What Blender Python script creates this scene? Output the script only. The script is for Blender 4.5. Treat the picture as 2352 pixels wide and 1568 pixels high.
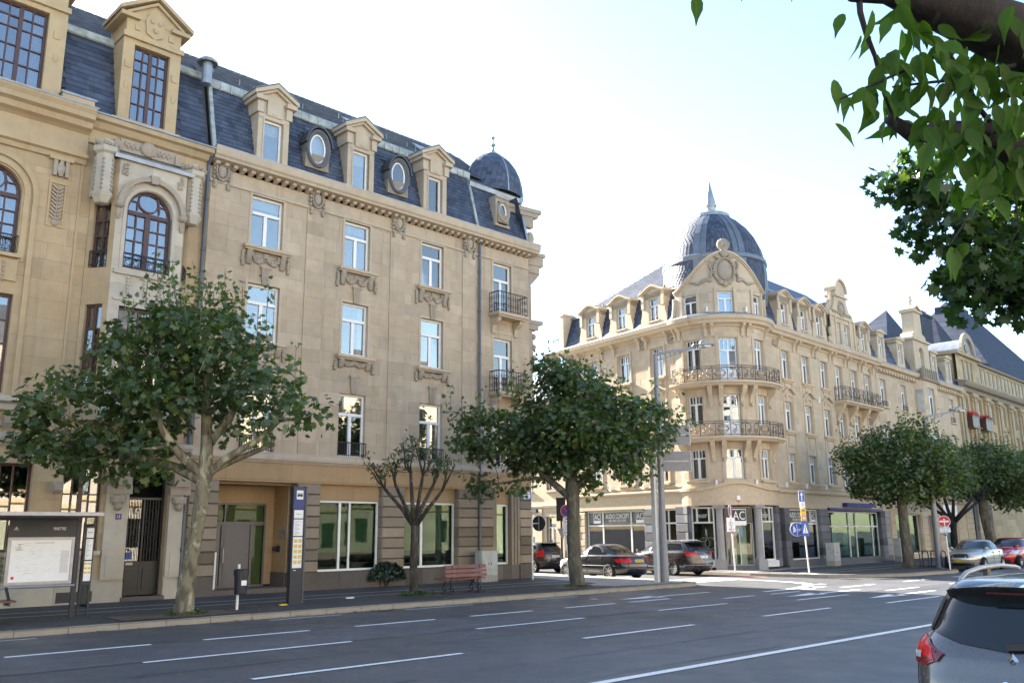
import bpy, bmesh, math, random
import numpy as np
from math import sin, cos, pi, radians, sqrt, atan2
from mathutils import Vector, Matrix
for o in list(bpy.data.objects): bpy.data.objects.remove(o)
S = bpy.context.scene
COL = S.collection
# ---------------------------------------------------------------- camera
cd = bpy.data.cameras.new('camera'); cam = bpy.data.objects.new('camera', cd); COL.objects.link(cam)
R = Matrix(((0.738977, -0.136852, -0.659685), (-0.673682, -0.161883, -0.721073), (-0.008111, 0.977274, -0.211823)))
cam.matrix_world = Matrix.Translation((0, 0, 1.8)) @ R.to_4x4()
cd.sensor_fit = 'HORIZONTAL'; cd.sensor_width = 36.0; cd.lens = 36.0 * 2030 / 2352
cd.clip_start = 0.05; cd.clip_end = 3000
S.camera = cam
# ---------------------------------------------------------------- world and sun
SUN_AZ, SUN_EL = radians(90.5), radians(27.5)      # azimuth from +X towards +Y
sd = Vector((cos(SUN_AZ) * cos(SUN_EL), sin(SUN_AZ) * cos(SUN_EL), sin(SUN_EL)))
W = bpy.data.worlds.new('World'); S.world = W; W.use_nodes = True
wn = W.node_tree; wn.nodes.clear()
wo = wn.nodes.new('ShaderNodeOutputWorld'); wb = wn.nodes.new('ShaderNodeBackground')
sk = wn.nodes.new('ShaderNodeTexSky'); sk.sky_type = 'NISHITA'; sk.sun_disc = False
sk.sun_elevation = SUN_EL; sk.sun_rotation = pi / 2 - SUN_AZ
sk.altitude = 200; sk.air_density = 1.0; sk.dust_density = 0.5; sk.ozone_density = 1.0
wb.inputs['Strength'].default_value = 0.074
wn.links.new(sk.outputs[0], wb.inputs[0]); wn.links.new(wb.outputs[0], wo.inputs[0])
sl = bpy.data.lights.new('sun', 'SUN'); so = bpy.data.objects.new('sun', sl); COL.objects.link(so)
sl.energy = 5.0; sl.angle = radians(0.53); sl.color = (1.0, 0.93, 0.82)
so.rotation_euler = (-sd).to_track_quat('-Z', 'Y').to_euler(); so.location = (30, 60, 60)
S.view_settings.view_transform = 'Standard'; S.view_settings.look = 'None'
S.view_settings.gamma = 1.0; S.view_settings.use_curve_mapping = False
S.view_settings.exposure = 2.83
try: S.cycles.max_bounces = 8; S.cycles.transparent_max_bounces = 12; S.cycles.sample_clamp_indirect = 6.0
except Exception: pass
# ---------------------------------------------------------------- helpers
RND = random.Random(7)
SPLIT = {'sill', 'plinth', 'window_surround', 'moulding', 'carved_panel', 'turret_carving', 'corbel_carving', 'ledge', 'spandrel_carving', 'panel_frame', 'snow_hook', 'skylight', 'shop_sign', 'interior', 'window_strip', 'cornice', 'string_course', 'jamb', 'gutter'}
class MB:
    """collects geometry; T maps (u, w, z) to local coordinates"""
    def __init__(s, T=None): s.v = []; s.f = []; s.t = []; s.T = T; s.dt = 0.0; s.fi = False
    def P(s, p):
        s.v.append(tuple(s.T(*p)) if s.T else tuple(p)); return len(s.v) - 1
    def face(s, ids): s.f.append(tuple(ids)); s.t.append(s.dt)
    def poly(s, pts): s.face([s.P(p) for p in pts])
    def box(s, a, b, c, d, e, f):
        i = [s.P(p) for p in ((a, c, e), (b, c, e), (b, d, e), (a, d, e), (a, c, f), (b, c, f), (b, d, f), (a, d, f))]
        for q in ((0, 3, 2, 1), (4, 5, 6, 7), (0, 1, 5, 4), (1, 2, 6, 5), (2, 3, 7, 6), (3, 0, 4, 7)): s.face([i[k] for k in q])
    def obox(s, c, h, M):
        i = []
        for z in (-1, 1):
            for x, y in ((-1, -1), (1, -1), (1, 1), (-1, 1)):
                i.append(s.P(Vector(c) + M @ Vector((x * h[0], y * h[1], z * h[2]))))
        for q in ((0, 3, 2, 1), (4, 5, 6, 7), (0, 1, 5, 4), (1, 2, 6, 5), (2, 3, 7, 6), (3, 0, 4, 7)): s.face([i[k] for k in q])
    def bar(s, p, q, w, h=None, up=(0, 0, 1)):
        p = Vector(p); q = Vector(q); d = q - p
        if d.length < 1e-6: return
        x = d.normalized(); u = Vector(up)
        if abs(x.dot(u)) > .98: u = Vector((0, 1, 0))
        y = u.cross(x).normalized(); z = x.cross(y)
        s.obox((p + q) / 2, (d.length / 2, w / 2, (h or w) / 2), Matrix((x, y, z)).transposed())
    def prism(s, pts, ax, a, b):
        """polygon pts (2d) extruded along axis ax ('u','w','z') from a to b"""
        def mk(p, k): return {'u': (k, p[0], p[1]), 'w': (p[0], k, p[1]), 'z': (p[0], p[1], k)}[ax]
        A = [s.P(mk(p, a)) for p in pts]; B = [s.P(mk(p, b)) for p in pts]; n = len(pts)
        s.face(A[::-1]); s.face(B)
        for i in range(n): j = (i + 1) % n; s.face((A[i], A[j], B[j], B[i]))
    def tube(s, path, r, n=8, cap=True):
        P = [Vector(p) for p in path]; rr = r if hasattr(r, '__len__') else [r] * len(P); rings = []
        pn = None
        for i, p in enumerate(P):
            d = (P[min(i + 1, len(P) - 1)] - P[max(i - 1, 0)])
            d = d.normalized() if d.length > 1e-9 else Vector((0, 0, 1))
            if pn is None:
                a = Vector((1, 0, 0)) if abs(d.x) < .9 else Vector((0, 1, 0)); x = d.cross(a).normalized()
            else: x = (pn - d * pn.dot(d)); x = x.normalized() if x.length > 1e-6 else d.orthogonal().normalized()
            pn = x; y = d.cross(x)
            rings.append([s.P(p + (x * cos(2 * pi * k / n) + y * sin(2 * pi * k / n)) * rr[i]) for k in range(n)])
        for A, B in zip(rings, rings[1:]):
            for k in range(n): s.face((A[k], A[(k + 1) % n], B[(k + 1) % n], B[k]))
        if cap: s.face(rings[0][::-1]); s.face(rings[-1])
    def lathe(s, prof, n=20, c=(0, 0, 0), sx=1, sy=1, a0=0, a1=2 * pi):
        full = abs(a1 - a0 - 2 * pi) < 1e-6; m = n if full else n + 1; rings = []
        for r, z in prof:
            rings.append([s.P((c[0] + sx * r * cos(a0 + (a1 - a0) * k / n), c[1] + sy * r * sin(a0 + (a1 - a0) * k / n), c[2] + z)) for k in range(m)])
        for A, B in zip(rings, rings[1:]):
            for k in range(n): j = (k + 1) % m if full else k + 1; s.face((A[k], A[j], B[j], B[k]))
    def blob(s, c, r, n=8, m=5):
        """ellipsoid r=(ru,rw,rz)"""
        rows = []
        for i in range(1, m):
            a = pi * i / m
            rows.append([s.P((c[0] + r[0] * sin(a) * cos(2 * pi * k / n), c[1] + r[1] * sin(a) * sin(2 * pi * k / n), c[2] + r[2] * cos(a))) for k in range(n)])
        t = s.P((c[0], c[1], c[2] + r[2])); b = s.P((c[0], c[1], c[2] - r[2]))
        for k in range(n): s.face((t, rows[0][k], rows[0][(k + 1) % n])); s.face((b, rows[-1][(k + 1) % n], rows[-1][k]))
        for A, B in zip(rows, rows[1:]):
            for k in range(n): s.face((A[k], B[k], B[(k + 1) % n], A[(k + 1) % n]))
    def strip(s, prof, u0, u1, n=1, caps=True):
        """profile [(w,z)...] extruded along u"""
        us = [u0 + (u1 - u0) * i / n for i in range(n + 1)]
        rows = [[s.P((u, w, z)) for w, z in prof] for u in us]
        for A, B in zip(rows, rows[1:]):
            for k in range(len(prof) - 1): s.face((A[k], B[k], B[k + 1], A[k + 1]))
        if caps and len(prof) > 2: s.face(rows[0]); s.face(rows[-1][::-1])
    def mesh(s, name, smooth=False, fix=True):
        me = bpy.data.meshes.new(name); me.from_pydata(s.v, [], s.f)
        if any(s.t):
            at = me.attributes.new('dt', 'FLOAT', 'FACE'); at.data.foreach_set('value', s.t)
        if fix and len(s.f) < 30000:
            bm = bmesh.new(); bm.from_mesh(me); bmesh.ops.recalc_face_normals(bm, faces=bm.faces); bm.to_mesh(me); bm.free()
        if smooth: me.polygons.foreach_set('use_smooth', [True] * len(me.polygons))
        me.update(); return me
    def clusters(s, gap=.03):
        par = list(range(len(s.v)))
        def fd(a):
            while par[a] != a: par[a] = par[par[a]]; a = par[a]
            return a
        for f in s.f:
            for q in f[1:]: par[fd(q)] = fd(f[0])
        isl = {}
        for i, f in enumerate(s.f): isl.setdefault(fd(f[0]), []).append(i)
        V = np.array(s.v); bb = []
        for fs in isl.values():
            ids = sorted({q for i in fs for q in s.f[i]}); P = V[ids]; bb.append([P.min(0) - gap / 2, P.max(0) + gap / 2, fs])
        n = len(bb); g = list(range(n))
        def fg(a):
            while g[a] != a: g[a] = g[g[a]]; a = g[a]
            return a
        if n < 2: return [list(range(len(s.f)))]
        lo = np.array([q[0] for q in bb]); hi = np.array([q[1] for q in bb])
        for i in range(n - 1):
            for j in np.nonzero(((lo[i] <= hi[i + 1:]) & (hi[i] >= lo[i + 1:])).all(1))[0]: g[fg(i + 1 + int(j))] = fg(i)
        out = {}
        for i in range(n): out.setdefault(fg(i), []).extend(bb[i][2])
        return list(out.values())
    def sub(s, fs):
        b = MB(); m = {}
        for i in sorted(fs):
            ids = []
            for q in s.f[i]:
                if q not in m: m[q] = len(b.v); b.v.append(s.v[q])
                ids.append(m[q])
            b.f.append(tuple(ids)); b.t.append(s.t[i])
        return b
    def build(s, name, mat, parent=None, smooth=False, fix=True, loc=None):
        if name in SPLIT and len(s.v) and loc is None:
            cl = s.clusters()
            if len(cl) > 1:
                o = None
                for c in cl: b = s.sub(c); me = b.mesh(name, smooth, fix); me.materials.append(mat); o = link(name, me, parent)
                return o
        me = s.mesh(name, smooth, fix); me.materials.append(mat); return link(name, me, parent, loc)
def link(name, me, parent=None, loc=None, rz=None):
    o = bpy.data.objects.new(name, me); COL.objects.link(o)
    if parent: o.parent = parent
    if loc is not None: o.location = loc
    if rz is not None: o.rotation_euler = (0, 0, rz)
    return o
def thing(name, label, cat, loc=(0, 0, 0), rz=0, group=None):
    o = bpy.data.objects.new(name, None); COL.objects.link(o); o.empty_display_size = .2
    o.location = loc; o.rotation_euler = (0, 0, rz); o['label'] = label; o['category'] = cat
    if group: o['group'] = group
    return o
def tag(o, label, cat, group=None):
    o['label'] = label; o['category'] = cat
    if group: o['group'] = group
    return o
def kind(o, k): o['kind'] = k; return o
def dup(root, loc, rz, label=None):
    m = {}
    def cp(o, par):
        c = o.copy(); COL.objects.link(c)
        if par: c.parent = par
        for ch in o.children: cp(ch, c)
        return c
    r = cp(root, None); r.location = loc; r.rotation_euler = (0, 0, rz)
    if label: r['label'] = label
    return r
def circle(cx, cy, r, n=24, a0=0, a1=2 * pi, ry=None):
    ry = ry or r; k = n if abs(a1 - a0 - 2 * pi) < 1e-6 else n
    return [(cx + r * cos(a0 + (a1 - a0) * i / n), cy + ry * sin(a0 + (a1 - a0) * i / n)) for i in range(n if abs(a1 - a0 - 2 * pi) < 1e-6 else n + 1)]
def text_mesh(body, size, ext=.004):
    cu = bpy.data.curves.new('lettering', 'FONT'); cu.body = body; cu.size = size; cu.extrude = ext
    cu.align_x = 'CENTER'; cu.align_y = 'CENTER'; cu.resolution_u = 3
    o = bpy.data.objects.new('lettering', cu); COL.objects.link(o)
    bpy.context.view_layer.update()
    me = bpy.data.meshes.new_from_object(o.evaluated_get(bpy.context.evaluated_depsgraph_get()))
    bpy.data.objects.remove(o); return me
def lettering(body, width, height, mat, parent, T, c, ext=.004, name='lettering'):
    """flat lettering in the (u,z) plane centred on c=(u,w,z)"""
    me = text_mesh(body, 1.0, .5)
    vs = [v.co.copy() for v in me.vertices]
    x0 = min(v.x for v in vs); x1 = max(v.x for v in vs); y0 = min(v.y for v in vs); y1 = max(v.y for v in vs)
    for v, p in zip(me.vertices, vs):
        q = (c[0] + ((p.x - x0) / (x1 - x0) - .5) * width, c[1] + (p.z + .5) * ext, c[2] + ((p.y - y0) / (y1 - y0) - .5) * height)
        v.co = T(*q) if T else q
    me.materials.clear(); me.materials.append(mat); return link(name, me, parent)
# ---------------------------------------------------------------- materials
class NT:
    def __init__(s, name):
        s.m = bpy.data.materials.new(name); s.m.use_nodes = True; s.n = s.m.node_tree.nodes; s.l = s.m.node_tree.links; s.n.clear()
        s.out = s.n.new('ShaderNodeOutputMaterial')
    def new(s, t, **kw):
        n = s.n.new('ShaderNode' + t)
        for k, v in kw.items():
            if k.startswith('_'): setattr(n, k[1:], v)
            else: s.set(n, k.replace('0', ' '), v)
        return n
    def set(s, n, k, v):
        i = n.inputs[int(k)] if k.strip().isdigit() else n.inputs[k]
        if hasattr(v, 'is_linked') or isinstance(v, bpy.types.NodeSocket): s.l.new(v, i)
        else:
            if isinstance(v, tuple) and len(v) == 3 and i.type == 'RGBA': v = (*v, 1)
            i.default_value = v
    def coord(s): 
        if not hasattr(s, '_c'): s._c = s.new('TexCoord').outputs['Object']
        return s._c
    def noise(s, scale, detail=3, rough=.55, stretch=None, dist=0):
        v = s.coord()
        if stretch: v = s.new('Mapping', Vector=v, Scale=stretch).outputs[0]
        n = s.new('TexNoise', Vector=v, Scale=scale, Detail=detail, Roughness=rough, Distortion=dist); return n.outputs['Fac']
    def ramp(s, f, a, b, lo=0., hi=1.):
        n = s.new('MapRange', Value=f); n.inputs[1].default_value = a; n.inputs[2].default_value = b; n.inputs[3].default_value = lo; n.inputs[4].default_value = hi
        return n.outputs[0]
    def math(s, op, a, b=0.):
        n = s.new('Math', _operation=op); s.set(n, '0', a); s.set(n, '1', b); return n.outputs[0]
    def mix(s, f, a, b, mode='MIX'):
        n = s.new('MixRGB', _blend_type=mode); s.set(n, 'Fac', f); s.set(n, 'Color1', a); s.set(n, 'Color2', b); return n.outputs[0]
    def scale(s, col, f):
        n = s.new('Vector' + 'Math', _operation='SCALE'); s.set(n, 'Vector', col); s.set(n, 'Scale', f); return n.outputs[0]
    def attr(s, name='dt'): return s.new('Attribute', _attribute_name=name).outputs['Fac']
    def bump(s, h, st, dist=.01): return s.new('Bump', Height=h, Strength=st, Distance=dist).outputs[0]
    def bsdf(s, col, rough=.6, metal=0., nrm=None, spec=.5, **kw):
        b = s.new('BsdfPrincipled'); s.set(b, 'Base Color', col); s.set(b, 'Roughness', rough); s.set(b, 'Metallic', metal)
        s.set(b, 'Specular IOR Level', spec)
        if nrm: s.set(b, 'Normal', nrm)
        for k, v in kw.items(): s.set(b, k.replace('_', ' '), v)
        return b.outputs[0]
    def done(s, sh): s.l.new(sh, s.out.inputs[0]); return s.m
def plain(name, col, rough=.5, metal=0., spec=.5, var=.12, sc=6., bump=0., bsc=60., **kw):
    n = NT(name)
    f = n.ramp(n.noise(sc, 4), .25, .75, 1 - var, 1 + var)
    c = n.scale(tuple(col), n.math('MULTIPLY', f, n.math('ADD', 1., n.math('MULTIPLY', n.attr(), .2))))
    nr = n.bump(n.noise(bsc, 3), bump) if bump else None
    return n.done(n.bsdf(c, n.ramp(n.noise(sc * 2.3, 2), .2, .8, max(rough - .06, .02), rough + .06), metal, nr, spec, **kw))
def stone(name, col, stain=.55, streak=.3, dtv=.16, dark=(.16, .13, .10)):
    n = NT(name)
    a_ = n.attr(); f = n.math('ADD', 1., n.math('MULTIPLY', n.math('MULTIPLY', a_, n.math('ABSOLUTE', a_)), dtv * 1.7))
    c = n.scale(tuple(col), n.math('MULTIPLY', f, n.ramp(n.noise(2.2, 5, .6), .2, .8, .86, 1.12)))
    c = n.mix(n.ramp(n.noise(.9, 2), .35, .7, 0., .35), c, n.scale(c, .9) if False else (col[0] * 1.02, col[1] * .86, col[2] * .66))
    gp = n.math('MULTIPLY', n.ramp(n.noise(.33, 4, .6, None, .4), .42, .68), n.ramp(n.noise(5.5, 5, .7), .3, .65, .35, 1.)); c = n.mix(n.math('MULTIPLY', gp, stain * .75), c, (col[0] * .66, col[1] * .66, col[2] * .70))
    st = n.math('MULTIPLY', n.ramp(n.noise(.42, 5, .65), .5, .8, 0., stain), n.ramp(n.noise(3.1, 4), .25, .7))
    c = n.mix(st, c, dark)
    sk = n.ramp(n.noise(2.6, 4, .6, (1.6, 1.6, .1)), .55, .8, 0., streak)
    c = n.mix(sk, c, (col[0] * .52, col[1] * .5, col[2] * .48))
    nr = n.bump(n.noise(38, 4, .65), .25, .006)
    return n.done(n.bsdf(c, .88, 0, nr, .25))
def glass(name, refl=.2, tint=(.75, .8, .82), col=(1, 1, 1), fm=1.6, wv=.012):
    n = NT(name)
    fr = n.new('Fresnel', IOR=1.5).outputs[0]
    wob = n.bump(n.noise(1.1, 2), wv, .05)
    g = n.new('BsdfGlossy', Roughness=.015); n.set(g, 'Color', col); n.set(g, 'Normal', wob)
    t = n.new('BsdfTransparent', Color=tint)
    m = n.new('MixShader'); n.set(m, 'Fac', n.math('MINIMUM', n.math('ADD', n.math('MULTIPLY', fr, fm), refl), 1.))
    n.l.new(t.outputs[0], m.inputs[1]); n.l.new(g.outputs[0], m.inputs[2]); return n.done(m.outputs[0])
def slate_mat(name, col, rough=.58):
    n = NT(name)
    f = n.math('MULTIPLY', n.math('ADD', 1., n.math('MULTIPLY', n.attr(), .38)), n.ramp(n.noise(1.3, 4), .25, .75, .8, 1.2))
    c = n.scale(tuple(col), f)
    c = n.mix(n.ramp(n.noise(1.7, 4, .6, (1.5, 1.5, .22)), .55, .85, 0., .45), c, (.15, .16, .15))
    return n.done(n.bsdf(c, n.ramp(n.noise(9, 3), .2, .8, rough - .1, rough + .12), 0, n.bump(n.noise(30, 3), .2, .004), .5))
def leaf_mat(name, col, trans=.4, var=.5, veins=False):
    n = NT(name)
    a = n.attr()
    c = n.scale(tuple(col), n.math('ADD', 1., n.math('MULTIPLY', a, var)))
    c = n.mix(n.ramp(a, .75, 1.2, 0., .6), c, (col[0] * 3.2, col[1] * 1.9, col[2] * .8))
    if veins:
        sx = n.new('SeparateXYZ', Vector=n.coord()).outputs; ax = n.math('ABSOLUTE', sx[0]); wv = n.math('SINE', n.math('SUBTRACT', n.math('MULTIPLY', sx[1], 58.), n.math('MULTIPLY', ax, 60.)))
        vn = n.math('MAXIMUM', n.ramp(ax, .008, .02, 1., 0.), n.ramp(wv, .8, 1., 0., .45)); c = n.mix(n.math('MULTIPLY', vn, .28), c, (col[0] * 2.4, col[1] * 2.0, col[2] * 2.2))
    b = n.bsdf(c, .36 if not veins else .5, 0, None, .7 if not veins else .25)
    t = n.new('BsdfTranslucent'); n.set(t, 'Color', n.mix(1., c, (1.5, 1.55, .5), 'MULTIPLY'))
    m = n.new('MixShader', Fac=trans); n.l.new(b, m.inputs[1]); n.l.new(t.outputs[0], m.inputs[2]); return n.done(m.outputs[0])
def bark_mat(name, a, b, c3, sc=5.):
    n = NT(name)
    v = n.new('TexVoronoi', Vector=n.new('Mapping', Vector=n.coord(), Scale=(1., 1., .45)).outputs[0], Scale=sc * 1.4)
    p = n.ramp(n.noise(sc, 4, .6, (1., 1., .45), .6), .42, .58)
    c = n.mix(p, a, b); c = n.mix(n.ramp(n.noise(sc * .8, 3, .5, (1, 1, .5), .8), .56, .66), c, c3)
    nr = n.bump(n.noise(sc * 5, 5, .65, (1., 1., .35)), .5, .02)
    return n.done(n.bsdf(c, .85, 0, nr, .3))
def asphalt(name, col, sc=1., patch=.25, spec=.35, rough=.75):
    n = NT(name)
    c = n.scale(tuple(col), n.math('MULTIPLY', n.ramp(n.noise(.5 * sc, 5, .6), .3, .7, 1 - patch, 1 + patch), n.math('MULTIPLY', n.ramp(n.noise(60 * sc, 2), .3, .7, .7, 1.35), n.ramp(n.noise(14 * sc, 4, .7), .3, .7, .82, 1.2))))
    c = n.mix(n.ramp(n.noise(1.0, 3, .6, (.12, 2.4, 1)), .55, .8, 0., .18), c, (col[0] * .62, col[1] * .62, col[2] * .62))
    c = n.mix(n.ramp(n.noise(.9, 6, .7), .62, .8, 0., .3), c, (col[0] * 1.6, col[1] * 1.55, col[2] * 1.45))
    return n.done(n.bsdf(c, n.ramp(n.noise(1.3, 4), .2, .8, rough - .12, rough + .12), 0, n.bump(n.noise(110 * sc, 3), .35, .006), spec))
def paint_road(name, col=(.72, .72, .70)):
    n = NT(name)
    w = n.math('ADD', n.ramp(n.noise(26, 4, .7), .55, .75), n.ramp(n.noise(2.5, 3), .58, .85, 0., .55))
    c = n.mix(w, tuple(col), (.2, .2, .2))
    return n.done(n.bsdf(c, .7, 0, n.bump(n.noise(90, 2), .3, .004), .3))
M = {}
M['stoneB'] = stone('limestone_pale', (.462, .376, .272), .68, .6, .09)
M['trimB'] = stone('limestone_trim', (.49, .405, .30), .5, .3, .12)
M['carve'] = stone('limestone_carved', (0.385, 0.328, 0.254), .8, .3, .2, (.12, .10, .085))
M['pierB'] = stone('limestone_pier', (0.279, 0.234, 0.176), .5, .35, .35)
M['plinth'] = stone('granite_plinth', (.13, .115, .10), .6, .4, .25, (.05, .045, .04))
M['stoneA'] = stone('limestone_ochre', (.455, .348, .212), .62, .5, .09)
M['trimA'] = stone('limestone_ochre_trim', (.47, .36, .215), .55, .3, .12)
M['paleA'] = stone('limestone_cream', (0.492, 0.451, 0.369), .45, .35, .1)
M['stoneC'] = stone('limestone_warm', (.52, .428, .308), .42, .3, .08)
M['trimC'] = stone('limestone_warm_trim', (.545, .45, .325), .35, .22, .1)
M['greyC'] = stone('bluestone', (.135, .14, .155), .5, .3, .4, (.06, .06, .065))
M['colC'] = stone('bluestone_pale', (.30, .295, .30), .4, .3, .2, (.16, .16, .16))
M['stoneE'] = stone('limestone_yellow', (0.426, 0.336, 0.205), .5, .3, .12)
M['stoneO'] = stone('limestone_opposite', (.42, .38, .315), .5, .3, .12)
M['render'] = stone('ochre_render', (.42, .29, .16), .4, .3, .05)
M['soffit'] = plain('cream_render', (.52, .42, .29), .85, spec=.2)
M['slate'] = slate_mat('slate', (.050, .063, .095))
M['slateD'] = slate_mat('slate_old', (.060, .062, .066), .66)
def slate_course(name, col):
    n = NT(name); sx = n.new('SeparateXYZ', Vector=n.coord()).outputs
    f = n.math('FRACT', n.math('MULTIPLY', sx[2], 7.)); row = n.math('FLOOR', n.math('MULTIPLY', sx[2], 7.))
    v = n.new('TexWhiteNoise', _noise_dimensions='2D'); cb = n.new('CombineXYZ'); n.set(cb, 'X', n.math('FLOOR', n.math('ADD', n.math('MULTIPLY', sx[0], 4.), n.math('MULTIPLY', row, .5)))); n.set(cb, 'Y', row); n.l.new(cb.outputs[0], v.inputs['Vector'])
    k = n.math('MULTIPLY', n.math('MULTIPLY', n.ramp(v.outputs[0], 0, 1, .72, 1.3), n.ramp(f, 0., .12, .45, 1.)), n.ramp(n.noise(.8, 4), .3, .7, .8, 1.2))
    return n.done(n.bsdf(n.scale(tuple(col), k), .7, 0, n.bump(f, .4, .02), .2))
M['slateR'] = slate_course('slate_courses', (.034, .042, .064))
M['zinc'] = plain('zinc', (.30, .32, .34), .45, .55, var=.25, sc=3)
M['zincD'] = plain('zinc_dark', (.15, .165, .185), .45, .4, var=.2, sc=3)
M['zincW'] = plain('zinc_weathered', (.34, .36, .33), .6, .25, var=.45, sc=4)
M['white'] = plain('white_paint', (.78, .77, .74), .4, var=.05)
M['whitedark'] = plain('white_paint_old', (.62, .62, .58), .5, var=.12)
M['brown'] = plain('brown_window_paint', (.075, .032, .026), .4, var=.2)
M['iron'] = plain('wrought_iron', (.028, .026, .026), .5, .3)
M['ironC'] = plain('wrought_iron_brown', (.095, .07, .06), .55, .2)
M['grey_pipe'] = plain('grey_downpipe', (.10, .11, .125), .45, .3)
M['glassB'] = glass('window_glass', .14, (.78, .80, .79), (1, .95, .88))
M['glassA'] = glass('old_window_glass', .11, (.62, .64, .66), wv=.004)
M['glassC'] = glass('clear_window_glass', .12, (.72, .76, .8), (.92, .97, 1.))
M['shopglass'] = glass('shop_glass', .0, (.80, .86, .80), (1, 1, 1), 1.)
M['shopglassB'] = glass('greenish_shop_glass', .0, (.62, .74, .65), (1, 1, 1), .3)
M['curtain'] = plain('white_curtain', (.66, .66, .62), .9, spec=.1, var=.1, sc=14)
M['blindG'] = plain('green_grey_blind', (.155, .18, .135), .9, spec=.1)
M['blind'] = plain('pale_blind', (.50, .52, .44), .9, spec=.1)
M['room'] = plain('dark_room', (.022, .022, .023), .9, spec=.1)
M['roomlit'] = plain('shop_room', (.16, .13, .10), .9, spec=.1, var=.5, sc=1.4)
M['greydoor'] = plain('grey_door_paint', (.13, .12, .115), .45, var=.06)
M['blackdoor'] = plain('black_door_paint', (.016, .016, .017), .35)
M['dark'] = plain('dark_metal', (.035, .036, .042), .4, .2)
M['anthracite'] = plain('anthracite_metal', (.028, .030, .038), .42, .3, var=.08)
M['midgrey'] = plain('mid_grey_metal', (.075, .075, .085), .45, .4, var=.08)
M['steel'] = plain('galvanised_steel', (.33, .33, .34), .42, .6, var=.15)
M['lamp'] = plain('lamp_post_grey', (.20, .205, .22), .45, .4, var=.1)
M['polewhite'] = plain('white_pole', (.70, .70, .68), .4, .1, var=.1)
M['red'] = plain('sign_red', (.62, .018, .03), .4, var=.06)
M['blue'] = plain('sign_blue', (.012, .07, .36), .4, var=.06)
M['deepblue'] = plain('deep_blue', (.012, .025, .16), .4, var=.06)
M['signwhite'] = plain('sign_white', (.75, .75, .74), .4, var=.04)
M['yellow'] = plain('sign_yellow', (.70, .46, .03), .4, var=.06)
M['ink'] = plain('black_ink', (.02, .02, .02), .5)
M['greyink'] = plain('grey_ink', (.22, .22, .22), .5)
M['signblack'] = plain('shop_sign_black', (.02, .017, .018), .35)
M['wood'] = plain('red_brown_slat', (.16, .058, .046), .55, var=.3, sc=5)
M['asphalt'] = asphalt('asphalt', (.064, .066, .069), spec=.6, rough=.52)
M['asphalt2'] = asphalt('asphalt_pale', (.078, .077, .083), spec=.6, rough=.55)
M['pave'] = asphalt('pavement_asphalt', (.060, .058, .058), 1.3, .35)
M['pavelight'] = asphalt('pavement_slabs', (.30, .275, .24), 1.2, .2)
M['redpave'] = asphalt('red_cycle_surface', (.34, .19, .165), 1.2, .2)
M['soil'] = asphalt('tree_pit_gravel', (.13, .095, .07), 1.6, .3)
M['kerb'] = stone('kerb_stone', (.30, .275, .225), .6, .1, .3, (.12, .11, .09))
M['roadpaint'] = paint_road('road_paint')
M['roadpaint2'] = paint_road('cycle_line_paint', (.55, .55, .54))
M['leaf'] = leaf_mat('plane_leaf', (.074, .12, .044), .45)
M['leaf2'] = leaf_mat('plane_leaf_yellowing', (.060, .10, .036))
M['leafn'] = leaf_mat('near_plane_leaf', (.036, .078, .026), .5)
M['cherry'] = leaf_mat('cherry_leaf', (.036, .088, .014), .55, .5, True)
M['ivy'] = leaf_mat('ivy_leaf', (.018, .040, .018), .2)
M['bark'] = bark_mat('plane_bark', (.105, .088, .06), (.21, .18, .115), (.36, .34, .22), 5.5)
M['barkdark'] = bark_mat('dark_bark', (.010, .009, .010), (.018, .016, .017), (.034, .034, .034), 9)
M['barkmid'] = bark_mat('grey_bark', (.075, .066, .048), (.12, .108, .08), (.18, .175, .125), 5)
M['barkbrown'] = bark_mat('brown_bark', (.035, .029, .022), (.065, .054, .042), (.12, .11, .085), 7)
M['twig'] = plain('twig_bark', (.07, .055, .04), .85)
# ---------------------------------------------------------------- ground, road, pavements
RZ = -0.12
def sheet(name, pts, z, mat, k='structure', sub=0):
    b = MB(); b.poly([(x, y, z) for x, y in pts]); return kind(b.build(name, mat, fix=False), k)
g = MB()
g.poly([(-600, -600, RZ - .02), (900, -600, RZ - .02), (900, 900, RZ - .02), (-600, 900, RZ - .02)])
kind(g.build('ground', M['asphalt2'], fix=False), 'structure')
g = MB(); g.poly([(-80, 1, RZ), (200, 1, RZ), (200, 30, RZ), (-80, 30, RZ)]); g.poly([(26, 30, RZ), (40, 30, RZ), (49, 110, RZ), (33, 110, RZ)])
kind(g.build('road', M['asphalt'], fix=False), 'structure')
sheet('bus_lane', [(-80, 14.62), (23, 14.62), (30, 13.9), (120, 13.9), (120, 16.4), (30, 16.4), (23, 16.86), (-80, 16.86)], RZ + .004, M['asphalt2'])
KL = [(-60, 20.02), (27.0, 20.0), (27.6, 20.25), (28.05, 20.8), (28.3, 21.6), (28.9, 27.3), (33.0, 70)]
KR = [(39.6, 70), (35.2, 27), (34.75, 22.6), (34.9, 20.9), (35.4, 19.3), (37.2, 17.95), (38.9, 17.25), (42.6, 16.95), (43.5, 17.2), (44.3, 18.1), (45.3, 18.7), (60, 19.6), (130, 24.0)]
KN = [(140, 1.3), (-60, 1.3)]
sheet('pavement', KL + [(-60, 70)], 0, M['pave'])
sheet('pavement', KR + [(130, 90), (60, 90)], 0, M['pave'])
sheet('pavement', KN + [(-60, -30), (140, -30)], 0, M['pave'])
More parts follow.
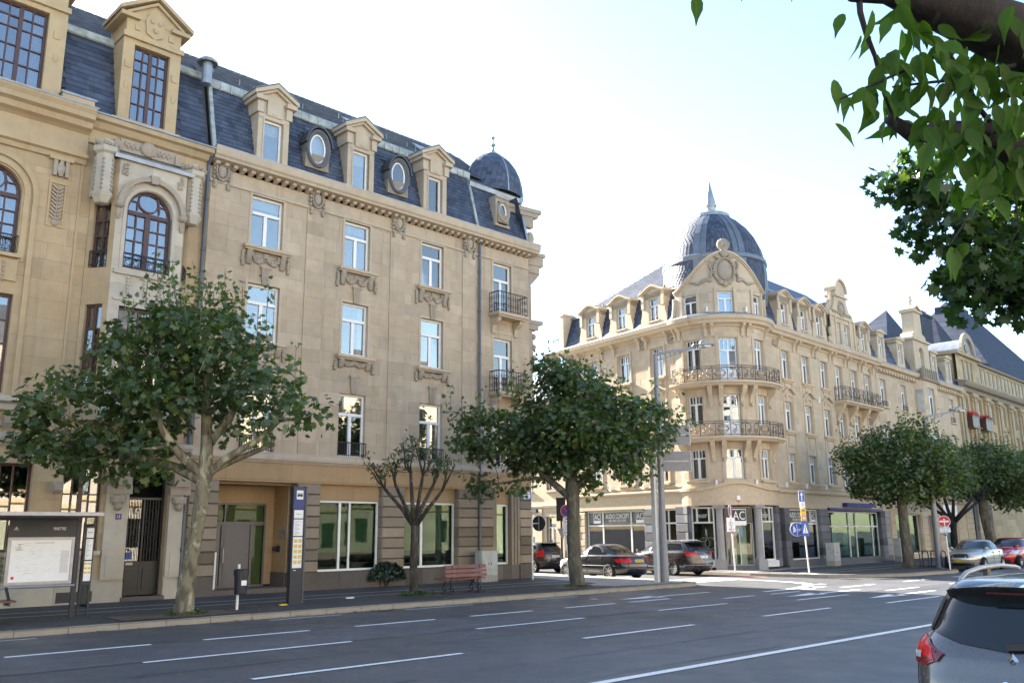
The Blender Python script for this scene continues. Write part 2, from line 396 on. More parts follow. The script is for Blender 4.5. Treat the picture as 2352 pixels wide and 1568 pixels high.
# pale slab paving at the corner of the side street and the red cycle crossing
sheet('slab_paving', [(21.6, 21.2), (27.0, 20.4), (27.75, 21.0), (28.1, 21.8), (28.7, 27.3), (31.5, 55), (28.5, 55), (26.2, 27.5), (24.8, 22.6)], .004, M['pavelight'])
sheet('slab_paving', [(35.2, 22.9), (36.3, 23.0), (44, 23.9), (52, 24.6), (52, 25.6), (36.4, 25.6)], .004, M['pavelight'])
sheet('cycle_crossing', [(28.45, 21.9), (34.65, 21.6), (34.9, 23.4), (28.6, 23.5)], RZ + .004, M['redpave'])
# kerbs, stone by stone
def kerb(path, label=None, step=1.0, until=None):
    e = bpy.data.objects.new('kerb', None); COL.objects.link(e); kind(e, 'structure')
    me = MB(); me.prism([(-.16, -.2), (.0, -.2), (.0, -.03), (-.03, .008), (-.16, .008)], 'u', .006, step - .006)
    me = me.mesh('kerb_stone'); me.materials.append(M['kerb'])
    if label: e['label'] = label
    for (x0, y0), (x1, y1) in zip(path, path[1:]):
        L = math.hypot(x1 - x0, y1 - y0); n = max(1, round(L / step)); a = atan2(y1 - y0, x1 - x0)
        if L > 70: n = int(70 / step); 
        for i in range(n):
            st = (L / n if L <= 70 else step); o = link('kerb_stone', me, e, (x0 + cos(a) * st * i, y0 + sin(a) * st * i, RND.uniform(-.004, .004)), a)
            o.scale = (st / step, -1, 1); o.rotation_euler.x = RND.uniform(-.01, .01)
kerb([(-12, 20.02)] + KL[1:-1] + [(30, 39)]); kerb([(36.6, 40)] + KR[1:-1] + [(100, 22.1)])
# painted markings
def strip_mark(b, p, q, w, z):
    p = Vector((*p, 0)); q = Vector((*q, 0)); d = (q - p).normalized(); n = Vector((-d.y, d.x, 0)) * w / 2
    b.poly([(v.x, v.y, z) for v in (p - n, q - n, q + n, p + n)])
mk = MB(); z = RZ + .009
for xs, y, w in [([(-40, -36), (-33, -29), (-26, -22), (-19, -15), (-12, -8.5), (-1.2, 2.6), (5.96, 9.65), (12.54, 15.95), (18.6, 21.7)], 11.82, .13),
                 ([(-40, -36), (-33, -29), (-26, -22), (-19, -15.5), (-8, -4.5), (-1.3, 2.4), (5.5, 9.28), (12.26, 15.5), (18.2, 21.2)], 14.56, .13),
                 ([(-9, -5.5), (-2.5, 1.2), (4.1, 6.48), (7.46, 9.7), (10.8, 12.95), (14.0, 16.03), (17.2, 19.2), (19.8, 21.6)], 16.84, .15),
                 ([(-8, -6), (-4, -2), (.5, 2.5), (3.2, 5.28), (10.2, 12.1), (14.0, 16.3), (18.7, 20.5)], 19.5, .1),
                 ([(24.1, 27.5), (32, 35), (40, 43), (48, 51), (56, 59)], 11.5, .13), ([(23.5, 26.5), (29.0, 31.4), (34.0, 36.5), (40, 43), (47, 50)], 13.8, .13),
                 ([(22.7, 24.3), (25.2, 26.9), (29.6, 32.1), (34.5, 36.7), (39.0, 41.0), (42.4, 44), (47, 50), (54, 57)], 15.7, .13), ([(-60, 140)], 8.26, .17)]:
    for a, c in xs: strip_mark(mk, (a, y), (c, y), w, z)
for x0, y in ((20.2, 17.65), (24.5, 14.72), (25.5, 12.68), (33.5, 12.65)):
    strip_mark(mk, (x0 + 1.5, y), (x0 + 4.5, y), .16, z); mk.poly([(x0, y, z), (x0 + 1.9, y - .33, z), (x0 + 1.9, y + .33, z)])
arc = [(28.55, 21.4), (31.85, 21.3), (31.95, 20.4), (31.75, 19.5), (31.45, 18.5), (30.9, 17.7), (30.0, 17.1), (28.65, 16.69), (27.3, 16.5), (26, 16.45)]
for i, (p, q) in enumerate(zip(arc, arc[1:])): strip_mark(mk, p, q, .16 + .05 * min(i, 9 - i), z)
for a, c, y, w in ((30.65, 31.1, 17.15, .3), (29.2, 29.75, 16.42, .3), (27.9, 28.5, 16.1, .3), (19.95, 20.15, 18.4, .25)): strip_mark(mk, (a, y), (c, y), w, z)
kind(mk.build('road_markings', M['roadpaint'], fix=False), 'structure')
mk = MB()
for y in (23.32, 24.5): strip_mark(mk, (-30, y), (25.6, y + .05), .09, .008)
for ofs in (0, 1.05):
    pl = [(35.3, 20.9 + ofs), (36.6, 20.5 + ofs), (39, 20.3 + ofs), (44.5, 20.5 + ofs), (60, 21.4 + ofs), (90, 23.2 + ofs)]
    for p, q in zip(pl, pl[1:]): strip_mark(mk, p, q, .09, .008)
strip_mark(mk, (35.6, 19.9), (36.3, 21.0), .3, .008)
kind(mk.build('cycle_lane_markings', M['roadpaint2'], fix=False), 'structure')
ts = MB(); rr_ = random.Random(3)
for y, x0, x1 in ((8.62, 4, 24), (13.2, -6, 40), (10.2, -4, 19), (18.2, -8, 27), (16.92, -30, 23), (14.66, -30, 22)):
    x = x0; yy = y
    while x < x1:
        n_ = y + rr_.uniform(-.03, .03); l_ = rr_.uniform(.5, 1.6)
        if rr_.random() < .8: strip_mark(ts, (x, yy), (x + l_, n_), rr_.uniform(.012, .03), RZ + .0065)
        x += l_; yy = n_
for x, y in ((13.5, 19.75), (26.5, 19.6)): ts.poly([(x - .3, y - .15, RZ + .0065), (x + .3, y - .15, RZ + .0065), (x + .3, y + .15, RZ + .0065), (x - .3, y + .15, RZ + .0065)])
kind(ts.build('tar_seams', M['ink'], fix=False), 'structure')
# bare pits round the trees
for x, y, sx, sy in ((8.8, 21.1, 1.5, .62), (16.4, 22.2, .75, .62), (22.6, 21.4, 1.1, .55), (44.75, 20.1, .9, .7)):
    b = MB(); b.poly([(x + sx * c + RND.uniform(-.06, .06), y + sy * s_ + RND.uniform(-.06, .06), .012) for c, s_ in ((-1, -1), (0, -1), (1, -1), (1, 0), (1, 1), (0, 1), (-1, 1), (-1, 0))])
    kind(b.build('tree_pit', M['soil'], fix=False), 'structure')
# ---------------------------------------------------------------- building parts
def wall(b, u0, u1, z0, z1, ops, ch=.42, bw=.95, w=0., joint=.006, rev=.22, rnd=None, phase=0):
    """ashlar wall: each block its own bevelled face with a recessed joint; ops = openings (u0,u1,z0,z1)"""
    rnd = rnd or RND
    zs = sorted(set([z0, z1] + [q for o in ops for q in (o[2], o[3]) if z0 < q < z1]))
    rows = []
    for a, c in zip(zs, zs[1:]):
        n = max(1, round((c - a) / ch)); rows += [(a + (c - a) * i / n, a + (c - a) * (i + 1) / n) for i in range(n)]
    for ri, (a, c) in enumerate(rows):
        m = (a + c) / 2; cuts = [(u0, u1)]
        for o in ops:
            if o[2] <= m <= o[3]:
                nc = []
                for p, q in cuts:
                    if o[1] <= p or o[0] >= q: nc.append((p, q)); continue
                    if o[0] > p: nc.append((p, o[0]))
                    if o[1] < q: nc.append((o[1], q))
                cuts = nc
        for p, q in cuts:
            us = [p]; x = math.floor(p / bw) * bw + ((ri + phase) % 2) * bw / 2
            while x < q:
                if x > p + bw * .28 and x < q - bw * .28: us.append(x + rnd.uniform(-.06, .06) * bw)
                x += bw
            us.append(q)
            for e, f in zip(us, us[1:]):
                b.dt = rnd.uniform(-1, 1); j = joint
                o_ = rnd.uniform(-.002, .002)
                A = [b.P(v) for v in ((e, w - j, a), (f, w - j, a), (f, w - j, c), (e, w - j, c))]
                B = [b.P(v) for v in ((e + j, w + o_, a + j), (f - j, w + o_, a + j), (f - j, w + o_, c - j), (e + j, w + o_, c - j))]
                b.face(B)
                for k in range(4): l = (k + 1) % 4; b.face((A[k], A[l], B[l], B[k]))
    b.dt = 0
    for o in ops:
        d = o[4] if len(o) > 4 else rev
        if d: reveal(b, o[0], o[1], o[2], o[3], w - joint, d)
def reveal(b, u0, u1, z0, z1, w, d):
    for p in (((u0, w, z0), (u0, w, z1), (u0, w - d, z1), (u0, w - d, z0)), ((u1, w, z0), (u1, w, z1), (u1, w - d, z1), (u1, w - d, z0)),
              ((u0, w, z1), (u1, w, z1), (u1, w - d, z1), (u0, w - d, z1)), ((u0, w, z0), (u1, w, z0), (u1, w - d, z0), (u0, w - d, z0))): b.poly(p)
def frame_bars(b, u0, u1, z0, z1, w, rows, bd=.07, th=.06, trb=.06):
    """window frame; rows bottom->top: (height share, [column edges 0..1], bar width). returns pane rects"""
    b.box(u0, u0 + bd, w - th, w, z0, z1); b.box(u1 - bd, u1, w - th, w, z0, z1)
    b.box(u0 + bd, u1 - bd, w - th, w, z0, z0 + bd); b.box(u0 + bd, u1 - bd, w - th, w, z1 - bd, z1)
    tot = sum(r[0] for r in rows); z = z0 + bd; H = z1 - z0 - 2 * bd - trb * (len(rows) - 1); W_ = u1 - u0 - 2 * bd; panes = []
    for i, (h, cols, bw) in enumerate(rows):
        h = H * h / tot
        if i: b.box(u0 + bd, u1 - bd, w - th, w + (.02 if trb > .04 else 0), z - trb, z)
        x = u0 + bd
        for k, c in enumerate(cols):
            bwk = (bw[min(k, len(bw) - 1)] if hasattr(bw, "__len__") else bw)
            e = u0 + bd + W_ * c
            if k < len(cols) - 1:
                panes.append((x, e - bwk / 2, z, z + h)); b.box(e - bwk / 2, e + bwk / 2, w - th, w, z, z + h); x = e + bwk / 2
            else: panes.append((x, e, z, z + h))
        z += h + trb
    return panes
def panes_out(fr, panes, T, w, gl, rnd=RND):
    for a, c, e, f in panes:
        b = MB(T); t1 = rnd.uniform(-.006, .006); t2 = rnd.uniform(-.004, .004)
        P = [(a, w - t1 - t2, e), (c, w + t1 - t2, e), (c, w + t1 + t2, f), (a, w - t1 + t2, f)]
        Q = [(x, y - .006, z) for x, y, z in P]
        A = [b.P(p) for p in P]; B = [b.P(p) for p in Q]; b.face(A); b.face(B[::-1])
        b.build('pane', gl, fr, fix=False)
def drape(b, u0, u1, z0, z1, w, amp=.025, n=10):
    for i in range(n):
        a = u0 + (u1 - u0) * i / n; c = u0 + (u1 - u0) * (i + 1) / n
        b.poly([(a, w + amp * (i % 2), z0), (c, w + amp * ((i + 1) % 2), z0), (c, w + amp * ((i + 1) % 2), z1), (a, w + amp * (i % 2), z1)])
def window(T, par, u0, u1, z0, z1, w, rows, mat, gl, bd=.07, trb=.07, cur=None, room=None, name='window'):
    b = MB(T); ps = frame_bars(b, u0, u1, z0, z1, w, rows, bd, .07, trb)
    fr = b.build(name, mat, par); panes_out(fr, ps, T, w - .04, gl)
    if cur:
        c = MB(T); typ = cur[0]
        if typ == 'blind':
            zb = z1 - (z1 - z0) * cur[1]; c.box(u0 + .02, u1 - .02, w - .2, w - .19, zb, z1)
            for k in range(int((z1 - zb) / .28)): c.box(u0 + .02, u1 - .02, w - .19, w - .185, zb + k * .28, zb + k * .28 + .02)
            c.build('blind', M[cur[2] if len(cur) > 2 else 'blind'], fr)
        else:
            W_ = u1 - u0
            if cur[1] > 0: drape(c, u0 + .02, u0 + W_ * cur[1], z0, z1, w - .22)
            if cur[2] > 0: drape(c, u1 - W_ * cur[2], u1 - .02, z0, z1, w - .22)
            c.build('curtain', M['curtain'], fr, fix=False)
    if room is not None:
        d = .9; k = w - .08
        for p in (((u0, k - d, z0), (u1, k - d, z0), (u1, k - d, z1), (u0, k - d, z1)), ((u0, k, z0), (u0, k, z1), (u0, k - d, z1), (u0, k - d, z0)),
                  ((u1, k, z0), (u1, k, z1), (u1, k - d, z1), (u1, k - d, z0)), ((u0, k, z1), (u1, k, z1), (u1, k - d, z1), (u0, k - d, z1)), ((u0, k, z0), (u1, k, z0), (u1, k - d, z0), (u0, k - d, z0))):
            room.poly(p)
    return fr
CASE = [(.70, [.5, 1], .12), (.30, [1], 0)]
XCASE = [(.73, [.5, 1], .13), (.27, [.25, .5, .75, 1], (.025, .05, .025))]
def wreath(b, u, z, r, n=14, w=.03, s=.05, rnd=RND, sq=1.0, a0=0, a1=2 * pi):
    for i in range(n):
        a = a0 + (a1 - a0) * (i + .5) / n; q = s * rnd.uniform(.7, 1.3)
        b.blob((u + r * cos(a), w, z + r * sq * sin(a)), (q * 1.1, q * .8, q), 6, 4)
def cartouche(T, par, u, z, h, mat, w=0.0, rnd=RND):
    """carved oval shield in a scrolled surround with hanging leaves"""
    b = MB(T); a = h * .26
    b.blob((u, w + .02, z), (a * .62, .09, h * .26), 14, 8)
    for i in range(22):
        t = 2 * pi * i / 22; b.blob((u + a * .85 * cos(t), w + .05, z + h * .34 * sin(t)), (h * .05, .05, h * .06), 6, 4)
    for s in (-1, 1):
        for k in range(7):
            t = k / 6; b.blob((u + s * (a * (1.15 - .25 * abs(t - .5))), w + .03, z + h * (.36 - .95 * t)), (h * .06 * rnd.uniform(.7, 1.3), .05, h * .075), 6, 4)
        b.blob((u + s * a * .55, w + .05, z + h * .45), (h * .1, .07, h * .08), 7, 4); b.blob((u + s * a * .9, w + .04, z - h * .55), (h * .06, .05, h * .13), 6, 4)
    b.blob((u, w + .06, z + h * .46), (h * .08, .08, h * .1), 7, 5)
    return b.build('cartouche', mat, par, smooth=True)
def garland_sill(T, par, u0, u1, z, mat, mats, big=True, rnd=RND):
    """projecting sill on carved brackets with swags of leaves below"""
    b = MB(T); b.box(u0, u1, 0, .24, z - .1, z); b.box(u0 + .05, u1 - .05, 0, .17, z - .16, z - .1)
    sl_ = b.build('sill', mats, par)
    b = MB(T); L = u1 - u0
    for s, x in ((1, u0 + L * .14), (-1, u1 - L * .14)):
        pr = [(0, z - .16), (.17, z - .16), (.16, z - .26), (.10, z - .36), (.07, z - (.62 if big else .45)), (0, z - (.66 if big else .48))]
        b.prism(pr, 'u', x - .09, x + .09)
        for k in range(6 if big else 4): b.blob((x - s * (.2 + .04 * rnd.random()), .05, z - .25 - k * .09), (.075 * rnd.uniform(.7, 1.2), .06, .07), 6, 4)
    n = 18
    for i in range(n):
        t = (i + .5) / n; u = u0 + L * (.2 + .6 * t); sag = (.30 if big else .12) * (1 - (2 * abs((t * 2) % 1 - .5)) ** 2 * .9)
        for q in range(2): b.blob((u + rnd.uniform(-.02, .02), .04, z - .24 - sag + q * .08), (.065 * rnd.uniform(.7, 1.3), .06, .06 * rnd.uniform(.7, 1.3)), 6, 4)
    b.box(u0 + L * .2, u1 - L * .2, 0, .02, z - .5 if big else z - .36, z - .16)
    b.build('corbel_carving', mat, par, smooth=True); return sl_
def keystone(T, par, u, z0, z1, mat):
    b = MB(T); b.prism([(u - .11, z0), (u + .11, z0), (u + .15, z1), (u - .15, z1)], 'w', 0, .09); b.box(u - .19, u + .19, 0, .12, z1, z1 + .07)
    for k in (-.06, 0, .06): b.box(u + k - .012, u + k + .012, .09, .105, z0 + .04, z1 - .03)
    return b.build('keystone', mat, par)
def slates(T, par, u0, u1, prof, holes, sw=.24, sh=.17, parts=0, near=0., rnd=RND, mat=None, jit=.0):
    """slate by slate roof; prof = (w0,z0,w1,z1) slope; holes = rects (u0,u1,z0,z1) left free"""
    w0, z0, w1, z1 = prof; L = math.hypot(w1 - w0, z1 - z0); nr = int(L / sh); dz = (z1 - z0) / L; dw = (w1 - w0) / L
    nx, nz = dz, -dw    # outward normal in (w,z)
    rect = []
    for r in range(nr):
        u = u0 - (r % 2) * sw / 2
        while u < u1:
            a = max(u, u0); c = min(u + sw, u1)
            if c - a > .04:
                zc = z0 + dz * sh * (r + .5)
                if not any(h[0] < (a + c) / 2 < h[1] and h[2] < zc < h[3] for h in holes): rect.append((a, c, r))
            u += sw
    rect.sort(key=lambda q: (q[0] - near) ** 2 + (q[2] * sh) ** 2 * .2)
    def one(b, a, c, r, rel=0.):
        b.dt = rnd.uniform(-1, 1); g = .004; k = rnd.uniform(0, .004)
        l0 = r * sh - .03 + rnd.uniform(-.005, .005); l1 = (r + 1) * sh + .02
        p = lambda l, n: (w0 + dw * l + nx * n, z0 + dz * l + nz * n)
        (wa, za), (wb, zb), (wc, zc) = p(l0, .022 + k), p(l1, .004), p(l0, .008)
        V = [b.P(v) for v in ((a + g - rel, wa, za), (c - g - rel, wa, za), (c - g - rel, wb, zb), (a + g - rel, wb, zb), (a + g - rel, wc, zc), (c - g - rel, wc, zc))]
        b.face(V[:4]); b.face((V[4], V[5], V[1], V[0]))
    for a, c, r in rect[:parts]:
        b = MB(T); one(b, a, c, r); b.build('slate', mat, par, fix=False)
    rest = rect[parts:]
    if rest:
        b = MB(T)
        for q in rest: one(b, *q)
        o = b.build('slates', mat, par, fix=False); kind(o, 'stuff')
def railing(T, par, pts, z0, z1, mat, bar=.11, scroll=True, r=.011, name='railing', rnd=RND):
    """wrought-iron railing along points [(u,w)...]"""
    b = MB(T)
    for (a, c), (d, e) in zip(pts, pts[1:]):
        for z in (z0 + .03, z1 - .02, z1): b.bar((a, c, z), (d, e, z), r * 2.0 if z == z1 else r * 1.5, r * 2)
        L = math.hypot(d - a, e - c); n = max(1, round(L / bar))
        for i in range(n + 1):
            t = i / n; u = a + (d - a) * t; w = c + (e - c) * t
            b.bar((u, w, z0 - .03), (u, w, z1), r * 1.5)
            if scroll and i < n:
                um = a + (d - a) * (t + .5 / n); wm = c + (e - c) * (t + .5 / n); q = L / n * .36
                du, dw_ = (d - a) / L, (e - c) / L
                for zc in (z0 + (z1 - z0) * .3, z0 + (z1 - z0) * .7):
                    b.tube([(um + du * q * cos(k * pi / 3), wm + dw_ * q * cos(k * pi / 3), zc + q * 1.3 * sin(k * pi / 3)) for k in range(7)], r * .7, 4, False)
    return b.build(name, mat, par)
def big_scroll_rail(T, par, pts, z0, z1, mat, r=.014, name='railing'):
    """balcony railing with large volutes and oval medallions along a dense point list"""
    b = MB(T); H = z1 - z0
    cum = [0]
    for p, q in zip(pts, pts[1:]): cum.append(cum[-1] + math.hypot(q[0] - p[0], q[1] - p[1]))
    Lt = cum[-1]
    def at(s):
        s = min(max(s, 0), Lt)
        for i in range(len(pts) - 1):
            if s <= cum[i + 1] + 1e-9:
                t = (s - cum[i]) / max(cum[i + 1] - cum[i], 1e-9); return (pts[i][0] + (pts[i + 1][0] - pts[i][0]) * t, pts[i][1] + (pts[i + 1][1] - pts[i][1]) * t)
        return pts[-1]
    def cv(fn, n, rr=r): b.tube([(*at(s), z) for s, z in (fn(i / n) for i in range(n + 1))], rr, 4, False)
    for z in (z0 + .05, z1 - .1, z1): cv(lambda t: (Lt * t, z), max(12, len(pts)), r * 1.2)
    n = max(2, round(Lt / .62)); st = Lt / n
    for i in range(n + 1):
        u, w = at(i * st); b.bar((u, w, z0), (u, w, z1), r * 2)
        if i == n: break
        c = (i + .5) * st; zc = z0 + H * .47
        if i % 3 == 1:
            cv(lambda t: (c + st * .36 * cos(2 * pi * t), zc + H * .3 * sin(2 * pi * t)), 14); cv(lambda t: (c + st * .42 * (2 * t - 1), zc + H * .16 * sin(pi * t)), 8); cv(lambda t: (c + st * .42 * (2 * t - 1), zc - H * .16 * sin(pi * t)), 8)
        else:
            for s in (-1, 1):
                cv(lambda t: (c + s * st * (.22 + .2 * (1 - t) * cos(7 * t)), zc + H * (.34 - .62 * t) + H * .12 * (1 - t) * sin(7 * t)), 14)
                cv(lambda t: (c + s * st * .24 + st * .16 * (1 - .5 * t) * cos(2 * pi * t), zc - H * .18 + H * .16 * (1 - .5 * t) * sin(2 * pi * t)), 10)
    return b.build(name, mat, par)
def gable_cap(b, u, half, z, h, w0, w1, t=.12, kind_='tri', n=12):
    """raking cornice slab over a dormer: 'tri' or 'arch' outline"""
    if kind_ == 'tri': P = [(u - half, z), (u, z + h), (u + half, z)]
    elif kind_ == 'ogee':
        P = []
        for i in range(n + 1):
            x = -1 + 2 * i / n; P.append((u + half * x, z + h * (.5 + .5 * cos(pi * x)) ** .9))
    else: P = [(u + half * cos(pi - pi * i / n), z + h * sin(pi * i / n)) for i in range(n + 1)]
    for (a, c), (d, e) in zip(P, P[1:]):
        b.prism([(a, c), (d, e), (d, e + t), (a, c + t)], 'w', w0, w1)
    return P
# ---------------------------------------------------------------- building with mansard and corner dome (middle)
def bldB():
    r = random.Random(21)
    root = thing('apartment_building', 'pale limestone apartment building with slate mansard, oval roof windows and small corner dome', 'building', (12.19, 26.85, 0), radians(2.0))
    T = lambda u, w, z: (u, -w, z)
    c82, s82 = cos(radians(82)), sin(radians(82))
    T2 = lambda s, w, z: (13.84 + s * c82 + w * s82, s * s82 - w * c82, z)
    cols = [(.47, 1.66), (4.2, 5.33), (7.82, 8.94)]; F = [(4.46, 6.7), (8.12, 10.05), (11.36, 13.15)]
    ops = [(a, b, z0, z1) for a, b in cols for z0, z1 in F] + [(11.7, 12.77, 10.86, 13.13), (11.7, 12.77, 7.5, 9.83), (11.7, 12.77, 4.46, 6.7)]
    b = MB(T); wall(b, -1.09, 13.84, 4.38, 13.24, ops, .46, .98, rnd=r)
    wall(b, -1.09, 13.84, 13.24, 13.75, [], .5, 1.6, .0, rnd=r)
    b.build('wall', M['stoneB'], root, fix=False)
    b = MB(T2); so_ = [(2.2, 3.2, z0, z1) for z0, z1 in F] + [(5.6, 6.6, z0, z1) for z0, z1 in F] + [(9.0, 10, z0, z1) for z0, z1 in F] + [(2.0, 3.4, .6, 3.2), (5.4, 6.8, .6, 3.2), (8.8, 10.2, .6, 3.2)]
    wall(b, 0, 14, 0, 13.85, so_, .46, .98, rnd=r); b.build('wall', M['stoneB'], root, fix=False)
    room = MB(T); room2 = MB(T2)
    for (a, c, e, f) in so_: window(T2, root, a, c, e, f, -.16, CASE, M['white'], M['glassB'], room=room2)
    # backing mass behind the facade
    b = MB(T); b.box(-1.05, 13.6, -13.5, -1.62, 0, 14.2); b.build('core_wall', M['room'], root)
    cur = [('blind', .25), ('drape', .0, .0), ('blind', .2), ('blind', .35), ('drape', .2, .2), ('blind', .2), ('blind', .85), ('blind', .3), ('blind', .2), ('drape', .25, .25), ('drape', .2, .2), ('drape', .3, .3)]
    for i, o in enumerate(ops):
        window(T, root, o[0], o[1], o[2], o[3], -.13, CASE, M['white'], M['glassB'], .075, .1, cur[i], room)
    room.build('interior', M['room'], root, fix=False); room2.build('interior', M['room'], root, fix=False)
    # pilaster strips, frieze moulding, window surrounds
    for u in (-.7, 2.96, 6.63, 10.3):
        b = MB(T); a = max(u - .36, -1.09); wall(b, a, u + .36, 4.4, 13.2, [], .46, .9, .035, rnd=r, phase=1); b.poly([(a, 0, 4.4), (a, .03, 4.4), (a, .03, 13.2), (a, 0, 13.2)]); b.poly([(u + .36, 0, 4.4), (u + .36, .03, 4.4), (u + .36, .03, 13.2), (u + .36, 0, 13.2)])
        b.build('pilaster', M['stoneB'], root, fix=False)
        cartouche(T, root, u, 13.62, .95, M['carve'], .05, r)
    b = MB(T); b.strip([(0, 13.2), (.05, 13.21), (.06, 13.26), (.03, 13.3), (0, 13.31)], -1.09, 13.84)
    for a, c in cols + [(11.7, 12.77)]:
        for z0, z1 in F[1:]:
            b.box(c + .0, c + .09, -.05, .02, z0, z1 + .1); b.box(a - .09, a, -.05, .02, z0, z1 + .1); b.box(a, c, -.05, .02, z1, z1 + .1)
    b.build('moulding', M['trimB'], root)
    prof = [(0, 13.86), (.14, 13.88), (.36, 13.93), (.38, 14.0), (.44, 14.06), (.47, 14.26), (.47, 14.30), (0, 14.36)]
    b = MB(T); b.strip(prof, -1.12, 14.2); b.build('cornice', M['trimB'], root)
    b = MB(T2); b.strip(prof, 0.2, 14); b.build('cornice', M['trimB'], root)
    b = MB(T); b.strip([(.34, 14.30), (.48, 14.30), (.49, 14.34), (.34, 14.35)], -1.12, 14.22); b.build('gutter', M['zinc'], root)
    mb = MB(T); mb.prism([(0, 13.72), (.26, 13.78), (.30, 13.86), (0, 13.87)], 'u', -.07, .07); me = mb.mesh('bracket'); me.materials.append(M['trimB'])
    for i in range(47): link('bracket', me, root, (-.95 + i * .317, 0, 0))
    # sills with carved garlands
    for a, c in cols:
        garland_sill(T, root, a - .28, c + .28, 11.32, M['carve'], M['trimB'], True, r); garland_sill(T, root, a - .24, c + .24, 8.08, M['carve'], M['trimB'], False, r)
        keystone(T, root, (a + c) / 2, 10.04, 10.6, M['carve']); keystone(T, root, (a + c) / 2, 6.72, 7.3, M['carve'])
        railing(T, root, [(a - .02, .06), (c + .02, .06)], 4.5, 4.98, M['iron'], .09, False)
    # balconies of the end bay
    for z in (10.72, 7.36):
        b = MB(T); b.box(11.42, 13.2, 0, .64, z, z + .12); b.box(11.5, 13.12, 0, .56, z - .07, z)
        for u in (11.66, 12.95): b.prism([(0, z - .75), (.08, z - .7), (.14, z - .4), (.4, z - .22), (.46, z - .07), (0, z - .07)], 'u', u - .1, u + .1)
        b.build('balcony', M['trimB'], root)
        railing(T, root, [(11.47, .02), (11.47, .58), (13.15, .58), (13.15, .02)], z + .16, z + 1.0, M['iron'], .14, True)
    railing(T, root, [(11.68, .06), (12.8, .06)], 4.5, 4.98, M['iron'], .09, False)
    # string course and lintel band
    b = MB(T); b.strip([(0, 4.10), (.05, 4.12), (.10, 4.2), (.13, 4.22), (.13, 4.3), (.06, 4.40), (0, 4.42)], -1.12, 13.9); b.strip([(0, 4.38), (.045, 4.38), (.045, 4.46), (0, 4.46)], -1.09, 13.84); b.build('string_course', M['trimB'], root)
    b = MB(T); wall(b, -1.09, 13.84, 3.56, 4.14, [], .6, 2.4, .02, rnd=r); b.box(-1.09, 13.84, -.4, .0, 3.5, 3.57); b.build('lintel_band', M['render'], root, fix=False)
    # rusticated piers, block by block
    piers = [(-1.09, -.1), (2.69, 3.57), (6.16, 7.17), (9.77, 11.65), (13.12, 13.84)]
    for a, c in piers:
        h = (3.5 - .58) / 8
        for k in range(8):
            b = MB(T); b.dt = r.uniform(-1, 1); z0 = .58 + k * h + .012; z1 = .58 + (k + 1) * h - .012; e = .03
            o = r.uniform(-.004, .004)
            V = [(a, .0, z0), (c, .0, z0), (c, .0, z1), (a, .0, z1)]; Wf = [(a + e, .05 + o, z0 + e * .7), (c - e, .05 + o, z0 + e * .7), (c - e, .05 + o, z1 - e * .7), (a + e, .05 + o, z1 - e * .7)]
            A = [b.P(p) for p in V]; B = [b.P(p) for p in Wf]; b.face(B)
            for i in range(4): b.face((A[i], A[(i + 1) % 4], B[(i + 1) % 4], B[i]))
            b.dt = b.dt; b.box(a, c, -.5, -.004, z0, z1); b.build('stone_block', M['pierB'], root)
        b = MB(T); b.box(a + .004, c - .004, -.5, -.014, .5, 3.5); b.build('pier_core', M['plinth'], root)
        b = MB(T); b.box(a - .02, c + .02, -.5, .08, 0, .575); b.build('plinth', M['plinth'], root)
    for a, c in ((3.59, 6.14), (7.19, 9.75), (11.67, 13.1)):
        b = MB(T)
        for k in range(3): b.dt = r.uniform(-1, 1); b.box(a + (c - a) * k / 3 + .004, a + (c - a) * (k + 1) / 3 - .004, -.5, .02 + r.uniform(-.004, .004), 0, .56)
        b.build('plinth', M['plinth'], root)
    b = MB(T); b.box(11.65, 11.86, -.3, -.02, .56, 3.5); b.box(12.68, 12.82, -.3, .0, .56, 3.5); b.box(12.84, 12.97, -.3, .02, .56, 3.5); b.box(12.99, 13.12, -.3, .04, .56, 3.5); b.build('jamb', M['pierB'], root)
    for a, c in ((3.57, 6.16), (7.17, 9.77), (11.65, 13.12)):
        b = MB(T); b.box(a + .01, c - .01, -.45, -.18, 2.97, 3.5); b.build('spandrel', M['render'], root)
    rm = MB(T)
    for a, c, cs, bw in ((3.58, 6.15, [.36, .53, 1], [.09, .07]), (7.18, 9.76, [.37, 1], .1), (11.87, 12.67, [1], 0)):
        f = window(T, root, a, c, .58, 2.96, -.22, [(1, cs, bw)], M['white'], M['shopglassB'], .075, .07, ('blind', .74, 'blindG'), rm)
    rm.build('interior', M['room'], root, fix=False)
    # recessed entrance
    b = MB(T); b.box(-.1, 2.69, -1.5, -1.42, .2, 3.5); b.box(-.1, -.06, -1.42, -.5, .2, 3.5); b.box(2.65, 2.69, -1.42, -.5, .58, 3.5); b.box(-.1, 2.69, -1.42, -.4, 3.42, 3.5); b.build('recess_wall', M['render'], root)
    b = MB(T); b.box(2.62, 2.66, -1.42, -.5, .15, .6); b.build('plinth', M['plinth'], root)
    b = MB(T); b.box(-.1, 2.69, -1.42, .0, -.02, .15); b.build('doorstep', M['plinth'], root)
    b = MB(T); ps = frame_bars(b, -.04, 2.3, .15, 2.86, -1.3, [(1, [.36, 1], .05)], .06, .1)
    fr = b.build('door', M['greydoor'], root)
    b = MB(T); b.box(.02, .68, -1.36, -1.31, .2, 2.15); b.build('door_leaf', M['greydoor'], fr); b = MB(T); b.box(.72, 1.72, -1.35, -1.3, .2, 2.15); b.box(1.74, 1.82, -1.36, -1.28, .2, 2.15); b.build('door_leaf', M['greydoor'], fr)
